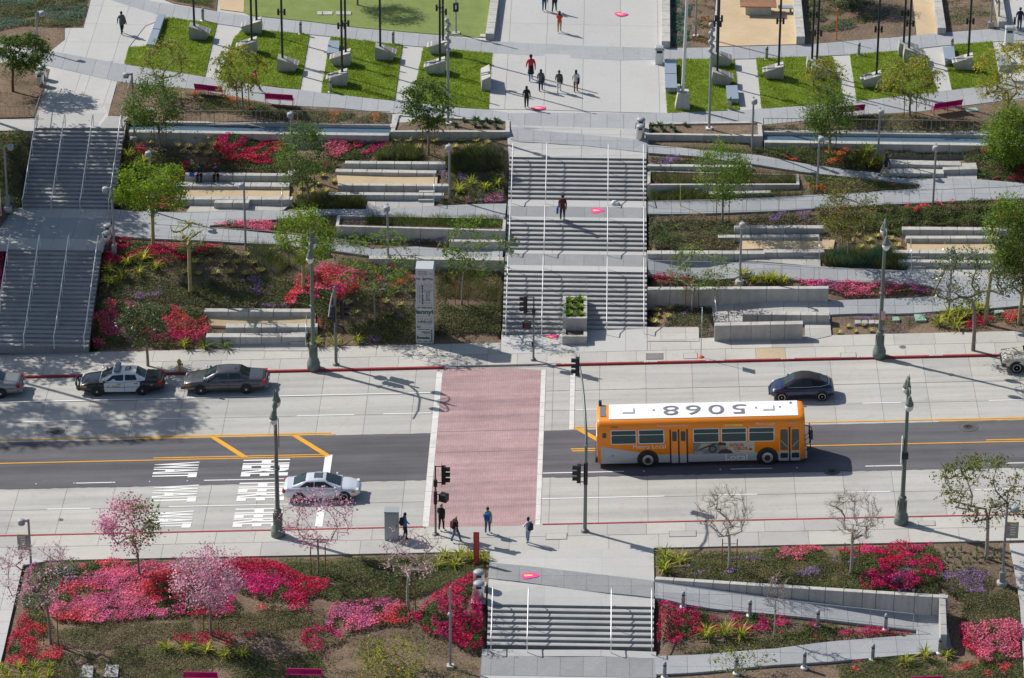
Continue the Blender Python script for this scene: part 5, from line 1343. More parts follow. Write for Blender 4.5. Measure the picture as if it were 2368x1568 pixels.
# ------------------------------------------------------------------ ornate street lamps
def street_lamp(label, bx, by, H=9.75, banner=False, plate=False, tag_ring=False):
 P = Vector(on_street(bx, by, .15)); t = thing('street_lamp', label, 'street lamp', P, 0, 'ornate green street lamps with two lanterns')
 MB().lathe([(.42, -.05), (.42, .42), (.37, .46), (.36, .60), (.30, .68), (.27, .95), (.21, 1.35), (.20, 1.55), (.24, 1.62), (.24, 1.72), (.17, 1.8)], 12).build('base', M_green, t)
 for k in range(8):
  a = 2 * math.pi * k / 8
  MB().box(-.03, .03, -.02, .02, .7, 1.5).xf(Matrix.Translation((.25 * math.cos(a), .25 * math.sin(a), 0)) @ Matrix.Rotation(a, 4, 'Z')).build('flute', M_green, t)
 MB().tube((0, 0, 1.75), (0, 0, H - 1.3), .14, .095, 12).build('pole', M_green, t)
 MB().lathe([(.19, 0), (.2, .05), (.14, .1)], 12, (0, 0, H * .45)).build('band', M_green, t)
 MB().lathe([(.13, 0), (.17, .1), (.15, .25), (.11, .4), (.14, .5), (.09, .7), (.05, .95), (.08, 1.02), (.03, 1.15), (.01, 1.3)], 10, (0, 0, H - 1.35)).build('finial', M_green, t)
 for s in (-1, 1):
  arm = MB().path([(0, 0, H - 1.1), (0, s * .35, H - .75), (0, s * .75, H - .62), (0, s * 1.05, H - .72), (0, s * 1.12, H - .95)], [.06, .055, .05, .045, .045], 7)
  arm.path([(0, 0, H - 1.45), (0, s * .4, H - 1.25), (0, s * .7, H - .85)], .03, 6); arm.build('arm', M_green, t)
  ln = MB().lathe([(.03, .0), (.10, -.05), (.12, -.18), (.22, -.42), (.25, -.5), (.24, -.56)], 14, (0, s * 1.12, H - .9)).build('lantern', M_green, t)
  MB().lathe([(.235, -.56), (.25, -.66), (.2, -.84), (.08, -.96), (.01, -.98)], 14, (0, s * 1.12, H - .9)).build('globe', M_glass, ln)
 if banner:
  b = MB().box(.16, .20, -.02, .02, H - 3.9, H - 2.0); b.build('banner_rod', M_dark, t)
  MB().add([(.02, -.16, H - 4.2), (.04, -.85, H - 4.15), (.04, -.85, H - 2.35), (.02, -.16, H - 2.3), (.0, -.16, H - 4.2), (.02, -.85, H - 4.15), (.02, -.85, H - 2.35), (.0, -.16, H - 2.3)], [(0, 1, 2, 3), (7, 6, 5, 4), (0, 4, 5, 1), (2, 6, 7, 3), (1, 5, 6, 2), (0, 3, 7, 4)]).build('banner', M_banner, t)
 if plate:
  MB().box(-.22, -.19, -.18, .18, H * .40, H * .58).build('sign_plate', M_wtile, t)
  MB().box(-.19, .19, -.19, .19, H * .44, H * .475).build('strap', M_dark, t)
 if tag_ring:
  MB().box(-.02, .25, -.2, -.17, H * .27, H * .33).build('small_notice', M_pinknote, t)
M_banner = ground('banner_cloth', (.33, .22, .22), .5, 3, 5, obj=0, bump=0); M_pinknote = plain('notice_pale_red', (.55, .35, .35), .6)
street_lamp('ornate green lamp on the far sidewalk beside the parked grey sedan', 725, 851)
street_lamp('ornate green lamp on the far sidewalk at the right', 2032, 823, tag_ring=True)
street_lamp('ornate green lamp with a street banner on the near sidewalk at the left', 643, 1238, banner=True)
street_lamp('ornate green lamp on the near sidewalk at the right', 2083, 1209, plate=True)
# ------------------------------------------------------------------ traffic signals
def sig_head(parent, x, y, z, ang, name='signal_head'):
 """three-lens head looking along local +x turned by ang"""
 M = Matrix.Translation((x, y, z)) @ Matrix.Rotation(R_(ang), 4, 'Z')
 mb = MB().bbox(-.12, .10, -.17, .17, -.56, .56, .02); mb.box(-.14, -.12, -.27, .27, -.68, .68)
 mb.xf(M); h = mb.build(name, M_black, parent)
 for k, c in enumerate((M_lr, M_ly, M_lg)):
  zz = .36 - k * .36
  v = MB()
  for j in range(9):
   a0, a1 = R_(-20 + j * 24.4), R_(-20 + (j + 1) * 24.4)
   v.add([(.10, .15 * math.cos(a0), zz + .15 * math.sin(a0)), (.10, .15 * math.cos(a1), zz + .15 * math.sin(a1)), (.36, .15 * math.cos(a1), zz + .15 * math.sin(a1)), (.36, .15 * math.cos(a0), zz + .15 * math.sin(a0))], [(0, 1, 2, 3)])
  v.xf(M); v.build('visor', M_black, h)
  l = MB().lathe([(.13, .10), (.12, .125)], 12, (0, 0, zz), axis='x'); l.xf(M); l.build('lens', c, h)
 return h
M_lr = plain('lens_red', (.10, .01, .01), .2); M_ly = plain('lens_amber', (.12, .07, .01), .2); M_lg = plain('lens_green', (.01, .08, .05), .2)
M_sigpole = plain('signal_pole_grey', (.18, .20, .19), .5, .3)
def ped_head(parent, x, y, z, ang):
 M = Matrix.Translation((x, y, z)) @ Matrix.Rotation(R_(ang), 4, 'Z')
 mb = MB().bbox(-.12, .12, -.24, .24, -.24, .24, .03).box(.12, .26, -.24, .24, .20, .24).box(.12, .26, -.24, -.21, -.2, .24).box(.12, .26, .21, .24, -.2, .24); mb.xf(M); h = mb.build('pedestrian_head', M_black, parent)
 l = MB().box(.12, .125, -.2, .2, -.2, .18); l.xf(M); l.build('lens', M_lr, h)
def bracket(parent, p0, p1): MB().path([p0, (p1[0], p1[1], p0[2])] if False else [p0, p1], .028, 6).build('bracket', M_black, parent)
# right kerb mast with an arched arm over the street
P = Vector(on_street(1352, 1229, .15)); t = thing('traffic_signal', 'grey signal mast with an arched arm reaching over the street beside the bus', 'traffic signal', P)
h1 = hgt(P, 1352, 1030)
MB().lathe([(.24, -.05), (.24, .06), (.15, .12), (.12, .2)], 12).tube((0, 0, .1), (0, 0, h1), .115, .085, 12).build('pole', M_sigpole, t)
tip = Vector(at_y(1340, 850, P.y + 6.4)) - P
arc = [(0, 0, h1 - .1), (0, .35, h1 + .55)] + [tuple(Vector((0, .35, h1 + .55)).lerp(tip, f) + Vector((0, 0, .9 * math.sin(math.pi * f * .9) * (1 - .35 * f)))) for f in (.2, .4, .6, .8, 1.0)]
MB().path(arc, [.085, .08, .075, .07, .06, .055, .05], 8).build('mast_arm', M_sigpole, t)
MB().lathe([(.11, -.06), (.11, .06)], 10, (0, 0, h1 - .02)).build('collar', M_sigpole, t)
e_ = arc[-1]
sig_head(t, e_[0] - .15, e_[1], e_[2] - .1, 180)
for zz, in ((3.9,), ): pass
hh2 = hgt(P, 1340, 1095); sig_head(t, -.42, 0, hh2, 180); bracket(t, (0, 0, hh2 + .55), (-.42, 0, hh2 + .55)); bracket(t, (0, 0, hh2 - .55), (-.42, 0, hh2 - .55)); MB().tube((0, 0, hh2 - .7), (0, 0, hh2 + .7), .13, n=10).build('sleeve', M_black, t)
# left near pole with pedestrian head
P = Vector(on_street(1007, 1236, .15)); t = thing('traffic_signal', 'slim dark signal pole at the crosswalk corner beside the person in black', 'traffic signal', P)
h1 = hgt(P, 1007, 1100)
MB().lathe([(.2, -.05), (.2, .06), (.1, .12)], 10).tube((0, 0, 0), (0, 0, h1), .07, .06, 10).build('pole', M_sigpole, t)
z1 = hgt(P, 1007, 1098); sig_head(t, .5, 0, z1, 0); bracket(t, (0, 0, z1 + .55), (.5, 0, z1 + .55)); bracket(t, (0, 0, z1 - .5), (.5, 0, z1 - .5)); MB().tube((0, 0, z1 - .6), (0, 0, z1 + .58), .04, n=8).build('riser', M_black, t); MB().tube((0, 0, z1 - .75), (0, 0, z1 - .35), .12, n=10).build('sleeve', M_black, t)
z2 = hgt(P, 1007, 1151); ped_head(t, .45, .0, z2, 60); bracket(t, (0, 0, z2 + .22), (.4, 0, z2 + .22)); bracket(t, (0, 0, z2 - .22), (.4, 0, z2 - .22)); MB().tube((0, 0, z2 - .4), (0, 0, z2 + .4), .11, n=10).build('sleeve', M_black, t)
# far pole by the central stairs
P = Vector(on_street(1233, 833, .15)); t = thing('traffic_signal', 'slim signal pole with a pedestrian head at the foot of the central stairs', 'traffic signal', P)
h1 = hgt(P, 1234, 712)
MB().lathe([(.2, -.05), (.18, .06), (.1, .2)], 10).tube((0, 0, 0), (0, 0, h1), .07, .06, 10).build('pole', M_sigpole, t)
z1 = hgt(P, 1234, 704); sig_head(t, -.55, 0, z1, 180); bracket(t, (0, 0, z1 + .5), (-.5, 0, z1 + .5)); bracket(t, (0, 0, z1 - .5), (-.5, 0, z1 - .5)); MB().tube((0, 0, z1 - .6), (0, 0, z1 + .52), .04, n=8).build('riser', M_black, t); MB().tube((0, 0, z1 - .72), (0, 0, z1 - .3), .11, n=10).build('sleeve', M_black, t)
z2 = hgt(P, 1234, 750); ped_head(t, -.42, -.05, z2, 255); bracket(t, (0, 0, z2 + .22), (-.4, 0, z2 + .22)); bracket(t, (0, 0, z2 - .22), (-.4, 0, z2 - .22)); MB().box(-.12, -.02, -.1, .08, 1.0, 1.3).build('push_button', M_black, t)
# far left mast, its arm arching towards the viewer
P = Vector(on_street(777, 844, .15)); t = thing('traffic_signal', 'grey signal mast beside the far left ornate lamp, its arm arching towards the viewer', 'traffic signal', P)
h1 = hgt(P, 775, 668)
MB().lathe([(.22, -.05), (.22, .06), (.14, .12), (.11, .2)], 12).tube((0, 0, .1), (0, 0, h1), .105, .08, 12).lathe([(.09, 0), (.1, .08), (.03, .2)], 8, (0, 0, h1)).build('pole', M_sigpole, t)
pts = [(0, 0, h1 - .5), (-.02, -.5, h1 + .05), (-.05, -1.5, h1 + .35), (-.08, -3.0, h1 + .35), (-.1, -4.3, h1 + .1)]
MB().path(pts, [.07, .065, .06, .055, .05], 8).build('mast_arm', M_sigpole, t)
z1 = hgt(P, 775, 718)
sig_head(t, -.12, -.45, z1, 190); sig_head(t, .5, .1, z1, 350); bracket(t, (0, 0, z1 + .5), (.5, .1, z1 + .5)); bracket(t, (0, 0, z1 - .5), (.5, .1, z1 - .5)); bracket(t, (0, 0, z1 - .4), (-.1, -.4, z1 - .4))
ped_head(t, .3, -.1, 2.6, 285)
# ------------------------------------------------------------------ vehicles
M_glassd = plain('dark_window', (.016, .028, .032), .06, 0, 0, .7)
M_glassb = plain('blue_window', (.022, .062, .068), .12, 0, 0, .35)
M_tyre = plain('tyre', (.012, .012, .013), .8)
M_rim = plain('alloy_rim', (.55, .55, .57), .3, .8)
M_rimdk = plain('black_wheel', (.012, .012, .014), .6)
M_hub = plain('hub_cap', (.5, .5, .5), .35, .4)
M_head_l = plain('headlight', (.7, .72, .72), .12)
M_amber = plain('amber_lens', (.62, .22, .03), .2)
M_tail = plain('tail_lens', (.38, .012, .02), .2)
def paint(name, col, rough=.32, metal=.0, coat=.5):
 return plain(name, col, rough, metal, coat)
def street_pose(t, x, y, flip=False):
 t.location = (x, y, GRADE * x + .03)
 a = math.atan(GRADE)
 t.rotation_euler = (Matrix.Rotation(-a, 4, 'Y') @ Matrix.Rotation(math.pi if flip else 0, 4, 'Z')).to_euler()
def wheel(t, x, y, side, R=.33, W=.22, rim=.66, spokes=7, style='alloy', name='wheel'):
 """side -1: faces the right-hand side of the car (local -y)"""
 s = side
 pr = [(R * .55, -W / 2), (R * .93, -W / 2), (R, -W / 2 + .03), (R, W / 2 - .03), (R * .93, W / 2), (R * .55, W / 2)]
 w = MB().lathe(pr, 22, (x, y - s * 0 - s * W / 2 * 0, R), axis='y').build(name, M_tyre, t)
 ys = y + s * (W / 2 + .004)
 r = R * rim
 if style == 'steel':
  a, b = sorted((ys - .01, ys)); MB().lathe([(r, a - y), (r, b - y)], 18, (x, y, R), axis='y').build('rim', M_rimdk, w)
  MB().lathe([(.07, min(0, s * .05)), (.06, max(0, s * .05))], 12, (x, ys, R), axis='y').build('hub', M_hub, w)
 elif style == 'bus':
  MB().lathe([(r, -.012), (r, .012)], 22, (x, ys, R), axis='y').build('rim', M_rim, w)
  MB().lathe([(r * .55, -.03), (r * .5, .03)], 12, (x, ys + s * .02, R), axis='y').build('hub', M_rimdk, w)
  for k in range(10):
   a = k * math.pi / 5; MB().lathe([(.028, -.006), (.028, .006)], 6, (x + r * .75 * math.cos(a), ys + s * .014, R + r * .75 * math.sin(a)), axis='y').build('wheel_nut', M_rimdk, w)
 else:
  MB().lathe([(r * .97, -.004), (r * .97, .002)], 20, (x, ys, R), axis='y').build('rim_back', M_rimdk, w)
  ring = MB(); n = 24
  for k in range(n):
   a0, a1 = 2 * math.pi * k / n, 2 * math.pi * (k + 1) / n
   ring.add([(x + r * f * math.cos(a), ys + s * .012, R + r * f * math.sin(a)) for a, f in ((a0, 1.02), (a1, 1.02), (a1, .88), (a0, .88))], [(0, 1, 2, 3) if s < 0 else (3, 2, 1, 0)])
  ring.build('rim', M_rim, w)
  for k in range(spokes):
   a = 2 * math.pi * k / spokes; ca, sa = math.cos(a), math.sin(a); h = r * (.42 if spokes < 8 else .2) / 2
   q_ = [(x + ca * .03 - sa * h, R + sa * .03 + ca * h), (x + ca * r * .9 - sa * h * .7, R + sa * r * .9 + ca * h * .7), (x + ca * r * .9 + sa * h * .7, R + sa * r * .9 - ca * h * .7), (x + ca * .03 + sa * h, R + sa * .03 - ca * h)]
   MB().add([(a_, ys + s * .014, b_) for a_, b_ in q_], [(0, 1, 2, 3), (3, 2, 1, 0)]).build('spoke', M_rim, w)
  MB().lathe([(.045, -.008), (.04, .008)], 10, (x, ys + s * .016, R), axis='y').build('hub', M_rim, w)
 return w
def loft(mb, rings, mi=0, smooth=True, close=True):
 n = len(rings[0]); vs = [p for r in rings for p in r]
 fs = []
 for i in range(len(rings) - 1):
  for k in range(n if close else n - 1):
   fs.append((i * n + k, i * n + (k + 1) % n, (i + 1) * n + (k + 1) % n, (i + 1) * n + k))
 mb.add(vs, fs, mi, smooth)
 return mb
def interp(tab, x):
 for (x0, *a), (x1, *b) in zip(tab, tab[1:]):
  if x <= x1:
   f = (x - x0) / (x1 - x0); f = max(0, min(1, f))
   return [p + (q_ - p) * f for p, q_ in zip(a, b)]
 return list(tab[-1][1:])
def car(label, L, Wd, body, cabin, wheels, mats, R=.33, style='alloy', spokes=7, mirrors=True, doors=(), two_door=False, soft=None, arch=1.22, group=None):
 """front of the car at local +x. body rows: x, z_low, z_top, half width; cabin rows: x, z_top, w_top, z_belt, w_belt"""
 paint_m, lower_m = mats[0], mats[1] if len(mats) > 1 else mats[0]
 t = thing('car', label, 'car', (0, 0, 0), 0, group)
 xs = sorted(set([r[0] for r in body] + list(np.linspace(body[0][0], body[-1][0], 19))))
 rings = []
 for x in xs:
  zl, zt, w = interp(body, x)
  zm = zl + (zt - zl) * .52
  half = [(0, zt), (w * .55, zt - .004), (w * .84, zt - .03), (w * .95, zt - .085), (w * .99, zm + .05), (w, zm - .05), (w * .985, zl + .1), (w * .9, zl), (0, zl)]
  ring = [(x, y, z) for y, z in half] + [(x, -y, z) for y, z in half[-2:0:-1]]
  rings.append(ring)
 b = MB(); loft(b, rings)
 b.add(rings[0], [tuple(range(len(rings[0])))]); b.add(rings[-1], [tuple(range(len(rings[-1]) - 1, -1, -1))])
 bd = b.build('body', paint_m, t)
 # cabin shell
 cr = []
 cx_ = sorted(set([r[0] for r in cabin] + [r for i in range(len(cabin) - 1) for r in np.linspace(cabin[i][0], cabin[i + 1][0], 4)]))
 for x in cx_:
  zt, wt, zb, wb = interp(cabin, x)
  k = min(1, max(0, (zt - zb) / .4))
  half = [(0, zt + .015 * k), (wt * .6, zt + .006 * k), (wt * .9, zt - .03 * k), (wt, zt - .075 * k), (wb, zb), (wb, zb - .12)]
  cr.append([(x, y, z) for y, z in half] + [(x, -y, z) for y, z in half[::-1][:-1]])
 c = MB(); loft(c, cr)
 c.build('roof', soft or paint_m, t)
 i1, i2 = cabin[1], cabin[2]
 def pane(nm, pts, m=M_glassd, d=.012):
  P = [Vector(p) for p in pts]; nrm = (P[1] - P[0]).cross(P[2] - P[0]).normalized()
  cc = sum(P, Vector()) / len(P)
  if nrm.dot(cc - Vector(((i1[0] + i2[0]) / 2, 0, i1[3] * .6))) < 0: P.reverse(); nrm = -nrm
  MB().add([p + nrm * d for p in P], [tuple(range(len(P)))]).build(nm, m, t)
 def cab_pt(x, v, s):
  """v 0 belt .. 1 top of the side"""
  zt, wt, zb, wb = interp(cabin, x); k = min(1, max(0, (zt - zb) / .4))
  return (x, s * (wb + (wt - wb) * v), zb + (zt - .075 * k - zb) * v)
 # front and rear glass
 for nm, (xa, za, wa, zba, wba), (xb, zb_, wb_, zbb, wbb) in (('rear_window', cabin[0], cabin[1]), ('windshield', cabin[-1], cabin[-2])):
  def gp(f, yy):
   x = xa + (xb - xa) * f; zt, wt, z0, w0 = interp(cabin, x); k = min(1, max(0, (zt - z0) / .4))
   return (x, yy * (wt * .88), zt + (.015 - .03 * abs(yy)) * k)
  for f0, f1 in ((.06, .5), (.5, .93)):
   pts = [gp(f0, -1), gp(f0, 0), gp(f0, 1), gp(f1, 1), gp(f1, 0), gp(f1, -1)]
   P = [Vector(p) + Vector((0, 0, .018)) + Vector(((-.012) if nm == 'rear_window' else .012, 0, 0)) for p in pts]
   f_ = [(0, 1, 4, 5), (1, 2, 3, 4)]
   if nm == 'windshield': f_ = [g[::-1] for g in f_]
   MB().add(P, [g[::-1] for g in f_], 0, True).build(nm, M_glassd, t)
 # side glass
 xr, xf = cabin[0][0], cabin[-1][0]
 rr, rf = cabin[1][0], cabin[-2][0]
 splits = doors if doors else ((rr - .25, (rr + rf) / 2 - .04), ((rr + rf) / 2 + .04, rf + .32))
 for s in (-1, 1):
  for a, b_ in splits:
   pts = [cab_pt(a, .12, s), cab_pt(b_, .12, s), cab_pt(min(b_, rf + .02 if b_ > rf else b_), .92, s), cab_pt(max(a, rr - .02 if a < rr else a), .92, s)]
   pts = [(x, y + s * .010, z) for x, y, z in pts]
   pane('side_window', pts, M_glassd, .008)
  if mirrors:
   x = cabin[-1][0] - .32; w = interp(cabin, x)[3]; z = interp(cabin, x)[2]
   mb = MB().lathe([(.02, -.07), (.08, -.05), (.09, .03), (.02, .07)], 8, (x, s * (w + .12), z + .05), axis='x'); mb.build('mirror', mats[2] if len(mats) > 2 else paint_m, t)
 for x in wheels:
  w = interp(body, x)[2]
  for s in (-1, 1):
   ar = MB(); n = 16; Ra = R * arch
   ar.add([(x, s * (w + .004), R)] + [(x + Ra * math.cos(a), s * (w + .004), max(.2, R + Ra * math.sin(a))) for a in np.linspace(-.6, math.pi + .6, n)], [tuple([0] + list(range(1, n + 1)))[::(-1 if s > 0 else -1)] if s > 0 else tuple([0] + list(range(1, n + 1)))])
   ar.build('wheel_arch', M_black, t)
   wheel(t, x, s * (w - .09), s, R, .22, .66, spokes, style)
 return t, bd
def side_plate(t, name, pts, y, m):
 """thin panel on the flank, pts in x,z; y sign gives the side"""
 d = -.004 if y < 0 else .004
 a = sum(pts[i][0] * pts[(i + 1) % len(pts)][1] - pts[(i + 1) % len(pts)][0] * pts[i][1] for i in range(len(pts)))
 if (a > 0) == (y > 0): pts = pts[::-1]
 return MB().add([(x, y + d, z) for x, z in pts], [tuple(range(len(pts)))]).build(name, m, t)
def bar(t, name, x0, x1, y0, y1, z0, z1, m): return MB().bbox(min(x0, x1), max(x0, x1), y0, y1, z0, z1, .015).build(name, m, t)
SED_B = [(-2.68, .42, .62, .70), (-2.62, .34, .88, .84), (-2.45, .30, .98, .90), (-1.55, .27, 1.04, .95), (-.9, .24, 1.02, .965), (.9, .24, .99, .965), (1.35, .26, .97, .95), (2.1, .28, .88, .92), (2.45, .32, .78, .86), (2.6, .40, .62, .72)]
SED_C = [(-1.62, 1.03, .62, 1.02, .82), (-.98, 1.42, .60, 1.02, .90), (-.2, 1.45, .62, 1.0, .92), (.42, 1.41, .60, .99, .92), (1.28, .99, .66, .97, .84)]
def sedan(label, pm, rm, **k):
 t, b = car(label, 5.3, 1.95, SED_B, SED_C, (-1.42, 1.46), (pm, pm, M_black), .34, 'steel', doors=((-1.12, -.36), (-.26, .86)), soft=rm, **k)
 for s in (-1, 1):
  bar(t, 'headlight', 2.30, 2.52, s * .60 - .2, s * .60 + .2, .60, .76, M_head_l)
  side_plate(t, 'corner_light', [(2.08, .60), (2.42, .60), (2.42, .72), (2.08, .74)], s * .905, M_amber)
  bar(t, 'tail_light', -2.66, -2.40, s * .74 - .15, s * .74 + .145, .66, .90, M_tail)
  for x in (.98, -.31, -1.3): side_plate(t, 'door_seam', [(x - .008, .34), (x + .008, .34), (x + .008, .96), (x - .008, .96)], s * .968, M_black)
  for x in (.02, -1.05): side_plate(t, 'door_handle', [(x - .12, .84), (x + .12, .84), (x + .12, .88), (x - .12, .88)], s * .968, M_black)
  side_plate(t, 'trim_strip', [(-2.3, .62), (2.1, .60), (2.1, .63), (-2.3, .65)], s * .972, M_black)
 bar(t, 'bumper', 2.45, 2.72, -.78, .78, .36, .55, M_black if rm is not pm else pm); bar(t, 'bumper', -2.80, -2.55, -.82, .82, .38, .58, pm); bar(t, 'grille', 2.50, 2.60, -.35, .35, .56, .72, M_steel)
 bar(t, 'licence_plate', -2.82, -2.79, -.15, .15, .60, .72, M_white)
 # spot lamps by the windshield
 for s in (-1, 1): MB().lathe([(.01, -.06), (.07, -.03), (.075, .04), (.01, .05)], 8, (1.18, s * .88, 1.10), axis='x').build('spot_lamp', M_steel, t)
 return t
P_black = paint('police_black', (.010, .011, .014), .22); P_white = paint('police_white', (.72, .72, .74), .3)
P_grey = paint('graphite_paint', (.105, .105, .115), .3, .5); P_silver = paint('silver_paint', (.30, .30, .30), .32, .5); P_pearl = paint('pearl_white_paint', (.66, .69, .74), .28, .15); P_navy = paint('navy_paint', (.010, .020, .075), .16, .2, .8); P_beige = paint('beige_paint', (.60, .54, .44), .35, .1)
def near_y(px, py):            # foot of a near-side tyre
 p = on_street(px, py, .03); return p
# patrol car
a = near_y(224, 917); b = near_y(332.6, 913.6)
t = sedan('black and white sheriff patrol car with light bar, parked at the red kerb', P_black, P_white)
street_pose(t, (a[0] + b[0]) / 2, (a[1] + b[1]) / 2 + .93, True)
for s in (-1, 1):
 pan = side_plate(t, 'white_door', [(.97, .32), (1.0, .60), (.97, .95), (-.30, .96), (-.30, .30)], s * .968, P_white); side_plate(t, 'white_door', [(-.32, .30), (-.32, .96), (-1.32, .97), (-1.30, .7), (-1.05, .45), (-.98, .30)], s * .968, P_white)
 for x in (.02, -1.05): side_plate(t, 'door_handle', [(x - .13, .83), (x + .13, .83), (x + .13, .87), (x - .13, .87)], s * .975, M_black)
 st = [(.72 + (.11 if k % 2 == 0 else .05) * math.cos(k * math.pi / 6 + math.pi / 2), .70 + (.11 if k % 2 == 0 else .05) * math.sin(k * math.pi / 6 + math.pi / 2)) for k in range(12)]
 side_plate(t, 'door_star', st, s * .973, plain('badge_gold', (.48, .36, .10), .4) if s < 0 else MATS['badge_gold'])
 M = Matrix.Translation((.22, s * .976, .68)) @ (Matrix.Rotation(math.pi, 4, 'Z') if s > 0 else Matrix.Identity(4)) @ Matrix.Rotation(R_(90), 4, 'X')
 text_obj('door_lettering', 'SHERIFF', MATS['badge_gold'], M, t, .15, 0, 'CENTER', .006)
 text_obj('door_lettering', '911', M_white, Matrix.Translation((-2.05, s * .955, .72)) @ (Matrix.Rotation(math.pi, 4, 'Z') if s > 0 else Matrix.Identity(4)) @ Matrix.Rotation(R_(90), 4, 'X'), t, .13)
lb = MB().bbox(-.02, .34, -.60, .60, 1.50, 1.61, .03).box(.1, .2, -.5, .5, 1.44, 1.5).build('light_bar', plain('light_bar_grey', (.13, .15, .18), .25), t)
text_obj('roof_number', '322', M_black, Matrix.Translation((-.52, 0, 1.475)) @ Matrix.Rotation(R_(-90), 4, 'Z') @ Matrix.Diagonal((1.05, 1.15, 1, 1)), t, .42, bold=.008)
text_obj('roof_number', '2', M_black, Matrix.Translation((.47, -.1, 1.462)) @ Matrix.Rotation(R_(-90), 4, 'Z'), t, .24)
MB().path([(2.70, -.5, .42), (2.84, -.45, .62), (2.84, -.4, .78), (2.84, .4, .78), (2.84, .45, .62), (2.70, .5, .42)], .05, 7).box(2.74, 2.82, -.56, -.42, .36, .82).box(2.74, 2.82, .42, .56, .36, .82).build('push_bar', M_black, t)
# graphite sedan, silver sedan at the picture edge
a = near_y(464, 913); b = near_y(573, 911)
t = sedan('dark graphite four-door sedan parked at the red kerb behind the hydrant', P_grey, P_grey); street_pose(t, (a[0] + b[0]) / 2, (a[1] + b[1]) / 2 + .93, True)
MB().tube((-.75, .2, 1.44), (-.78, .2, 1.56), .02, n=6).lathe([(.06, 0), (.03, .04)], 8, (-.75, .2, 1.44)).build('aerial', M_black, t)
a = near_y(3, 921)
t = sedan('silver sedan parked at the kerb, its rear end at the left picture edge', P_silver, P_silver); street_pose(t, a[0] - 1.42, a[1] + .93, True)
# pearl white coupe heading right
CB = [(-2.30, .40, .72, .66), (-2.24, .34, .88, .78), (-2.05, .28, .99, .84), (-1.3, .24, 1.0, .89), (0, .22, .96, .90), (1.0, .24, .93, .89), (1.7, .27, .86, .85), (2.1, .30, .76, .76), (2.28, .36, .64, .60), (2.34, .42, .55, .42)]
CC = [(-1.72, 1.0, .58, .99, .72), (-.85, 1.34, .56, .98, .80), (-.2, 1.39, .58, .96, .83), (.22, 1.36, .57, .95, .84), (1.22, .93, .66, .93, .82)]
t, _ = car('pearl white two-door coupe with sunroof waiting behind the pink blossom tree', 4.7, 1.8, CB, CC, (-1.32, 1.36), (P_pearl, P_pearl), .33, 'alloy', 6, doors=((-1.28, -.42), (-.36, .78)))
a = near_y(688, 1161); b = near_y(799, 1162); street_pose(t, (a[0] + b[0]) / 2, (a[1] + b[1]) / 2 + .84)
MB().add([(-.42, -.33, 1.412), (.1, -.33, 1.398), (.1, .33, 1.398), (-.42, .33, 1.412)], [(0, 1, 2, 3)]).build('sunroof', plain('sunroof_glass', (.07, .09, .12), .15), t)
for s in (-1, 1):
 bar(t, 'headlight', 2.06, 2.24, s * .58 - .16, s * .58 + .14, .58, .74, M_head_l); side_plate(t, 'corner_light', [(1.82, .58), (2.06, .58), (2.04, .72), (1.82, .74)], s * .835, M_amber)
 bar(t, 'tail_light', -2.32, -2.1, s * .66 - .14, s * .66 + .13, .66, .86, M_tail); side_plate(t, 'door_seam', [(.86, .32), (.875, .32), (.875, .92), (.86, .92)], s * .905, M_black)
# navy convertible with black soft top heading left
BB = [(-2.02, .44, .62, .50), (-1.95, .32, .86, .72), (-1.75, .26, .98, .80), (-1.25, .24, 1.04, .86), (-.5, .24, 1.0, .84), (.4, .24, .98, .83), (.9, .24, .98, .85), (1.3, .26, .94, .85), (1.7, .28, .82, .76), (1.92, .34, .68, .60), (2.02, .42, .56, .42)]
BC = [(-1.62, 1.05, .52, 1.02, .66), (-1.12, 1.33, .54, 1.02, .76), (-.5, 1.51, .56, 1.0, .80), (.0, 1.53, .56, .98, .81), (.36, 1.45, .55, .98, .80), (1.12, 1.0, .60, .96, .74)]
t, _ = car('navy blue small convertible with black soft top driving left beside the bus', 4.1, 1.72, BB, BC, (-1.24, 1.26), (P_navy, P_navy), .33, 'alloy', 14, doors=((-.62, -.12), (-.06, .78)), soft=plain('soft_top', (.012, .012, .016), .85))
a = near_y(1805.7, 929); b = near_y(1902, 927); street_pose(t, (a[0] + b[0]) / 2, (a[1] + b[1]) / 2 + .78, True)
for s in (-1, 1):
 MB().lathe([(.13, -.06), (.12, .05), (.04, .08)], 12, (1.72, s * .60, .70), axis='x').build('headlight', M_head_l, t); bar(t, 'turn_signal', 1.84, 1.96, s * .50 - .1, s * .50 + .08, .46, .54, M_amber)
 MB().lathe([(.04, -.08), (.11, -.04), (.11, .06)], 12, (-1.86, s * .56, .78), axis='x').build('tail_light', M_tail, t)
 MB().path([(-1.66, s * .60, 1.05), (-1.2, s * .80, 1.03), (-.5, s * .835, 1.01), (.75, s * .83, .99)], .018, 6).build('chrome_strip', M_steel, t)
MB().path([(-1.66, -.60, 1.05), (-1.72, 0, 1.06), (-1.66, .60, 1.05)], .018, 6).build('chrome_strip', M_steel, t)
bar(t, 'bumper', 1.9, 2.06, -.5, .5, .36, .5, P_navy)
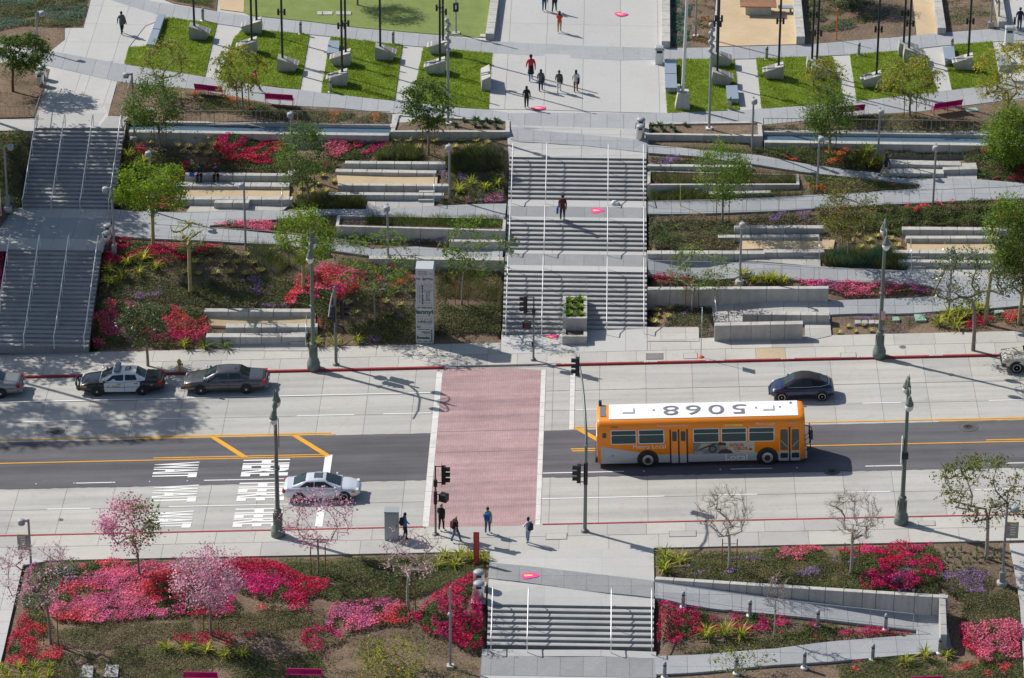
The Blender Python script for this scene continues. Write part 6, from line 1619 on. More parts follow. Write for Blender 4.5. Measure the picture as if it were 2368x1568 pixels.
# beige sport utility vehicle cut by the right edge
UB = [(-2.3, .5, 1.0, .84), (-2.2, .42, 1.06, .90), (.8, .40, 1.08, .92), (1.4, .42, 1.06, .90), (2.0, .45, .98, .86), (2.22, .5, .86, .78), (2.3, .55, .74, .66)]
UC = [(-2.24, 1.1, .74, 1.04, .84), (-2.0, 1.70, .70, 1.06, .88), (-.5, 1.74, .72, 1.06, .90), (.2, 1.71, .70, 1.07, .90), (.98, 1.08, .76, 1.06, .86)]
t, _ = car('beige sport utility vehicle cut by the right picture edge at the kerb', 4.7, 1.85, UB, UC, (-1.4, 1.42), (P_beige, P_beige), .38, 'alloy', 5, doors=((-1.9, -1.2), (-1.1, -.3), (-.2, .6)))
a = near_y(2350, 863); street_pose(t, a[0] + 1.42, a[1] + .86, True)
bar(t, 'bumper', 2.1, 2.36, -.84, .84, .46, .62, M_dark); bar(t, 'bumper', 2.1, 2.33, -.82, .82, .36, .455, P_beige)
for s in (-1, 1): bar(t, 'headlight', 2.1, 2.29, s * .62 - .18, s * .62 + .16, .74, .90, M_head_l); side_plate(t, 'corner_light', [(1.9, .76), (2.12, .76), (2.12, .88), (1.9, .9)], s * .86, M_amber)
# ------------------------------------------------------------------ the orange city bus
O = paint('bus_orange', (.88, .25, .004), .45, 0, .12); Gy = paint('bus_grey', (.36, .38, .42), .4, .2); Wr = plain('bus_roof_white', (.86, .86, .87), .5); Gn = plain('bus_number_grey', (.17, .175, .19), .6); Fr = plain('window_frame', (.55, .55, .57), .4, .4); Wt = plain('bus_lettering', (.72, .70, .68), .5)
t = thing('city_bus', 'orange city bus with white numbered roof and grey skirt driving right', 'bus')
a = near_y(1495.8, 1081.5); b = near_y(1776.5, 1072.5)
bx = (a[0] + b[0]) / 2 - 6.45 * 1.027; t.scale = (1.027, 1, 1.06); street_pose(t, bx, (a[1] + b[1]) / 2 - .02)
LB = 12.15
sec = [(0, .30), (0, 2.60), (.05, 2.76), (.17, 2.90), (.34, 2.965), (1.275, 3.0), (2.21, 2.965), (2.38, 2.90), (2.50, 2.76), (2.55, 2.60), (2.55, .30)]
rings = []
for x, k, dz in ((0, .93, .10), (.06, .97, .04), (.2, 1, 0), (11.8, 1, 0), (12.05, .975, .04), (LB, .93, .12)):
 rings.append([(x, 1.275 + (y - 1.275) * k, .30 + (z - .30) * (1 - dz / 2.7) if z > .3 else z) for y, z in sec])
mb = MB(); loft(mb, [r[::-1] for r in rings], 0, True)
mb.add(rings[0], [tuple(range(len(sec)))]); mb.add(rings[-1], [tuple(range(len(sec) - 1, -1, -1))])
body = mb.build('body', O, t)
def plate(name, pts, m, d=.004, par=None): return MB().add([(x, -d, z) for x, z in pts], [tuple(range(len(pts)))]).build(name, m, par or t)
def rr_(x0, x1, z0, z1, r=.08):
 out = []
 for cx0, cz, a0 in ((x1 - r, z0 + r, -90), (x1 - r, z1 - r, 0), (x0 + r, z1 - r, 90), (x0 + r, z0 + r, 180)):
  for k in range(4): a_ = R_(a0 + k * 30); out.append((cx0 + r * math.cos(a_), cz + r * math.sin(a_)))
 return out
plate('skirt', [(.2, .28), (11.8, .30), (11.8, .80), (3.62, .80), (2.5, .96), (.2, 1.40)], Gy)
for y0, m in ((2.554, Gy),): MB().add([(.2, y0, .28), (11.8, y0, .3), (11.8, y0, .8), (.2, y0, .8)], [(3, 2, 1, 0)]).build('skirt', m, t)
MB().add([(.72, .30, 2.975), (11.78, .30, 2.975), (11.78, 1.275, 3.012), (.72, 1.275, 3.012), (11.78, 2.25, 2.975), (.72, 2.25, 2.975)], [(0, 1, 2, 3), (3, 2, 4, 5)]).build('roof_panel', Wr, t)
for x0, x1 in ((1.5, 2.2), (9.75, 10.4)): MB().bbox(x0, x1, .95, 1.6, 3.0, 3.09, .04).build('roof_hatch', Wr, t)
for x, y in ((3.35, 1.3), (9.35, 1.3), (10.75, 1.35), (11.4, 1.9)): MB().lathe([(.09, 0), (.05, .06), (.015, .1)], 8, (x, y, 3.0)).build('roof_vent', M_steel_dk, t)
for ch, x in zip('5068', (8.35, 7.02, 5.68, 4.36)):
 text_obj('roof_number', ch, Gn, Matrix.Translation((x, 1.3, 3.024)) @ Matrix.Rotation(math.pi, 4, 'Z') @ Matrix.Diagonal((1.25, 1.0, 1, 1)), t, 1.7, bold=.0)
MB().add([(.2, .62, 3.006), (.54, .62, 3.006), (.54, 1.95, 3.006), (.2, 1.95, 3.006)], [(0, 1, 2, 3)]).build('vent_grille', Gn, t)
MB().box(.12, .3, 2.1, 2.3, 2.95, 3.25).build('exhaust_stub', M_dark, t)
for x0, x1 in ((.80, 2.32), (2.42, 3.94), (5.62, 7.16), (7.26, 8.76), (8.86, 10.38)):
 fr = plate('window', rr_(x0, x1, 1.50, 2.42, .1), Fr, .010)
 plate('pane', rr_(x0 + .05, x1 - .05, 1.55, 2.06, .06), M_glassb, .014, fr); plate('pane', rr_(x0 + .05, x1 - .05, 2.10, 2.36, .05), M_glassb, .014, fr)
plate('small_window', rr_(.32, .55, 1.92, 2.26, .08), M_glassd, .012)
d1 = plate('rear_door', [(4.24, .24), (5.32, .24), (5.32, 2.40), (4.24, 2.40)], O, .007)
plate('door_foot', [(4.24, .24), (5.32, .24), (5.32, .79), (4.24, .79)], Gy, .0085, d1)
for x in (4.29, 4.78, 5.27): plate('door_gap', [(x - .045, .22), (x + .045, .22), (x + .045, 2.38), (x - .045, 2.38)], M_black, .014, d1)
for x0, x1 in ((4.40, 4.67), (4.90, 5.18)): plate('door_window', rr_(x0, x1, 1.64, 2.26, .06), M_glassb, .013, d1)
d2 = plate('front_door', [(10.64, .24), (11.88, .24), (11.88, 2.40), (10.64, 2.40)], O, .007)
plate('door_foot', [(10.64, .24), (11.88, .24), (11.88, .84), (10.64, .84)], Gy, .0085, d2)
plate('door_gap', [(11.22, .24), (11.31, .24), (11.31, 2.38), (11.22, 2.38)], M_black, .014, d2)
for x0, x1 in ((10.72, 11.16), (11.38, 11.82)): plate('door_window', rr_(x0, x1, .90, 2.24, .07), M_glassd, .013, d2); plate('door_window', rr_(x0, x1, .42, .74, .07), M_glassd, .013, d2)
for (xa, za, xb, zb) in ((10.76, 1.55, 11.12, 1.12), (11.42, 1.12, 11.78, 1.55)): MB().tube((xa, -.018, za), (xb, -.018, zb), .012, n=5).build('grab_rail', M_ylw, d2)
# advertisement along the flank
ad = plate('advertisement', [(5.62, .78), (9.22, .78), (9.22, 1.50), (5.62, 1.50)], plain('advert_cream', (.50, .44, .33), .6), .009)
def adp(nm, pts, col, d): 
 k = 'advert_%d_%d' % (int(col[0] * 100), int(col[2] * 100)); m = MATS.get(k) or plain(k, col, .6); plate(nm, pts, m, d, ad)
adp('advert_field', [(5.62, .78), (7.9, .78), (7.25, 1.5), (5.62, 1.5)], (.16, .17, .17), .011); adp('advert_field', [(5.9, 1.05), (6.5, 1.1), (6.8, 1.42), (6.1, 1.45)], (.38, .35, .25), .012)
adp('advert_shape', [(5.95, 1.02), (6.9, 1.34), (7.0, 1.44), (6.8, 1.44), (5.95, 1.10)], (.03, .03, .035), .013); adp('advert_shape', [(6.75 + .26 * math.cos(k * .52), 1.08 + .24 * math.sin(k * .52)) for k in range(12)], (.03, .03, .035), .0135); adp('advert_shape', [(6.75 + .17 * math.cos(k * .52), 1.08 + .15 * math.sin(k * .52)) for k in range(12)], (.12, .13, .14), .014)
adp('advert_figure', [(7.05, .78), (7.98, .78), (7.8, 1.0), (7.5, 1.08), (7.2, 1.0)], (.035, .025, .03), .015); adp('advert_figure', [(7.2, 1.1), (7.35, 1.05), (7.52, 1.12), (7.5, 1.38), (7.25, 1.38)], (.30, .20, .14), .0155); adp('advert_figure', [(7.0, 1.34), (7.55, 1.3), (7.56, 1.38), (7.48, 1.49), (7.15, 1.49)], (.03, .022, .025), .016)
M_adred = plain('advert_red', (.38, .03, .03), .6); M_adink = plain('advert_ink', (.10, .08, .07), .6)
def side_text(s, x, z, size, m, w=None, par=None, d=.018, bold=.0):
 o = text_obj('lettering', s, m, Matrix.Identity(4), par or t, size, 0, 'CENTER', bold); co = np.array([v.co[:] for v in o.data.vertices]); k = w / np.ptp(co[:, 0]) if w else 1
 o.data.transform(Matrix.Translation((x, -d, z)) @ Matrix.Rotation(R_(90), 4, 'X') @ Matrix.Diagonal((k, 1, 1, 1)))
side_text('el', 7.60, 1.19, .16, M_adink, .14, ad); side_text('SEÑOR', 8.16, 1.30, .27, M_adred, .86, ad, bold=.006); side_text('CIELOS', 8.40, 1.08, .24, M_adred, .80, ad, bold=.006); side_text('MAR', 8.2, .90, .08, M_adink, .3, ad)
side_text('PROGRAMA', 5.95, .90, .07, M_white, .55, ad); side_text('ESTRENO', 5.95, .83, .06, M_white, .5, ad)
adp('advert_shape', [(8.85, .98), (9.05, .96), (9.08, 1.08), (8.92, 1.12)], (.42, .03, .04), .014)
side_text('Metro Local', 3.05, 1.32, .40, Wt, 1.92); side_text('Local', 8.14, .53, .56, Wt, 1.28)
side_text("Metro's Largest Clean Air Fleet", 4.42, 2.63, .16, Wt, 1.74); side_text('Metro Local', 9.86, 2.63, .21, Wt, 1.05); side_text('5068', 1.02, 2.60, .15, M_adink, .38)
pl = plate('yellow_notice', [(7.48, 2.52), (8.5, 2.52), (8.5, 2.64), (7.48, 2.64)], M_ylw, .012); side_text('Emergency Exit', 8.0, 2.58, .10, M_adink, .85, pl, .016)
plate('fleet_notice', [(11.2, 2.60), (11.65, 2.60), (11.65, 2.68), (11.2, 2.68)], M_pinknote, .012)
for x0, x1, z0, z1 in ((.35, 1.38, .66, 1.12), (1.45, 2.2, .36, .78)):
 for q_ in ([(x0, z0), (x1, z0), (x1, z0 + .02), (x0, z0 + .02)], [(x0, z1 - .02), (x1, z1 - .02), (x1, z1), (x0, z1)], [(x0, z0), (x0 + .02, z0), (x0 + .02, z1), (x0, z1)], [(x1 - .02, z0), (x1, z0), (x1, z1), (x1 - .02, z1)]): plate('panel_seam', q_, M_steel_dk, .007)
plate('gas_badge', [(.78, .78), (.88, .72), (.98, .78), (.88, .84)], plain('badge_blue', (.05, .2, .45), .5), .008)
for x in (2.95, 9.96):
 n = 18; Ra = .64
 MB().add([(x + Ra * math.cos(a_), -.012, max(.27, .48 + Ra * math.sin(a_))) for a_ in np.linspace(-.35, math.pi + .35, n)], [tuple(range(n))]).build('wheel_arch', M_black, t)
 wheel(t, x, .10, -1, .48, .30, .66, style='bus'); wheel(t, x, 2.45, 1, .48, .30, .66, style='bus')
# nose, tail, mirrors, bicycle rack
MB().box(LB - .02, LB + .02, .3, 2.25, 1.05, 2.35).build('windshield', M_glassd, t); MB().box(LB - .02, LB + .025, .35, 2.2, 2.42, 2.66).build('destination_board', M_black, t); MB().bbox(LB - .06, LB + .14, .12, 2.43, .30, .70, .03).build('front_bumper', Gy, t)
for y in (.4, 2.15): MB().lathe([(.11, 0), (.1, .05)], 10, (LB, y, .85), axis='x').build('headlight', M_head_l, t)
MB().bbox(-.14, .06, .15, 2.4, .30, .58, .03).build('rear_bumper', M_black, t); MB().box(-.05, .02, .3, 2.25, .6, 1.9).build('engine_door', Wr, t)
MB().path([(LB - .05, .15, 2.45), (LB + .38, -.02, 2.35), (LB + .40, -.05, 2.1)], .03, 6).bbox(LB + .33, LB + .47, -.16, .05, 1.62, 2.15, .03).build('mirror', M_black, t)
rk = MB()
for y in (.35, 1.0, 1.65, 2.2): rk.path([(LB + .1, y, .75), (LB + .32, y, .85), (LB + .36, y, 1.55)], .03, 6)
for z in (.9, 1.2, 1.5): rk.tube((LB + .35, .3, z), (LB + .35, 2.25, z), .025, n=6)
rk.build('bicycle_rack', M_black, t)
for i in range(3):
 MB().lathe([(.05, -.02), (.03, .05)], 8, (LB - .1 - .0, .5 + i * .75, 2.93)).build('marker_lamp', M_amber, t)
# ------------------------------------------------------------------ people
def cloth(name, c, r=.85): return MATS.get('cloth_' + name) or plain('cloth_' + name, c, r)
SKIN = {'light': cloth('skin_light', (.48, .28, .19), .6), 'tan': cloth('skin_tan', (.34, .18, .11), .6), 'brown': cloth('skin_brown', (.16, .08, .05), .6)}
HAIR = {'black': cloth('hair_black', (.012, .010, .010), .6), 'brown': cloth('hair_brown', (.05, .028, .016), .6), 'grey': cloth('hair_grey', (.30, .29, .28), .7)}
C_ = {k: cloth(k, v) for k, v in dict(black=(.012, .012, .014), dark=(.03, .032, .04), navy=(.015, .022, .055), jeans=(.06, .11, .20), ltjeans=(.20, .30, .42), khaki=(.36, .29, .19), white=(.62, .62, .62), red=(.55, .03, .05), coral=(.62, .08, .04),
      grey=(.10, .11, .12), olive=(.10, .11, .075), brown=(.20, .10, .05), darkred=(.10, .012, .018), green=(.30, .50, .20), blue=(.02, .08, .42), denim=(.07, .14, .30), lavender=(.52, .52, .62), maroon=(.06, .012, .015), shoe=(.02, .018, .016), paleshoe=(.4, .4, .4), cream=(.50, .46, .36), pinkcap=(.6, .02, .12)).items()}
def person(label, at, H, ang, top, bottom, hair='black', skin='tan', shoe='shoe', stride=.28, swing=.22, sleeves=True, seated=False, tophem=.88, hairlen=0, cap=None, skirt=None, lean=0.0, bend=None, look=0.0, bald=False, arms=None):
 k = H / 1.76
 t = thing('person', label, 'person', at, R_(ang))
 J = {}
 def j(n, x, y, z, rx, ry=None): J[n] = (Vector((x * k, y * k, z * k)), rx * k * 1.24, (ry or rx) * k * 1.24)
 dz = -.47 if seated else 0
 pz = .93 + dz
 L = lean
 j('pelvis', 0, 0, pz, .150, .115); j('waist', 0, L * .3, pz + .15, .135, .10); j('chest', 0, L * .7, pz + .36, .165, .115); j('nb', 0, L, pz + .52, .075, .07); j('neck', 0, L + .015, pz + .59, .052)
 j('h1', 0, L + .03, pz + .66, .070, .082); j('h2', 0, L + .03, pz + .765, .062, .078)
 for s, n in ((-1, 'L'), (1, 'R')):
  f = stride * s
  if seated:
   j('hip' + n, s * .10, .06, pz, .085); j('knee' + n, s * .15, .42, pz + .02, .066); j('ank' + n, s * .13, .40, .09, .045); j('toe' + n, s * .15, .53, .035, .038)
   j('sh' + n, s * .185, L + .0, pz + .48, .06); j('elb' + n, s * .24, L + .08, pz + .22, .045); j('wri' + n, s * .09, .36, pz + .22, .032)
   hd = Vector((-s * .4, .8, -.3)).normalized()
  else:
   kb = .06 + max(0, -f) * .30
   j('hip' + n, s * .095, 0, pz - .05, .092); j('knee' + n, s * .10, f * .55 + kb * .8, .50 , .062); j('ank' + n, s * .10, f, .09 + max(0, -f) * .25, .043); j('toe' + n, s * .115, f + .14, .035 + max(0, -f) * .05, .036)
   sw = -swing * s
   if arms and n in arms:
    e, w_ = arms[n]; j('sh' + n, s * .185, L, pz + .48, .06); j('elb' + n, s * e[0], e[1], pz + e[2], .045); j('wri' + n, s * w_[0], w_[1], pz + w_[2], .032)
   else:
    j('sh' + n, s * .185, L, pz + .48, .06); j('elb' + n, s * .25, L + sw * .45 - .02, pz + .22, .045); j('wri' + n, s * .25, L + sw + .06, pz - .02, .032)
   hd = (J['wri' + n][0] - J['elb' + n][0]).normalized()
  w_ = J['wri' + n][0]; hd = hd.normalized(); sd = hd.cross(Vector((s, 0, 0.01))).normalized()
  pm = w_ + hd * .07 * k; J['palm' + n] = (pm, .034 * k, .026 * k)
  for q_, (o, ln) in enumerate(((-.030, .072), (-.010, .085), (.010, .08), (.030, .062))):
   J[f'f{q_}{n}'] = (pm + sd * o * k * 1.2 + hd * ln * k + Vector((-s * .012 * k, 0, 0)), .009 * k, .009 * k)
  J['th' + n] = (w_ + hd * .07 * k - sd * .055 * k, .010 * k, .010 * k)
 names = list(J); ix = {n: i for i, n in enumerate(names)}
 E = [('pelvis', 'waist'), ('waist', 'chest'), ('chest', 'nb'), ('nb', 'neck'), ('neck', 'h1'), ('h1', 'h2')]
 for n in 'LR': E += [('pelvis', 'hip' + n), ('hip' + n, 'knee' + n), ('knee' + n, 'ank' + n), ('ank' + n, 'toe' + n), ('chest', 'sh' + n), ('sh' + n, 'elb' + n), ('elb' + n, 'wri' + n), ('wri' + n, 'palm' + n), ('wri' + n, 'th' + n)] + [('palm' + n, f'f{q_}{n}') for q_ in range(4)]
 me = bpy.data.meshes.new('skeleton'); me.from_pydata([J[n][0] for n in names], [(ix[a], ix[b]) for a, b in E], [])
 o = bpy.data.objects.new('skeleton', me); COL.objects.link(o)
 o.modifiers.new('skin', 'SKIN').use_smooth_shade = True; sb = o.modifiers.new('sub', 'SUBSURF'); sb.levels = 1; sb.render_levels = 1
 for i, n in enumerate(names): o.data.skin_vertices[0].data[i].radius = (J[n][1], J[n][2])
 o.data.skin_vertices[0].data[ix['pelvis']].use_root = True
 bm_ = bpy.data.meshes.new_from_object(o.evaluated_get(bpy.context.evaluated_depsgraph_get())); bpy.data.objects.remove(o)
 mats = [C_[top], C_[bottom], SKIN[skin], C_[shoe]]
 bm_.materials.clear()
 for m in mats: bm_.materials.append(m)
 cen = np.zeros(len(bm_.polygons) * 3); bm_.polygons.foreach_get('center', cen); cen = cen.reshape(-1, 3)
 best = np.full(len(cen), 1e9); mi = np.zeros(len(cen), int)
 for a, b in E:
  A = np.array(J[a][0]); B = np.array(J[b][0]); d = B - A; tt = np.clip(((cen - A) @ d) / max(1e-9, d @ d), 0, 1)
  dist = np.linalg.norm(cen - (A + tt[:, None] * d), axis=1) - (J[a][1] * (1 - tt) + J[b][1] * tt)
  if a[:3] in ('hip', 'kne') or b[:3] == 'hip': v = 1
  elif a[:3] == 'ank': v = 3
  elif a[:3] in ('wri', 'pal') or a in ('neck', 'h1', 'nb'): v = 2
  elif a[:3] == 'elb': v = 0 if sleeves else 2
  else: v = 0
  m = dist < best; best[m] = dist[m]; mi[m] = v
 z = cen[:, 2] / k
 core = (mi <= 1) & (np.abs(cen[:, 0]) < .22 * k)
 mi[core & (z > (tophem + dz)) & (z < pz + .5)] = 0 if not seated else mi[core & (z > (tophem + dz)) & (z < pz + .5)]
 low = core & (z < tophem + dz) & (mi == 0) & (z > .2); mi[low] = 1
 bm_.polygons.foreach_set('material_index', mi.astype(np.int32)); bm_.polygons.foreach_set('use_smooth', [True] * len(mi))
 bm_.name = 'body'; link('body', bm_, t)
 hc = J['h1'][0].lerp(J['h2'][0], .62)
 if not bald:
  mb = MB(); pr = [(.001, .112), (.05, .104), (.082, .07), (.096, .02), (.098, -.03), (.09, -.075)]
  if hairlen: pr += [(.10, -.14), (.105, -.14 - hairlen * .5), (.075, -.14 - hairlen)]
  mb.lathe([(r * k, zz * k) for r, zz in pr[::-1]], 14, (hc.x, hc.y - .016 * k, hc.z + .012 * k)); mb.build('hair', HAIR[hair], t)
 if cap: MB().lathe([(.10 * k, 0), (.098 * k, .05 * k), (.06 * k, .10 * k), (.01 * k, .115 * k)], 14, (hc.x, hc.y, hc.z + .03 * k)).bbox(hc.x - .07 * k, hc.x + .07 * k, hc.y + .06 * k, hc.y + .17 * k, hc.z + .03 * k, hc.z + .045 * k).build('cap', C_[cap], t)
 fc = MB(); fy = hc.y + .078 * k
 fc.add([(hc.x - .012 * k, fy, hc.z - .03 * k), (hc.x + .012 * k, fy, hc.z - .03 * k), (hc.x, fy + .026 * k, hc.z - .028 * k), (hc.x, fy, hc.z + .01 * k)], [(0, 1, 2), (1, 3, 2), (3, 0, 2)]); fc.build('nose', SKIN[skin], t)
 ey = MB()
 for s in (-1, 1): ey.lathe([(.009 * k, -.002), (.006 * k, .004)], 6, (hc.x + s * .032 * k, fy - .008 * k, hc.z + .005 * k), axis='y')
 ey.build('eyes', HAIR['black'], t)
 if skirt: MB().lathe([(.21 * k, (pz - .42) * k), (.20 * k, (pz - .3) * k), (.165 * k, pz * k), (.14 * k, (pz + .14) * k)], 16).build('skirt', C_[skirt], t)
 return t, J
def backpack(label, t, J, col, side=1):
 p = t.matrix_basis @ (J['chest'][0] + Vector((0, -.19, -.08)))
 b = thing('backpack', label, 'backpack', p, t.rotation_euler.z)
 MB().bbox(-.15, .15, -.09, .08, -.22, .22, .05).build('pack', C_[col], b); MB().bbox(-.11, .11, -.13, -.08, -.18, .02, .03).build('pocket', C_[col], b)
 for s in (-1, 1): MB().path([(s * .11, .05, .2), (s * .12, .16, .22), (s * .12, .28, .08), (s * .12, .12, -.16)], .018, 5).build('strap', C_[col], b)
def handbag(label, t, J, col, side='R', sz=.16, hand=False):
 n = 'wri' if hand else 'hip'
 p = J[n + side][0].copy(); p += Vector(((.09 if side == 'R' else -.09), 0, -.30 if hand else .06))
 b = thing('handbag', label, 'bag', t.matrix_basis @ p, t.rotation_euler.z)
 MB().bbox(-.06, .06, -sz, sz, -sz * 1.1, sz * 1.1, .03).build('bag_body', C_[col], b)
 if hand: MB().path([(0, -.08, sz), (0, -.05, .26), (0, .05, .26), (0, .08, sz)], .012, 5).build('handle', C_[col], b)
 else: MB().path([(0, -.08, sz), (-.03 if side == 'R' else .03, 0, .46), (0, .08, sz)], .014, 5).build('strap', C_[col], b)
def face(px0, py0): return G(px0, py0, .03)
# walking on the upper plaza and paths (0 deg looks away from the viewer)
t, J = person('person in dark grey coat walking up the path at the upper left', face(282, 78), 1.74, -150, 'grey', 'black', 'black', 'brown', stride=.2, tophem=.70)
handbag('dark bag carried by the walker in the grey coat', t, J, 'grey', 'L')
person('person in a pink top striding behind the feathery tree, mostly hidden', face(590, 212), 1.66, -60, 'red', 'black', 'black', stride=.40, cap='pinkcap')
t, J = person('person in blue jeans at the top edge of the plaza, walking left of a companion', face(1258, 26), 1.70, 0, 'dark', 'jeans', 'black', stride=.12)
person('person in dark cropped trousers at the top edge of the plaza', face(1281, 28), 1.68, -15, 'navy', 'black', 'brown', stride=.2)
person('person in coral red top and khaki trousers walking up the plaza', face(1293, 75), 1.66, 0, 'coral', 'khaki', 'black', hairlen=.12, stride=.14, arms={'L': ((.22, .1, .25), (.1, .22, .28)), 'R': ((.22, .1, .25), (.1, .22, .28))})
person('tall person in red shirt, dark skirt and jeans walking up the plaza', face(1227, 187), 1.98, 10, 'red', 'ltjeans', 'black', skirt='black', stride=.22, cap='black')
t, J = person('person in grey top with long dark hair carrying a bag, walking away', face(1250, 211), 1.66, 0, 'grey', 'navy', 'black', hairlen=.2, stride=.16)
handbag('dark shoulder bag of the person in the grey top', t, J, 'black', 'R')
t, J = person('person in olive jacket and white trousers walking away on the plaza', face(1292, 214), 1.68, 0, 'olive', 'white', 'black', stride=.24); handbag('dark bag at the side of the person in white trousers', t, J, 'dark', 'R')
t, J = person('person in white top and brown trousers with a black shoulder bag', face(1331, 213), 1.68, 0, 'white', 'brown', 'black', hairlen=.16, stride=.10); handbag('black shoulder bag of the person in the white top', t, J, 'black', 'R', .2)
person('person all in black standing by a pink flower sticker on the plaza', face(1217, 250), 1.66, 5, 'black', 'black', 'black', hairlen=.12, stride=.08, tophem=.7)
t, J = person('person in open dark red jacket coming down the central stairs with a blue bag', Vector(at_z(1300, 508, 3.16)), 1.80, 176, 'darkred', 'navy', 'brown', 'tan', shoe='paleshoe', cap='black', stride=.12, tophem=.74)
handbag('blue carrier bag held by the person in the dark red jacket', t, J, 'blue', 'L' if False else 'R', .2, True)
P = G(461, 419); w_top = hz1(*G(427, 418)[:2]) + .42
for lab, px, dx in (('left one of two seated officers in dark uniform looking down at the hands', 461, 0), ('right one of two seated officers in dark uniform bent over a phone', 500, 0)):
 b = Vector(at_z(px, 405, w_top)); 
 t, J = person(lab, Vector((b.x, b.y + .05, w_top - .40)), 1.78, 180, 'navy', 'black', 'black', seated=True, sleeves=False, lean=.16)
b = Vector(at_z(443, 409, w_top)); bg_ = thing('cool_bag', 'small blue bag on the seat wall beside the left officer', 'bag', (b.x, b.y + .12, w_top)); MB().bbox(-.16, .16, -.1, .1, 0, .24, .04).build('bag_body', C_['blue'], bg_); MB().path([(-.1, 0, .22), (0, 0, .32), (.1, 0, .22)], .012, 5).build('handle', C_['black'], bg_)
person('person in navy jacket and khaki trousers walking left on the upper right path', face(2047, 411), 1.80, 80, 'navy', 'khaki', 'black', 'brown', stride=.38, swing=.3, tophem=.80)
t, J = person('person in striped navy shirt and jeans at the far upper right edge', face(2356, 70), 1.78, 0, 'navy', 'jeans', 'brown', 'light', stride=.06, sleeves=False, shoe='paleshoe'); handbag('black bag carried at the far upper right edge', t, J, 'black', 'L', .22, True)
# along the near sidewalk and the crosswalk
t, J = person('person in denim jacket with dark backpack waiting beside the utility cabinet', face(936, 1246), 1.74, -70, 'denim', 'black', 'black', 'tan', stride=.05); backpack('dark backpack worn by the person in the denim jacket', t, J, 'dark')
t, J = person('grey haired person all in black waiting by the signal pole', face(1020, 1226), 1.76, -20, 'black', 'black', 'grey', 'light', stride=.10)
t, J = person('bald person in black shirt and jeans with a maroon backpack walking right', face(1053, 1253), 1.76, -55, 'black', 'jeans', skin='light', stride=.26, sleeves=False, bald=True); backpack('maroon backpack worn by the bald person', t, J, 'maroon')
t, J = person('person in light green shirt and jeans at the crosswalk with a blue bag', face(1127, 1233), 1.74, -8, 'green', 'jeans', 'brown', 'light', stride=.10, sleeves=False, shoe='paleshoe'); backpack('blue drawstring bag on the back of the person in green', t, J, 'blue')
t, J = person('person in pale shirt and light jeans with a dark backpack at the crosswalk edge', face(1221, 1256), 1.72, 40, 'lavender', 'ltjeans', 'black', 'brown', stride=.10, arms={'L': ((.24, .1, .22), (.16, .30, .24)), 'R': ((.25, -.02, .22), (.25, .06, -.02))}); backpack('dark backpack of the person in the pale shirt', t, J, 'dark')
# ------------------------------------------------------------------ planting: beds of countless leaves
def fld(seed, s):
 r = np.random.default_rng(seed); w = [(r.uniform(.5, 1.6) * s, r.uniform(0, 6.28), r.uniform(0, 6.28)) for _ in range(7)]
 return lambda X, Y: .5 + .5 * np.clip(sum(np.sin(k * (X * math.cos(a) + Y * math.sin(a)) + p) for k, a, p in w) / 3.2, -1, 1)
L_dark = leaf('leaf_dark_olive', (.055, .088, .024), (.135, .17, .055), .42, c=(.22, .24, .09))
L_olive = leaf('leaf_olive', (.11, .12, .045), (.20, .20, .08), .4, c=(.28, .25, .12))
L_green = leaf('leaf_green', (.045, .095, .016), (.10, .175, .035), .4, c=(.17, .25, .06))
L_grey = leaf('leaf_grey_green', (.08, .105, .065), (.16, .185, .12), .38, c=(.22, .22, .16))
L_dry = leaf('leaf_dry', (.14, .115, .06), (.24, .19, .11), .35, c=(.31, .26, .16))
L_lawn = leaf('lawn_blade', (.17, .26, .02), (.26, .36, .035), .5, c=(.38, .43, .07))
L_grass = leaf('tall_grass_blade', (.075, .10, .03), (.15, .185, .06), .4, c=(.24, .25, .11))
L_teal = leaf('leaf_teal', (.03, .10, .07), (.06, .17, .12), .25, c=(.12, .22, .17)); L_rusty = leaf('leaf_rusty', (.16, .07, .015), (.28, .13, .025), .3, c=(.32, .22, .03))
F_crim = leaf('bract_crimson', (.44, .003, .045), (.64, .005, .095), .35, c=(.76, .02, .17)); F_mag = leaf('bract_magenta', (.58, .006, .16), (.78, .02, .26), .35, c=(.85, .08, .38))
F_pink = leaf('bract_pink', (.76, .10, .24), (.88, .22, .38), .35, c=(.92, .40, .54)); F_coral = leaf('bract_coral', (.68, .03, .06), (.82, .09, .11), .35, c=(.88, .20, .20)); F_lav = leaf('flower_lavender', (.20, .12, .30), (.32, .21, .44), .3, c=(.42, .33, .55))
F_orch = leaf('bract_orchid', (.66, .09, .36), (.78, .20, .50), .35, c=(.86, .36, .64)); F_org = leaf('flower_orange', (.60, .16, .02), (.70, .26, .03), .3)
def quads(P, size, flat=.5, asp=.55, rng=RNG, up_b=0.0):
 """rhombic leaves at points P: random facing; flat 1 lies level"""
 n = len(P)
 nrm = rng.normal(size=(n, 3)); nrm[:, 2] = np.abs(nrm[:, 2]) + flat * 1.6; nrm /= np.linalg.norm(nrm, axis=1)[:, None]
 a = np.cross(nrm, rng.normal(size=(n, 3))); a /= np.linalg.norm(a, axis=1)[:, None]; b = np.cross(nrm, a)
 s = (size * rng.uniform(.7, 1.3, n))[:, None]
 return np.stack([P - a * s, P - b * s * asp, P + a * s, P + b * s * asp], 1)
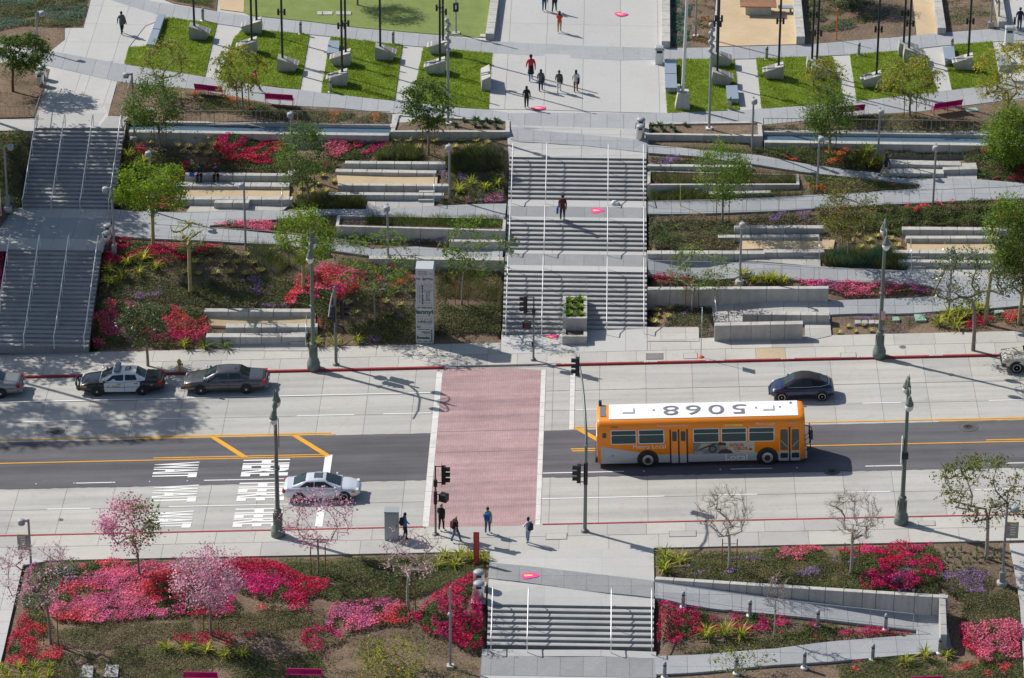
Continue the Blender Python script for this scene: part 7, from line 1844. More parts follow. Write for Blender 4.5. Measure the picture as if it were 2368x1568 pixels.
def blades(P, length, width, lean=.35, rng=RNG):
 n = len(P); L = (length * rng.uniform(.55, 1.2, n))[:, None]; an = rng.uniform(0, 6.283, n)
 d = np.stack([np.cos(an) * lean, np.sin(an) * lean, np.ones(n)], 1) * 1.0; d += rng.normal(size=(n, 3)) * .18; d[:, 2] = np.abs(d[:, 2]); d /= np.linalg.norm(d, axis=1)[:, None]
 sd = np.cross(d, rng.normal(size=(n, 3))); sd /= np.linalg.norm(sd, axis=1)[:, None]; sd *= width
 tip = P + d * L; mid = P + d * L * .6; mid[:, 2] += .0
 return np.stack([P - sd * .5, P + sd * .5, tip + sd * .15, tip - sd * .15], 1)
SEED = [100]
def bed(name, label, poly, leaves, h=.3, dens=230, size=.055, cover=.0, fl=(), ff=0.0, fs=.9, kind='leaf', cat='plants', fsize=None, world=False, zf=None, lean=.4, fcl=.5):
 XY = poly if world else px_poly(poly)
 SEED[0] += 1; sd = SEED[0]; rng = np.random.default_rng(sd)
 xs = [p[0] for p in XY]; ys = [p[1] for p in XY]; A = (max(xs) - min(xs)) * (max(ys) - min(ys)); n = int(A * dens * (2.1 if kind == 'leaf' else 1.35)); size *= .8 if kind == 'leaf' else 1
 X = rng.uniform(min(xs), max(xs), n); Y = rng.uniform(min(ys), max(ys), n)
 wob = fld(sd + 3, 2.2)(X, Y) * .5 - .25; wob2 = fld(sd + 4, 2.2)(X, Y) * .5 - .25
 m = in_poly(X + wob * .7, Y + wob2 * .7, XY); m &= in_poly(X, Y, XY)
 if cover > 0: m &= (fld(sd + 5, 1.1)(X, Y) * .6 + fld(sd + 6, 3.2)(X, Y) * .4 + rng.normal(size=n) * .05) > cover * .8 + .02
 X, Y = X[m], Y[m]; n = len(X)
 z0 = (zf or hz)(X, Y) - .08
 md = .12 + .88 * (fld(sd, 2.4)(X, Y) * .6 + fld(sd + 1, 5.5)(X, Y) * .4)
 u = rng.uniform(0, 1, n) ** .5
 P = np.stack([X, Y, z0 + h * md * u + .02], 1)
 mi = np.clip((fld(sd + 11, 1.8)(X, Y) * 1.4 - .2 + rng.normal(size=n) * .22) * len(leaves), 0, len(leaves) - 1).astype(int)
 sz = np.full(n, size)
 if fl:
  fn = fld(sd + 7, 1.6)(X, Y) * .55 + fld(sd + 8, 4.5)(X, Y) * .45; q_ = np.quantile(fn, 1 - min(.94, ff * 1.12))
  isf = (fn + rng.normal(size=n) * .10 * fcl > q_) & (u > .45)
  cn = fld(sd + 9, .9)(X, Y) * len(fl) + rng.normal(size=n) * .45
  mi[isf] = len(leaves) + np.clip(cn[isf].astype(int), 0, len(fl) - 1); P[isf, 2] += h * .18; sz[isf] = fsize or size * 1.05
 if kind == 'blade': V = blades(P * [1, 1, 0] + np.stack([0 * z0, 0 * z0, z0], 1), h * 1.0 * (.5 + md * .6), .022, lean, rng)
 else: V = quads(P, sz * np.random.default_rng(sd).uniform(.6, 1.35, n), 1.3 if not fl or ff < .2 else .6, .62, rng)
 o = link(name, quads_mesh(name, V, mi, list(leaves) + list(fl)))
 tag(o, label, cat, None, 'stuff'); return o
BV = 'bougainvillea'
D4 = (L_dark, L_dark, L_green, L_olive)
BEDS = [
 ('ground_cover', 'thin mixed plants between the shrubs of the left slope', [(225, 570), (640, 580), (850, 625), (1160, 630), (1155, 770), (960, 795), (735, 760), (720, 708), (470, 708), (220, 800)], (L_olive, L_green, L_dry), .26, 100, .05, .36),
 ('ground_cover', 'thin mixed plants between the shrubs of the upper left beds', [(290, 320), (900, 318), (1165, 345), (1160, 465), (1045, 470), (1035, 400), (420, 395), (265, 480)], (L_olive, L_green, L_dry), .24, 90, .05, .40),
 ('ground_cover', 'thin mixed plants between the shrubs of the right beds', [(1500, 505), (1900, 490), (2090, 525), (2090, 600), (1900, 610), (1890, 530), (1700, 520), (1690, 575), (1500, 575)], (L_olive, L_green, L_dry), .26, 110, .05, .34),
 # beyond the near sidewalk, left
 (BV, 'coral, salmon and pink flowering mass in the lower left bed', [(195, 1302), (330, 1301), (430, 1308), (445, 1350), (430, 1425), (330, 1432), (235, 1445), (130, 1440), (95, 1412), (140, 1350)], (L_dark, L_green), .42, 330, .058, .12, (F_coral, F_pink, F_pink, F_orch, F_coral, F_crim), .74),
 (BV, 'deep crimson flowering mass right of the pale pink tree', [(470, 1301), (560, 1298), (640, 1303), (700, 1335), (770, 1345), (752, 1372), (665, 1395), (590, 1385), (530, 1360)], (L_dark, L_green), .45, 330, .058, .10, (F_crim, F_crim, F_mag), .78),
 (BV, 'crimson flowers around the trunk of the pale pink tree', [(420, 1300), (480, 1300), (560, 1400), (540, 1430), (430, 1430), (400, 1350)], (L_dark, L_green), .35, 280, .055, .2, (F_crim, F_mag), .6),
 (BV, 'crimson flowers along the left walkway', [(52, 1420), (110, 1415), (120, 1450), (75, 1490), (150, 1500), (140, 1530), (60, 1545), (8, 1540), (20, 1480)], (L_dark, L_green), .4, 300, .055, .15, (F_crim, F_coral), .6),
 (BV, 'small pink and red flower patches below the crimson mass', [(585, 1385), (705, 1380), (720, 1420), (650, 1420), (590, 1410)], (L_dark, L_olive), .35, 280, .055, .35, (F_coral, F_pink, F_crim), .6),
 (BV, 'pink flowering mass in the middle of the lower left bed', [(770, 1400), (880, 1385), (915, 1392), (960, 1420), (940, 1452), (870, 1448), (800, 1470), (735, 1450)], (L_dark, L_green), .42, 300, .058, .18, (F_pink, F_orch, F_pink, F_coral), .75),
 (BV, 'crimson flowering mass beside the lower stairs', [(1035, 1352), (1095, 1330), (1112, 1360), (1118, 1500), (1075, 1512), (1040, 1480), (985, 1470), (950, 1430), (985, 1395)], (L_dark, L_green), .45, 310, .058, .10, (F_crim, F_mag, F_crim), .62),
 (BV, 'scattered crimson flowers in the lower left mulch', [(560, 1470), (640, 1450), (760, 1440), (800, 1480), (740, 1510), (640, 1515)], (L_dark, L_olive), .32, 230, .052, .5, (F_crim, F_mag), .6),
 (BV, 'scattered red flowers behind the flax row at the lower left', [(395, 1470), (520, 1462), (560, 1480), (530, 1505), (420, 1500)], (L_dark, L_olive), .32, 240, .052, .45, (F_crim,), .6),
 ('ground_cover', 'dark green ground cover along the near sidewalk, left of the lower stairs', [(640, 1297), (843, 1290), (1000, 1287), (1128, 1288), (1120, 1330), (1040, 1352), (950, 1385), (800, 1400), (730, 1378), (780, 1345), (700, 1335)], D4, .34, 300, .052, .06),
 ('ground_cover', 'green creeping cover at the very top edge of the lower left bed', [(185, 1301), (640, 1295), (660, 1310), (420, 1312), (330, 1308), (190, 1318)], (L_green, L_dark), .28, 260, .05, .2, (F_coral,), .15),
 ('ground_cover', 'olive brown ground cover band in the lower left bed', [(90, 1460), (240, 1440), (420, 1432), (560, 1410), (690, 1400), (735, 1440), (600, 1465), (420, 1470), (300, 1500), (120, 1500)], (L_olive, L_dry, L_olive, L_dark), .24, 260, .046, .30),
 ('ground_cover', 'green and brown ground cover at the lower left bottom', [(110, 1520), (300, 1490), (560, 1500), (620, 1520), (600, 1575), (440, 1585), (110, 1590)], (L_dark, L_green, L_olive), .24, 250, .048, .42),
 ('ground_cover', 'dark ground cover strip at the bottom between the pink benches', [(585, 1530), (730, 1505), (760, 1545), (790, 1580), (560, 1590)], (L_dark, L_green), .24, 260, .048, .35),
 ('ground_cover', 'thin dry ground cover in the lower left mulch', [(700, 1480), (960, 1440), (1110, 1510), (1100, 1580), (760, 1590)], (L_dry, L_dry, L_olive), .14, 150, .04, .5),
 ('ground_cover', 'dry leafy scatter below the pink flowers', [(440, 1425), (740, 1400), (820, 1440), (700, 1480), (480, 1465)], (L_dry, L_olive), .18, 190, .042, .45),
 ('shrubs', 'grey green grasses and shrubs at the lower left lamp', [(75, 1312), (185, 1302), (190, 1320), (140, 1352), (95, 1410), (45, 1412), (58, 1350)], (L_grey, L_green, L_teal), .75, 260, .06, .15, (F_orch,), .08),
 # beyond the near sidewalk, right
 ('ground_cover', 'dark green ground cover of the right bed above the ramp wall', [(1516, 1284), (1700, 1276), (1790, 1272), (2000, 1290), (2180, 1330), (2165, 1378), (1950, 1366), (1791, 1354), (1600, 1338), (1516, 1330)], D4, .36, 310, .052, .05, (F_lav,), .04),
 (BV, 'coral flowers along the near sidewalk in the right bed', [(1765, 1272), (1890, 1264), (1910, 1282), (1880, 1300), (1800, 1298)], (L_dark, L_green), .4, 300, .056, .15, (F_coral, F_pink), .5),
 (BV, 'crimson and coral flowering mass in the right bed', [(1930, 1275), (2040, 1262), (2160, 1262), (2182, 1310), (2178, 1345), (2110, 1368), (1990, 1366), (1985, 1330), (1950, 1310)], (L_dark, L_green), .45, 320, .058, .10, (F_coral, F_crim, F_mag, F_crim), .52),
 ('lavender', 'lavender flowering patch left of the round lamp foot', [(2180, 1320), (2280, 1312), (2300, 1345), (2270, 1375), (2200, 1375), (2170, 1350)], (L_grey, L_olive), .3, 300, .045, .1, (F_lav,), .55),
 ('ground_cover', 'brown green ground cover at the right of the ramp corner', [(2160, 1345), (2280, 1372), (2345, 1352), (2358, 1440), (2210, 1445), (2212, 1390)], (L_dark, L_olive, L_olive), .3, 290, .05, .08),
 (BV, 'red and pink flowering mass at the lower right corner', [(2215, 1448), (2340, 1440), (2362, 1455), (2366, 1525), (2270, 1540), (2225, 1505)], (L_dark, L_green), .45, 320, .06, .08, (F_coral, F_crim, F_pink, F_pink), .72),
 (BV, 'crimson flowers in the triangular bed inside the ramp', [(1516, 1390), (1791, 1426), (1900, 1442), (2112, 1462), (2100, 1468), (1910, 1480), (1700, 1462), (1600, 1470), (1560, 1495), (1516, 1490)], (L_green, L_dark), .36, 250, .055, .36, (F_crim, F_mag), .5),
 ('ground_cover', 'low green cover along the lower edge of the triangular bed', [(1560, 1505), (1700, 1478), (1900, 1455), (1910, 1482), (1791, 1498), (1600, 1514)], (L_dark, L_olive, L_green), .3, 280, .05, .12),
 ('ground_cover', 'dark green cover at the bottom right below the lower path', [(1935, 1540), (2060, 1515), (2220, 1530), (2367, 1530), (2400, 1590), (1940, 1590)], (L_dark, L_green, L_dark), .3, 280, .05, .12, (F_coral,), .05),
 # hillside left, below the lower path
 (BV, 'dark red flowers under the yellow trunk tree along the path rail', [(235, 590), (270, 552), (400, 562), (560, 570), (568, 585), (500, 590), (420, 610), (360, 625), (290, 615), (240, 625)], (L_dark, L_green), .42, 300, .056, .22, (F_crim, F_crim, F_coral), .42),
 (BV, 'magenta and pink flowers beside the lower left stairs', [(222, 700), (300, 695), (330, 720), (300, 800), (220, 810), (208, 780)], (L_dark, L_green), .42, 300, .056, .2, (F_mag, F_pink, F_coral, F_orch), .5),
 (BV, 'crimson flowers left of the front seat walls', [(330, 715), (400, 705), (470, 715), (490, 750), (470, 790), (380, 805), (310, 800)], (L_dark, L_green), .42, 300, .056, .2, (F_crim, F_mag, F_coral), .42),
 ('ground_cover', 'dark purple green ground cover across the lower left slope', [(232, 660), (330, 635), (440, 655), (560, 640), (660, 640), (700, 660), (690, 712), (480, 712), (400, 702), (300, 692), (225, 695)], (L_dark, L_dark, L_grey, L_dark), .32, 290, .05, .07, (F_lav,), .06),
 ('tall_grass', 'tufts of grey green grass around the yellow trunk tree', [(570, 572), (680, 570), (690, 600), (640, 640), (600, 620), (580, 600)], (L_grass, L_grey), .75, 260, .05, .2, (), 0, .9, 'blade'),
 (BV, 'bright pink and coral flowers beside the traffic signal mast', [(655, 700), (680, 650), (740, 612), (800, 620), (845, 640), (850, 665), (815, 690), (775, 700), (770, 770), (730, 765), (725, 715), (665, 708)], (L_dark, L_green), .45, 320, .058, .12, (F_coral, F_pink, F_mag, F_coral), .6),
 ('shrubs', 'leafy green shrubs left of the tall inscribed sign', [(780, 605), (870, 600), (955, 640), (955, 690), (880, 690), (840, 680), (850, 640), (780, 620)], (L_green, L_grey, L_dark), .5, 260, .055, .3, (F_coral,), .06),
 ('ground_cover', 'dark ground cover at the foot of the tall inscribed sign', [(735, 775), (840, 745), (955, 700), (958, 795), (860, 792), (800, 770)], (L_dark, L_green, L_dark), .3, 290, .05, .18, (F_lav,), .04),
 ('tall_grass', 'olive grasses on the slope between the tall sign and the central stairs', [(1008, 625), (1160, 628), (1158, 700), (1100, 690), (1010, 690)], (L_grass, L_dry, L_dark), .5, 200, .05, .34, (), 0, .9, 'blade'),
 ('ground_cover', 'green ground cover right of the tall sign along the sidewalk', [(1008, 705), (1035, 700), (1062, 712), (1100, 702), (1158, 700), (1157, 772), (1008, 777)], (L_dark, L_green, L_olive), .32, 290, .052, .14),
 ('tall_grass', 'purple grey low plants in front of the grassy planter', [(925, 552), (1030, 556), (1036, 574), (960, 566)], (L_dark, L_grey), .35, 260, .05, .1, (F_lav,), .2),
 ('tall_grass', 'green grasses at the left end of the grassy planter', [(690, 560), (780, 535), (860, 552), (830, 572), (760, 566)], (L_grass, L_green), .6, 220, .05, .2, (), 0, .9, 'blade'),
 (BV, 'coral pink flowering strip between the two left paths', [(492, 524), (560, 512), (632, 511), (640, 538), (560, 534)], (L_green, L_dark), .42, 330, .058, .05, (F_coral, F_pink, F_pink), .75),
 ('tall_grass', 'grasses beside the coral strip at the fork of the left paths', [(640, 512), (700, 506), (776, 505), (770, 548), (700, 546), (645, 540)], (L_grass, L_grey), .6, 230, .05, .25, (), 0, .9, 'blade'),
 # hillside left, upper
 (BV, 'magenta flowering mass below the left water channel', [(490, 316), (640, 318), (660, 345), (640, 385), (560, 380), (500, 372), (495, 345)], (L_dark, L_green), .45, 320, .058, .10, (F_mag, F_crim, F_coral), .52),
 (BV, 'magenta and salmon flowers left of the stair-head planter', [(740, 322), (880, 318), (905, 325), (890, 345), (840, 368), (770, 375), (745, 350)], (L_dark, L_green), .45, 300, .058, .14, (F_mag, F_coral, F_pink), .52),
 ('ground_cover', 'dark green leafy cover behind the two seated officers', [(440, 378), (500, 372), (640, 385), (690, 372), (770, 376), (790, 392), (680, 400), (430, 397)], (L_dark, L_dark, L_green), .4, 300, .055, .05, (F_crim,), .06),
 ('ground_cover', 'shaded dark cover at the left of the officers by the stairs', [(285, 325), (330, 340), (430, 365), (440, 395), (405, 430), (400, 485), (262, 484), (270, 420)], (L_dark, L_dark, L_green), .4, 290, .055, .10, (F_crim,), .08),
 ('tall_grass', 'domed tall grass above the upper seat walls', [(860, 360), (890, 342), (960, 345), (985, 362), (960, 372), (870, 372)], (L_grass, L_grass, L_grey), .85, 520, .05, .0, (), 0, .9, 'blade'),
 ('tall_grass', 'dark tall grass between the upper beds and the top flight', [(1025, 370), (1060, 355), (1100, 335), (1168, 345), (1165, 390), (1110, 398), (1040, 400)], (L_grass, L_dark, L_grey), .75, 420, .05, .04, (), 0, .9, 'blade'),
 ('ground_cover', 'dark ground cover around the flax left of the top flight', [(1012, 400), (1165, 395), (1165, 470), (1010, 474), (1042, 440)], (L_dark, L_dark, L_grey), .35, 300, .05, .08, (F_lav,), .05),
 ('lavender', 'purple flowering strip at the path left of the top flight', [(1070, 455), (1166, 446), (1166, 470), (1075, 474)], (L_grey, L_olive), .3, 320, .045, .1, (F_lav, F_orch), .45),
 ('tall_grass', 'tall grass in front of the sand between the two left seat groups', [(682, 458), (745, 448), (840, 462), (845, 482), (700, 486), (680, 474)], (L_grass, L_dark), .7, 440, .05, .03, (), 0, .9, 'blade'),
 ('ground_cover', 'red leafed cover under the bright green tree', [(262, 440), (400, 430), (405, 470), (380, 484), (262, 483)], (L_dark, L_green), .4, 260, .055, .15, (F_crim,), .25),
 ('ground_cover', 'mixed low plants along the left picket fence', [(440, 214), (640, 245), (900, 265), (900, 284), (640, 278), (470, 262)], (L_dark, L_olive, L_green), .34, 280, .05, .10, (F_org,), .08),
 ('ground_cover', 'sparse dry plants in the mulch near the head of the left stairs', [(310, 200), (450, 215), (470, 280), (300, 280)], (L_dry, L_olive), .2, 150, .045, .5),
 ('ground_cover', 'dense dark green ground cover at the top left corner', [(-30, -10), (205, -5), (190, 62), (145, 65), (40, 62), (-30, 80)], (L_dark, L_green, L_teal), .4, 240, .06, .04),
 ('ground_cover', 'shaded dark plants left of the upper left stairs', [(-40, 305), (72, 305), (48, 480), (-40, 490)], (L_dark, L_dark, L_green), .5, 230, .06, .10),
 ('ground_cover', 'sparse scrub in the mulch at the left of the stair head', [(-30, 165), (110, 165), (78, 268), (-30, 270)], (L_dry, L_olive), .2, 120, .045, .55),
 (BV, 'red flowers left of the lower left stairs at the picture edge', [(-40, 590), (12, 590), (0, 690), (-40, 700)], (L_dark, L_green), .5, 260, .06, .1, (F_crim, F_mag), .4),
 ('ground_cover', 'dark strappy border plants behind the left end of the far path', [(358, -15), (500, -20), (495, 22), (400, 4)], (L_dark, L_green), .5, 220, .055, .2, (), 0, .9, 'blade'),
 # hillside right
 ('lavender', 'lavender strip beside the top path right of the top flight', [(1500, 362), (1600, 365), (1735, 376), (1735, 388), (1500, 384)], (L_grey, L_dark), .35, 320, .048, .05, (F_lav,), .30),
 ('ground_cover', 'dark low plants below the right stair-head planter', [(1500, 336), (1764, 340), (1764, 356), (1620, 346)], (L_dark, L_olive), .3, 250, .05, .15),
 (BV, 'dark leafed bed with orange flowers below the right water channel', [(1766, 344), (1900, 342), (2000, 352), (2040, 380), (2030, 394), (1960, 392), (1850, 376), (1766, 358)], (L_dark, L_dark, L_green), .45, 300, .058, .06, (F_coral, F_org), .12),
 ('ground_cover', 'dark cover at the feet of the walking person', [(2050, 396), (2160, 398), (2170, 410), (2120, 418), (2060, 410)], (L_dark, L_green), .35, 300, .055, .04),
 (BV, 'dark bed with sparse red flowers at the far right below the channel', [(2225, 345), (2400, 345), (2400, 425), (2262, 412), (2258, 395), (2230, 385)], (L_dark, L_green), .45, 270, .058, .10, (F_coral, F_crim), .16),
 ('ground_cover', 'dark strip behind the white seat blocks', [(2040, 345), (2225, 345), (2222, 362), (2050, 362)], (L_dark, L_dark), .35, 260, .055, .05),
 ('ground_cover', 'green narrow bed between the two upper right paths', [(1850, 402), (1985, 416), (2122, 430), (2118, 438), (1960, 446), (1870, 448)], (L_green, L_dark, L_olive), .4, 280, .055, .08, (F_org,), .04),
 ('tall_grass', 'tall grass in front of the low seat under the grassy planter', [(1500, 446), (1640, 444), (1660, 458), (1850, 445), (1870, 430), (1850, 455), (1680, 464), (1500, 466)], (L_grass, L_dark), .6, 360, .05, .05, (), 0, .9, 'blade'),
 ('shrubs', 'leafy green and grey shrubs right of the middle flight', [(1500, 505), (1600, 500), (1690, 512), (1700, 560), (1690, 577), (1500, 577)], (L_green, L_grey, L_olive, L_dry), .5, 280, .06, .16),
 ('lavender', 'dark lavender bed under the upper right path rail', [(1705, 502), (1800, 494), (1876, 488), (1880, 516), (1800, 518), (1710, 517)], (L_dark, L_grey), .4, 300, .05, .05, (F_lav,), .28),
 ('hedge', 'dense dark green hedge below the upper right path', [(1880, 490), (2026, 481), (2321, 470), (2400, 468), (2400, 520), (2330, 522), (2090, 522), (2080, 545), (1990, 535), (1912, 535), (1906, 520)], (L_dark, L_dark, L_green, L_dark), .65, 380, .062, .0, (F_coral,), .03),
 ('tall_grass', 'spreading blue green grass between the two right seat groups', [(1900, 605), (1930, 582), (2000, 585), (2060, 580), (2092, 600), (2100, 622), (2000, 618), (1905, 613)], (L_grass, L_grass, L_teal), .85, 520, .05, .0, (), 0, .9, 'blade'),
 (BV, 'red flowering bed on top of the big retaining wall', [(1502, 640), (1600, 640), (1690, 644), (1690, 658), (1502, 655)], (L_green, L_dark), .42, 300, .056, .08, (F_crim, F_coral), .32),
 (BV, 'bright pink flowering strip in the mulch right of the retaining wall', [(1830, 648), (1910, 652), (2020, 655), (2140, 665), (2150, 680), (2040, 684), (1960, 690), (1930, 678), (1870, 668)], (L_green, L_dark), .42, 280, .058, .33, (F_pink, F_mag, F_orch), .72),
 ('ground_cover', 'dark green cover around the staked tree below the retaining wall', [(1560, 705), (1645, 710), (1646, 775), (1618, 780), (1612, 752), (1530, 752)], (L_dark, L_grey, L_dark), .3, 290, .05, .06, (F_lav,), .04),
 ('ground_cover', 'sparse low plants in the right mulch bed by the sidewalk', [(1940, 728), (2160, 726), (2230, 740), (2160, 770), (2050, 772), (2010, 745)], (L_grey, L_olive, L_dry), .24, 220, .045, .52, (F_lav,), .14),
 (BV, 'red flowers under the street trees at the far right', [(2215, 735), (2300, 728), (2400, 712), (2400, 765), (2240, 770)], (L_green, L_dark), .38, 230, .056, .48, (F_coral, F_crim), .55),
 ('ground_cover', 'plants along the right picket fence', [(1766, 292), (1860, 284), (2011, 268), (2100, 263), (2160, 275), (2280, 285), (2290, 306), (1766, 302)], (L_dark, L_olive), .35, 260, .05, .16),
 ('ground_cover', 'teal succulent bed at the right edge of the plaza', [(1551, -20), (1602, -20), (1596, 108), (1551, 108)], (L_teal,), .25, 190, .075, .28),
 ('ground_cover', 'rusty orange succulent bed beside the sand court', [(1604, -20), (1655, -20), (1640, 108), (1598, 108)], (L_rusty, L_rusty, L_olive), .22, 170, .07, .36),
 ('ground_cover', 'dark undergrowth in the shaded bed at the upper right', [(1862, -20), (2050, -20), (2060, 40), (1960, 70), (1870, 80)], (L_dark, L_green, L_teal), .4, 130, .07, .52),
 ('ground_cover', 'scattered small plants in the upper right bed beyond the sand path', [(2178, -20), (2290, -20), (2312, 62), (2192, 70)], (L_olive, L_green), .3, 110, .06, .55)]
for b in BEDS: bed(*b)
# grass of the small lawns and of the planters
for k_ in ('L1', 'L2', 'L3', 'L4', 'R1', 'R2', 'R3', 'R4'):
 XY = LAWN_XY[k_]; xs = [p[0] for p in XY]; ys = [p[1] for p in XY]; n = int((max(xs) - min(xs)) * (max(ys) - min(ys)) * 300)
 X = RNG.uniform(min(xs), max(xs), n); Y = RNG.uniform(min(ys), max(ys), n); m = in_poly(X, Y, XY); X, Y = X[m], Y[m]
 P = np.stack([X, Y, hz(X, Y) + .02], 1); V = blades(P, .10 + .08 * fld(5, 3)(X, Y), .035, .6)
 tag(link('grass', quads_mesh('grass', V, np.zeros(len(V), int), [L_lawn])), {'L1': 'bright grass of the leftmost small lawn', 'L2': 'bright grass of the second small lawn from the left', 'L3': 'bright grass of the third small lawn from the left', 'L4': 'bright grass of the small lawn left of the plaza', 'R1': 'bright grass of the small lawn right of the plaza', 'R2': 'bright grass of the second small lawn right of the plaza', 'R3': 'bright grass of the third small lawn right of the plaza', 'R4': 'bright grass of the rightmost small lawn'}[k_], 'grass', None, 'stuff')
def plane_z(z): return lambda X, Y: np.full(np.shape(X), z + .08)
def wpoly(pts, z): return [tuple(at_z(x, y, z)[:2]) for x, y in pts]
bed('tall_grass', 'grasses filling the long planter left of the middle flight', wpoly([(840, 524), (1160, 530), (1162, 508), (850, 504)], 2.8), (L_grass, L_green), .6, 330, .05, .12, (), 0, .9, 'blade', world=True, zf=plane_z(2.75))
bed('tall_grass', 'grasses filling the planter right of the top flight', wpoly([(1500, 426), (1840, 424), (1840, 407), (1502, 400)], 3.7), (L_grass, L_green, L_dry), .65, 330, .05, .10, (), 0, .9, 'blade', world=True, zf=plane_z(3.65))
# ------------------------------------------------------------------ rosettes and strap-leaved plants, one by one
def rosette_mesh(name, n, L, W, up, seed, mats, curl=.35, tiers=1):
 r = random.Random(seed); mb = MB()
 for i in range(n):
  a = i * 2.39996 + r.uniform(-.2, .2); f = i / n; e = up * (1 - f) + .12 + r.uniform(-.1, .1); e = min(1.45, e + .25 * f); l = L * r.uniform(.75, 1.1); w = W * r.uniform(.85, 1.15)
  d = Vector((math.cos(a), math.sin(a), 0)); s = Vector((-d.y, d.x, 0))
  p0 = d * .02; p1 = d * (l * .5 * math.cos(e)) + Vector((0, 0, l * .5 * math.sin(e) + .02)); e2 = e - curl * (1.2 if r.random() < .5 else .6); p2 = p1 + d * (l * .5 * math.cos(e2)) + Vector((0, 0, l * .5 * math.sin(e2)))
  dn = Vector((0, 0, -.012))
  mb.add([p0 - s * w * .35, p0 + s * w * .35, p1 + s * w * .5, p1 + dn, p1 - s * w * .5, p2], [(0, 1, 2, 3), (0, 3, 4), (4, 3, 5), (3, 2, 5)], r.randrange(len(mats)))
 return mb.mesh(name, mats)
L_ylw = leaf('agave_yellow', (.50, .46, .11), (.66, .60, .20), .45, c=(.74, .70, .36)); L_flax = leaf('flax_green', (.14, .24, .025), (.30, .38, .045), .5, c=(.52, .52, .10)); L_flaxy = leaf('flax_gold', (.48, .46, .05), (.62, .58, .12), .5); L_flaxd = leaf('flax_dark', (.05, .09, .03), (.12, .17, .06), .3)
L_succ = leaf('succulent_bright', (.10, .22, .02), (.20, .36, .04), .3, c=(.42, .46, .10)); L_succd = leaf('succulent_dark', (.05, .10, .05), (.11, .19, .10), .25, c=(.24, .28, .14)); L_aloe = leaf('aloe_pale', (.16, .19, .10), (.28, .29, .15), .25)
ORD = 'leftmost|second from left|third from left|fourth from left|fifth from left|sixth from left|seventh from left|eighth from left|ninth from left|tenth from left|eleventh from left|twelfth from left|thirteenth from left|rightmost'.split('|')
def scatter(name, meshes, pts, label, cat, group, sc=(.85, 1.15), z=None, off=-.05, lift=0):
 pts = sorted(pts)
 for i, (x, y) in enumerate(pts):
  P = G(x, y, off) if z is None else Vector(at_z(x, y, z))
  o = link(name, meshes[i % len(meshes)]); o.location = P + Vector((0, 0, lift)); s = random.uniform(*sc); o.scale = (s, s, s * random.uniform(.9, 1.15)); o.rotation_euler = (0, 0, random.uniform(0, 6.28)); tag(o, label if len(pts) > 14 or len(pts) < 2 else (ORD[-1] if i == len(pts) - 1 else ORD[i]) + ' ' + label, cat, group)
def zq(c, r, *pts): return [q(c, r, x, y + 12) for x, y in pts]
AG = [rosette_mesh('agave', 30, .42, .08, .62, i, [L_ylw], .15) for i in range(3)]
FX = [rosette_mesh('flax', 26, 1.15, .10, 1.25, 20 + i, [L_flax, L_flax, L_flaxy], .75) for i in range(3)]
FD = [rosette_mesh('flax', 26, 1.1, .085, 1.2, 30 + i, [L_flaxd, L_flax, L_flaxd], .8) for i in range(2)]
SU = [rosette_mesh('succulent', 26, .50, .17, .95, 40 + i, [L_succ], .2) for i in range(2)]; SD = [rosette_mesh('succulent', 22, .46, .13, .9, 50 + i, [L_succd], .2) for i in range(2)]; AL = [rosette_mesh('aloe', 9, .34, .08, 1.2, 60 + i, [L_aloe, L_succd], .1) for i in range(2)]
A_ = 'agave'
scatter(A_, AG, zq(1, 1, (1210, 1065), (1335, 1070), (1425, 1070), (1530, 1075), (1630, 1080), (1165, 1115), (1385, 1140), (1475, 1145), (1580, 1140), (1680, 1130), (1755, 1140), (1430, 1190), (1535, 1190), (1630, 1200)), 'yellow spiky rosette in the mulch left of the magenta flowers', 'agave', 'agaves left of the magenta flowers')
scatter(A_, AG, zq(2, 1, (1145, 1095), (1240, 1100), (1345, 1090), (1440, 1100), (1560, 1080), (1655, 1095), (1770, 1100), (1860, 1110), (1080, 1140), (1190, 1145), (1310, 1150), (1600, 1145), (1695, 1150), (1800, 1150)), 'yellow spiky rosette in the mulch below the left stair-head planter', 'agave', 'agaves below the left stair-head planter')
scatter(A_, AG, zq(2, 1, (645, 1415), (525, 1435), (400, 1460), (590, 1495), (560, 1370), (370, 1520), (480, 1500)), 'yellow spiky rosette between the two left seat groups', 'agave', 'agaves between the left seat groups')
scatter(A_, AG, zq(1, 2, (1530, 680), (1640, 675), (1755, 680), (1860, 680), (1985, 685), (1935, 620), (1825, 605), (1440, 760), (1555, 770), (1690, 765), (1805, 760), (1925, 770), (2045, 750)) + zq(2, 2, (85, 750),), 'yellow spiky rosette on the slope beside the bare yellow trunk', 'agave', 'agaves on the lower left slope')
scatter(A_, AG, zq(2, 2, (1265, 910), (1130, 890), (1060, 990), (1175, 1010), (775, 1000), (920, 1010), (830, 1075), (1095, 1090), (700, 1065)), 'yellow spiky rosette on the slope left of the tall inscribed sign', 'agave', 'agaves left of the tall sign')
scatter(A_, AG, zq(3, 2, (1230, 1055), (1330, 1040), (1230, 1100), (1310, 1105), (1205, 1145)), 'yellow spiky rosette in the mulch below the big retaining wall', 'agave', 'agaves below the retaining wall')
scatter(A_, AG, zq(4, 2, (850, 465), (1000, 475), (930, 510), (1110, 495), (785, 515), (870, 560), (955, 565), (1065, 550), (1160, 550)), 'yellow spiky rosette in the mulch below the dark hedge', 'agave', 'agaves below the dark hedge')
scatter(A_, AG, zq(4, 2, (770, 1180), (895, 1170), (700, 1230), (830, 1220), (950, 1215)), 'yellow spiky rosette in the right mulch bed by the sidewalk', 'agave', 'agaves by the right sidewalk', (.65, .85))
F_ = 'flax'
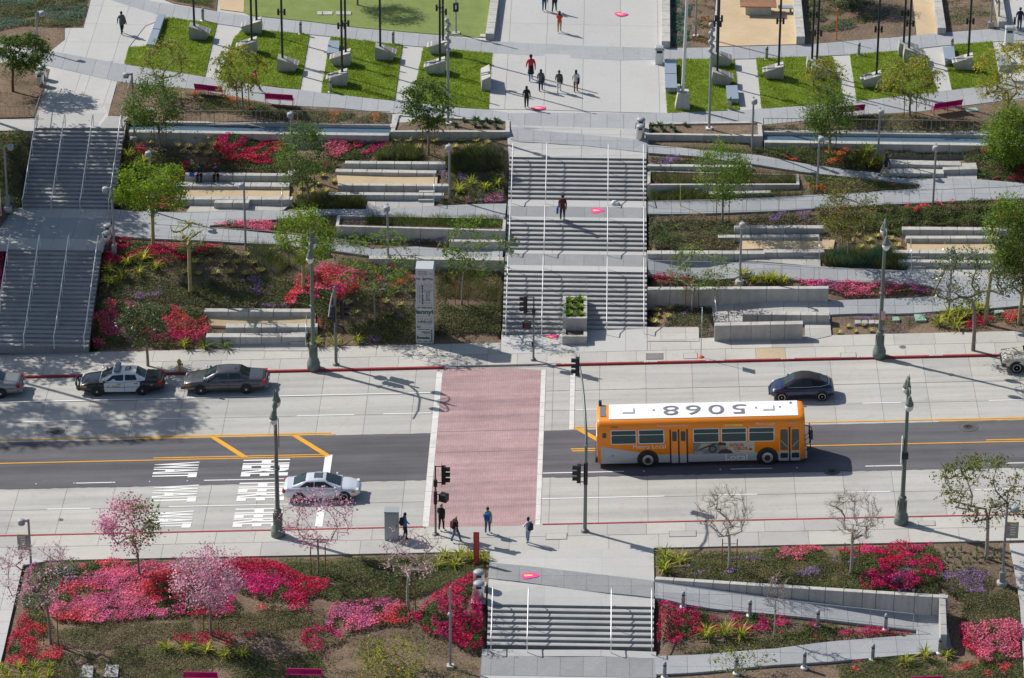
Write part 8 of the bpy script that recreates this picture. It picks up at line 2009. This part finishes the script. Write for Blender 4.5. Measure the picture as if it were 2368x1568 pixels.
for lab, grp, ms, pts, sc in [
 ('green gold flax clump beside the lower left stairs', 'flax beside the lower left stairs', FX, zq(1, 2, (865, 750), (1000, 700), (1125, 660), (860, 840), (960, 800), (1090, 765), (1220, 730)), (.8, 1.05)),
 ('yellow green flax clump in the mulch along the far sidewalk', 'flax along the far sidewalk', FX, zq(1, 2, (1445, 1340)) + zq(2, 2, (520, 1320), (665, 1320), (845, 1300)), (.75, .9)), ('grey green strappy clump in front of the front seat wall', 'grey strappy clumps at the front wall', FD, zq(1, 2, (1605, 1350), (1765, 1350)), (.9, 1.05)),
 ('gold edged flax clump near the lamp by the left stairs', 'flax near the upper left stairs', FX, zq(1, 1, (1000, 1220), (1020, 1320), (1125, 1270)), (.8, 1.0)), ('gold edged flax clump left of the top flight', 'flax left of the top flight', FX, zq(2, 1, (1635, 1500), (1735, 1445), (1840, 1475), (1940, 1445)), (.8, .95)),
 ('bright flax clump on top of the big retaining wall', 'flax on the retaining wall', FX, zq(3, 2, (1900, 780), (1990, 835), (2070, 825), (2140, 825)) + zq(4, 2, (130, 835), (180, 845), (270, 838)), (.8, .95)), ('yellow flax clump under the right street tree', 'flax under the right street tree', FX, zq(4, 2, (1490, 1170), (1560, 1120), (1620, 1190), (1680, 1120), (1640, 1085), (1800, 1060), (1750, 1080)), (.85, 1.1)),
 ('large gold and green flax left of the walking person', 'flax left of the walking person', FX, zq(4, 1, (930, 1200), (950, 1300), (1040, 1290), (890, 1250)), (1.0, 1.25)),
 ('flax clump in the row at the lower left bed', 'flax row in the lower left bed', FX, zq(1, 4, (1300, 1340), (1465, 1350), (1620, 1350), (1765, 1390), (1900, 1390)), (.75, .95)), ('yellow tufted grass clump at the lower left corner', 'tufted clumps at the lower left corner', FX, zq(1, 4, (60, 1550), (150, 1490), (260, 1490), (385, 1480), (175, 1560), (280, 1560), (385, 1550), (20, 1500)), (.6, .75)),
 ('dark striped flax clump beside the red blade sign', 'flax beside the red blade sign', FX, zq(2, 4, (1470, 690), (1530, 620), (1600, 690), (1650, 630), (1740, 645), (1830, 640)), (.8, .95)), ('striped flax clump at the near corner of the right bed', 'flax at the right bed corner', FX, zq(3, 4, (1290, 620), (1290, 720), (1405, 660)), (.9, 1.1)),
 ('yellow flax clump among the crimson flowers', 'flax inside the ramp', FX, zq(3, 4, (1620, 1240), (1760, 1230), (1890, 1230)), (.9, 1.05)), ('yellow flax clump at the lower right corner of the ramp', 'flax at the ramp corner', FX, zq(4, 4, (1230, 1450), (1380, 1400), (1550, 1395)), (.7, 1.0))]:
 scatter(F_, ms, pts, lab, 'flax', grp, sc)
scatter('succulent', SU, [(1317, 700), (1341, 699), (1314, 714), (1340, 714), (1316, 731), (1342, 731)], 'bright green succulent in the square stair planter', 'succulent', 'succulents in the stair planter', (.95, 1.1), 1.28)
scatter('succulent', SD, [q(2, 1, x, y + 14) for x, y in ((1680, 940), (1775, 940), (1865, 945), (1935, 945), (1610, 980), (1765, 980), (1835, 985), (1935, 995))], 'dark green succulent in the left stair-head planter', 'succulent', 'succulents in the left stair-head planter', (.8, 1.0), 4.84)
scatter('succulent', SD, [q(3, 1, x, y + 14) for x, y in ((1195, 975), (1255, 975), (1340, 985), (1455, 975), (1200, 1015), (1280, 1015), (1375, 1020))], 'dark green succulent in the right stair-head planter', 'succulent', 'succulents in the right stair-head planter', (.8, 1.0), 4.84)
scatter('aloe', AL, zq(4, 4, *[(1540 + 62 * i + 14 * (j % 2), 560 + 38 * j) for j in range(5) for i in range(8) if not (i > 3 and j > 2) and (i + j) % 7 != 3]), 'small pale aloe in the mulch beside the right sidewalk tree', 'aloe', 'small aloes at the lower right lamp', (.85, 1.15))
# ------------------------------------------------------------------ trees: trunk with limbs, crown of single leaves, stakes
B_grey = ground('bark_grey', (.24, .20, .17), .2, 2, 10, obj=0); B_yel = ground('bark_yellow_green', (.36, .31, .14), .18, 2, 8, obj=0); B_pale = ground('bark_pale', (.40, .34, .29), .15, 2, 8, obj=0); B_red = ground('bark_reddish', (.17, .09, .06), .2, 2, 8, obj=0)
T_green = leaf('tree_leaf_green', (.075, .15, .02), (.15, .26, .035), .5, c=(.24, .35, .06)); T_dark = leaf('tree_leaf_dark', (.035, .08, .015), (.08, .15, .03), .4, c=(.14, .21, .06)); T_lime = leaf('tree_leaf_lime', (.16, .28, .015), (.26, .40, .025), .55, c=(.36, .46, .05))
T_feath = leaf('tree_leaf_feathery', (.17, .23, .035), (.31, .36, .06), .5, c=(.44, .44, .09)); T_yel = leaf('tree_leaf_yellow', (.44, .38, .03), (.58, .50, .05), .5); T_gloss = leaf('tree_leaf_glossy', (.045, .085, .02), (.10, .15, .045), .35, .3, (.22, .27, .13), .5); T_rust = leaf('tree_leaf_rusty', (.14, .09, .02), (.22, .14, .04), .4, c=(.15, .18, .04))
T_bloss = leaf('blossom_pink', (.62, .22, .42), (.74, .36, .54), .35, c=(.82, .52, .64)); T_blosp = leaf('blossom_pale', (.66, .36, .50), (.76, .48, .60), .35, c=(.84, .62, .70)); T_bud = leaf('blossom_faded', (.55, .33, .36), (.66, .44, .44), .3, c=(.40, .28, .24))
def tree(label, base, box, kind, seed, bark=B_grey, leaves=(T_green,), tips=60, per=45, spread=.30, lsize=.065, r0=.075, stakes=0, world=None, lopside=None, droop=0.0, cat='tree', name='tree', depth=.9):
 rng = np.random.default_rng(seed); rr = random.Random(seed)
 if world: P = Vector((world[0], world[1], hz1(world[0], world[1]))); cz, rx, ry, rz, ox = world[2:7]; H = cz + rz
 else:
  P = G(*base, -.05); x0, x1, y0, y1 = box
  s = FPX / (Vector(P) - Vector(CAM)).dot(Vector(CF)); rx = (x1 - x0) / 2 / s; ox = ((x0 + x1) / 2 - base[0]) / s; ry = rx * depth
  z_hi, z_lo = hgt(P, base[0], y0), hgt(P, base[0], y1); cz = (z_hi + z_lo) / 2
  rz = math.sqrt(max(.25, ((z_hi - z_lo) / 2) ** 2 - (.5 * ry) ** 2)); H = z_hi
 t = thing(name, label, cat, P)
 zf = max(.5, cz - rz * .95) if rz > .3 else cz * .6
 N = [Vector((0, 0, -.2)), Vector((ox * .05 + rr.uniform(-.04, .04), rr.uniform(-.04, .04), zf * .5)), Vector((ox * .15, 0, zf))]; par = [-1, 0, 1]
 for f in (.35, .7): N.append(Vector((ox * (.3 + .5 * f), rr.uniform(-.1, .1), zf + (cz - zf) * f * .8))); par.append(len(N) - 2)
 u = rng.normal(size=(tips, 3)); u /= np.linalg.norm(u, axis=1)[:, None]; rad = rng.uniform(.45, 1.0, tips) ** .6
 T = u * rad[:, None] * [rx, ry, rz] * .93 + [ox, 0, cz]
 T = T[np.argsort(np.linalg.norm(T - [ox * .3, 0, zf], axis=1))]
 tipn = []
 for p in T:
  p = Vector(p); best, bi = 1e9, 2
  for i in range(2, len(N)):
   d = (p - N[i]); c = d.length + max(0, N[i].z - p.z) * 1.5
   if c < best: best, bi = c, i
  a = N[bi]; k = max(1, int((p - a).length / .55)); prev = bi
  for j in range(1, k + 1):
   f = j / k; m = a.lerp(p, f); m += Vector((rr.uniform(-1, 1), rr.uniform(-1, 1), rr.uniform(-.4, 1) * (1 if not droop else -.3))) * .09 * (1 - f) + Vector((0, 0, .12 * math.sin(math.pi * f)))
   N.append(m); par.append(prev); prev = len(N) - 1
  tipn.append(prev)
 for i in list(tipn):
  for _ in range(5 if per < 3 else 2):
   d = (N[i] - N[par[i]]).normalized() + Vector((rr.uniform(-1, 1), rr.uniform(-1, 1), rr.uniform(-.3, 1))) * .9; N.append(N[i] + d.normalized() * rr.uniform(.2, .5)); par.append(i if rr.random() < .6 else par[i])
 cnt = [0] * len(N)
 for i in tipn:
  while i >= 0: cnt[i] += 1; i = par[i]
 rad_ = [max(.0055, r0 * (c / tips) ** .46) for c in cnt]; rad_[0] = r0 * 1.25
 V, F = [], []
 for i in range(1, len(N)):
  a, b = N[par[i]], N[i]; d = b - a
  if d.length < 1e-4: continue
  d.normalize(); n = 7 if rad_[i] > .03 else 3
  e = d.cross(Vector((0, 0, 1)) if abs(d.z) < .9 else Vector((1, 0, 0))).normalized(); g = d.cross(e); o = len(V); ra = min(rad_[par[i]], rad_[i] * 1.35) if par[i] > 2 else rad_[par[i]]
  for c, r in ((a, ra), (b, rad_[i])):
   for k in range(n): w = 6.2832 * k / n; V.append(c + e * (r * math.cos(w)) + g * (r * math.sin(w)))
  F += [(o + k, o + n + k, o + n + (k + 1) % n, o + (k + 1) % n) for k in range(n)]
 MB().add(V, F, 0, True).build('trunk', bark, t)
 spread *= 1.1; lsize *= 1.05; tp = np.array([N[i][:] for i in tipn]); n = int(tips * per * (3.1 if kind != 'blossom' else 1.6))
 if per:
  keep = rng.integers(0, tips, n); den = rng.uniform(.25, 1, tips); keep = keep[rng.uniform(0, 1, n) < den[keep]]; n = len(keep)
  if kind == 'feather':
   nf = 6; fd = rng.normal(size=(tips, nf, 3)); fd[:, :, 2] = fd[:, :, 2] * .3 - .1; fd /= np.linalg.norm(fd, axis=2)[:, :, None]; fi = rng.integers(0, nf, n); s = rng.uniform(0, 1, n)
   C = tp[keep] + fd[keep, fi] * (s * spread * 2.4)[:, None]; C[:, 2] -= droop * s ** 2; C += rng.normal(size=(n, 3)) * .05
  else: C = tp[keep] + rng.normal(size=(n, 3)) * spread * [1, 1, .8]
  Q = quads(C, lsize * rng.uniform(.6, 1.4, n), .25, .5 if kind != 'blossom' else .8, rng)
  if lopside: mi = (rng.uniform(0, 1, n) < 1 / (1 + np.exp((C[:, 0] - lopside * rx - ox) / (.22 * rx)))).astype(int)
  else: mi = (rng.uniform(0, 1, n) ** 1.6 * len(leaves) * (.5 + .9 * fld(seed, 1.3)(C[:, 0], C[:, 1] + C[:, 2]))).astype(int).clip(0, len(leaves) - 1)
  link('crown', quads_mesh('crown', Q, mi, list(leaves)), t)
 for k in range(stakes):
  x = (-.42, .42, .1)[k]; MB().tube((x, (.0, .0, .4)[k], -.3), (x, (.0, .0, .4)[k], min(2.0, H * .45)), .035, n=6).build('stake', M_rust, t)
 if stakes: MB().tube((-.42, 0, min(1.7, H * .4)), (.42, 0, min(1.7, H * .4)), .014, n=5).build('tie', M_dark, t)
 return t
G2 = (T_green, T_dark); FE = (T_feath, T_feath, T_yel); PB = (T_bloss, T_bloss, T_blosp)
for lab, base, box, kind, kw in [
 ('dense dark tree with a reddish trunk in the mulch at the upper left edge', (30, 214), (-10, 122, 62, 168), 'feather', dict(bark=B_red, leaves=(T_dark, T_green, T_dark), tips=90, per=60, droop=.5, r0=.10)),
 ('thin sparse tree in front of the leftmost small lawn', (378, 222), (322, 445, 78, 190), 'feather', dict(leaves=(T_feath, T_feath, T_rust), tips=50, per=26, droop=.2)),
 ('leafy green tree beside the head of the left stairs', (371, 336), (285, 428, 170, 312), 'leaf', dict(leaves=(T_green, T_green, T_dark), tips=85, per=52, stakes=2)),
 ('feathery yellow green staked tree on the path below the second lawn', (562, 250), (488, 618, 92, 212), 'feather', dict(leaves=FE, tips=60, per=52, droop=.55, stakes=2, r0=.055)),
 ('tall airy green tree between the two left seat groups', (714, 468), (640, 766, 278, 445), 'leaf', dict(leaves=G2, tips=90, per=40, stakes=2, r0=.07)),
 ('dense green staked tree in front of the left stair-head planter', (991, 356), (932, 1054, 170, 300), 'feather', dict(leaves=(T_dark, T_green, T_green), tips=80, per=58, droop=.35, stakes=2)),
 ('bright lime green tree with a yellow trunk on the left path rail', (354, 572), (265, 455, 372, 500), 'leaf', dict(bark=B_yel, leaves=(T_lime, T_lime, T_green), tips=64, per=60, spread=.24, lsize=.075, r0=.12, depth=.8)),
 ('almost bare tree with a yellow trunk on the lower left slope', (441, 676), (390, 490, 502, 575), 'leaf', dict(bark=B_yel, leaves=(T_lime, T_rust), tips=26, per=7, spread=.16, r0=.12)),
 ('lime green tree with a yellow trunk behind the far left ornate lamp', (701, 672), (636, 782, 470, 618), 'leaf', dict(bark=B_yel, leaves=(T_lime, T_green, T_lime), tips=62, per=50, spread=.26, lsize=.07, r0=.11)),
 ('sparse wide green tree above the pink and coral flowers', (866, 746), (770, 962, 508, 690), 'feather', dict(leaves=(T_green, T_lime), tips=60, per=24, droop=.25, stakes=2, r0=.055)),
 ('wide airy green tree right of the tall inscribed sign', (1067, 702), (1003, 1196, 486, 640), 'feather', dict(leaves=(T_green, T_green, T_lime), tips=70, per=26, droop=.35, stakes=2, r0=.06)),
 ('airy green staked tree in front of the planter right of the top flight', (1670, 514), (1600, 1738, 318, 470), 'leaf', dict(leaves=(T_green, T_lime, T_green), tips=80, per=40, stakes=2, r0=.07)),
 ('thin sparse staked tree in front of the big retaining wall', (1599, 720), (1540, 1680, 552, 688), 'feather', dict(bark=B_pale, leaves=(T_green, T_lime), tips=60, per=15, stakes=2, r0=.05)),
 ('tall green tree with a pale trunk in front of the right picket fence', (1917, 362), (1852, 1974, 195, 325), 'leaf', dict(bark=B_yel, leaves=(T_green, T_dark, T_green), tips=80, per=48, r0=.09, stakes=2)),
 ('yellowish feathery tree behind the tall green tree at the right fence', (1893, 262), (1852, 1952, 118, 222), 'feather', dict(leaves=(T_feath, T_green, T_yel), tips=50, per=34, droop=.4)),
 ('feathery yellow tree with stakes beside the right pink bench', (2103, 272), (2030, 2172, 108, 232), 'feather', dict(leaves=FE, tips=72, per=46, droop=.55, stakes=2)),
 ('feathery yellow tree at the right picture edge beside the rightmost lawn', (2330, 276), (2242, 2400, 75, 245), 'feather', dict(leaves=(T_yel, T_feath, T_feath), tips=80, per=44, droop=.5)),
 ('dense bright green tree at the right picture edge by the water channel', (2345, 386), (2266, 2400, 238, 392), 'leaf', dict(leaves=(T_lime, T_green, T_dark), tips=95, per=75, r0=.10)),
 ('olive sparse staked tree between the two right seat groups', (1960, 598), (1882, 2030, 412, 560), 'leaf', dict(leaves=(T_rust, T_feath, T_green), tips=70, per=28, stakes=2)),
 ('large glossy street tree with grey limbs on the far sidewalk at the right', (2249, 812), (2130, 2335, 560, 728), 'leaf', dict(leaves=(T_gloss, T_green), tips=75, per=20, spread=.22, lsize=.07, r0=.12, depth=.7)),
 ('bright green tree with a yellow trunk behind the right street tree', (2277, 748), (2255, 2380, 440, 640), 'leaf', dict(bark=B_yel, leaves=(T_green, T_lime, T_dark), tips=90, per=52, r0=.12)),
 ('green tree with a yellow trunk at the right picture edge above the red flowers', (2356, 748), (2300, 2440, 480, 690), 'leaf', dict(bark=B_yel, leaves=(T_dark, T_green, T_gloss), tips=80, per=55, r0=.12)),
 ('small glossy street tree behind the patrol car', (342, 848), (278, 388, 694, 802), 'leaf', dict(leaves=(T_gloss, T_gloss), tips=52, per=38, spread=.2, lsize=.07, r0=.09)),
 ('tree half in pink blossom and half in green leaf at the near sidewalk', (323, 1336), (228, 382, 1142, 1286), 'blossom', dict(leaves=(T_green, T_bloss), tips=70, per=46, spread=.26, lsize=.06, lopside=.25, r0=.07)),
 ('pale faded blossom tree with bare twigs at the lower left edge', (118, 1488), (-10, 188, 1240, 1412), 'blossom', dict(leaves=(T_blosp, T_bud), tips=120, per=11, spread=.2, lsize=.05, stakes=2)),
 ('full pale pink blossom tree in the lower left flower bed', (488, 1467), (396, 572, 1256, 1415), 'blossom', dict(leaves=(T_blosp, T_blosp, T_bloss), tips=105, per=46, spread=.24, lsize=.055, stakes=2)),
 ('pink blossom tree with stakes in front of the white coupe', (736, 1329), (642, 832, 1122, 1278), 'blossom', dict(leaves=PB, tips=90, per=14, spread=.22, lsize=.056, stakes=2, r0=.055)),
 ('nearly bare staked tree with few pale blossoms beside the utility cabinet', (943, 1408), (868, 1042, 1212, 1345), 'blossom', dict(bark=B_pale, leaves=(T_blosp, T_bud), tips=90, per=6, spread=.16, lsize=.05, stakes=2)),
 ('bare staked tree on the near sidewalk below the bus', (1685, 1317), (1600, 1742, 1118, 1248), 'leaf', dict(bark=B_pale, leaves=(T_rust, T_bud), tips=130, per=1, spread=.1, lsize=.04, stakes=2, r0=.08)),
 ('bare staked tree in the right flower bed, left of the right ornate lamp', (1967, 1326), (1888, 2042, 1128, 1258), 'leaf', dict(bark=B_pale, leaves=(T_bud, T_rust), tips=120, per=2, spread=.12, lsize=.045, stakes=2, r0=.08)),
 ('spreading tree with rusty and green leaves at the lower right lamp', (2280, 1290), (2152, 2372, 1032, 1215), 'feather', dict(bark=B_pale, leaves=(T_rust, T_green, T_green), tips=85, per=28, droop=.1, r0=.10)),
 ('thin bare sapling inside the triangular ramp bed', (1789, 1476), (1762, 1815, 1318, 1420), 'leaf', dict(bark=B_pale, leaves=(T_bud,), tips=34, per=1, spread=.08, lsize=.05, r0=.04)),
 ('low feathery young tree at the bottom edge left of the lower stairs', (945, 1566), (806, 1012, 1475, 1562), 'feather', dict(leaves=FE, tips=60, per=20, droop=.3, r0=.04)),
 ('wispy seedling at the lower edge of the lower path', (1708, 1560), (1640, 1790, 1490, 1556), 'feather', dict(leaves=(T_feath, T_green), tips=30, per=9, spread=.22, r0=.015)),
 ('dark leafy tree in the shaded bed at the upper right', (1965, 14), (1895, 2035, -95, 5), 'leaf', dict(leaves=(T_dark, T_green), tips=80, per=60, r0=.11)),
 ('slim tree on the big lawn, its crown above the top picture edge', (827, 14), (765, 890, -120, -22), 'leaf', dict(tips=60, per=40)),
 ('slender bare trunked tree in the bed at the far upper right', (1830 + 478, 55), (2262, 2340, -60, 12), 'leaf', dict(bark=B_pale, leaves=(T_rust, T_green), tips=40, per=14))]:
 tree(lab, base, box, kind, int(base[0] * 3 + base[1]), **kw)
# trees standing just beyond the left edge, whose shade falls across the left stairs and the street
for i, (x, y, cz, rx, rz, lab) in enumerate([(-47, 230, 8.5, 3.3, 2.4, 'lower stairs, outer'), (-43.4, 231, 8.0, 2.9, 2.2, 'lower stairs, inner'), (-47, 235.5, 9.2, 3.3, 2.4, 'stair landing, outer'), (-43.8, 236.5, 8.6, 3, 2.2, 'stair landing, inner'), (-47.2, 241, 9.6, 3.3, 2.4, 'upper stairs, outer'), (-44.2, 242.4, 9.2, 3, 2.2, 'upper stairs, inner'), (-47.5, 247, 9.8, 3.3, 2.4, 'stair head, outer'), (-44.6, 248.5, 9, 2.8, 2.1, 'stair head, inner'), (-55, 225.5, 20, 4, 2.6, 'far sidewalk, taller'), (-47.5, 226.3, 18.5, 3.4, 2.2, 'far sidewalk, tall')]):
 tree('shade tree beyond the left edge by the ' + lab, None, None, 'leaf', 900 + i, leaves=(T_dark, T_green), tips=58, per=34, spread=.38, lsize=.16, r0=.13, world=(x, y, cz, rx, rx, rz, 0))
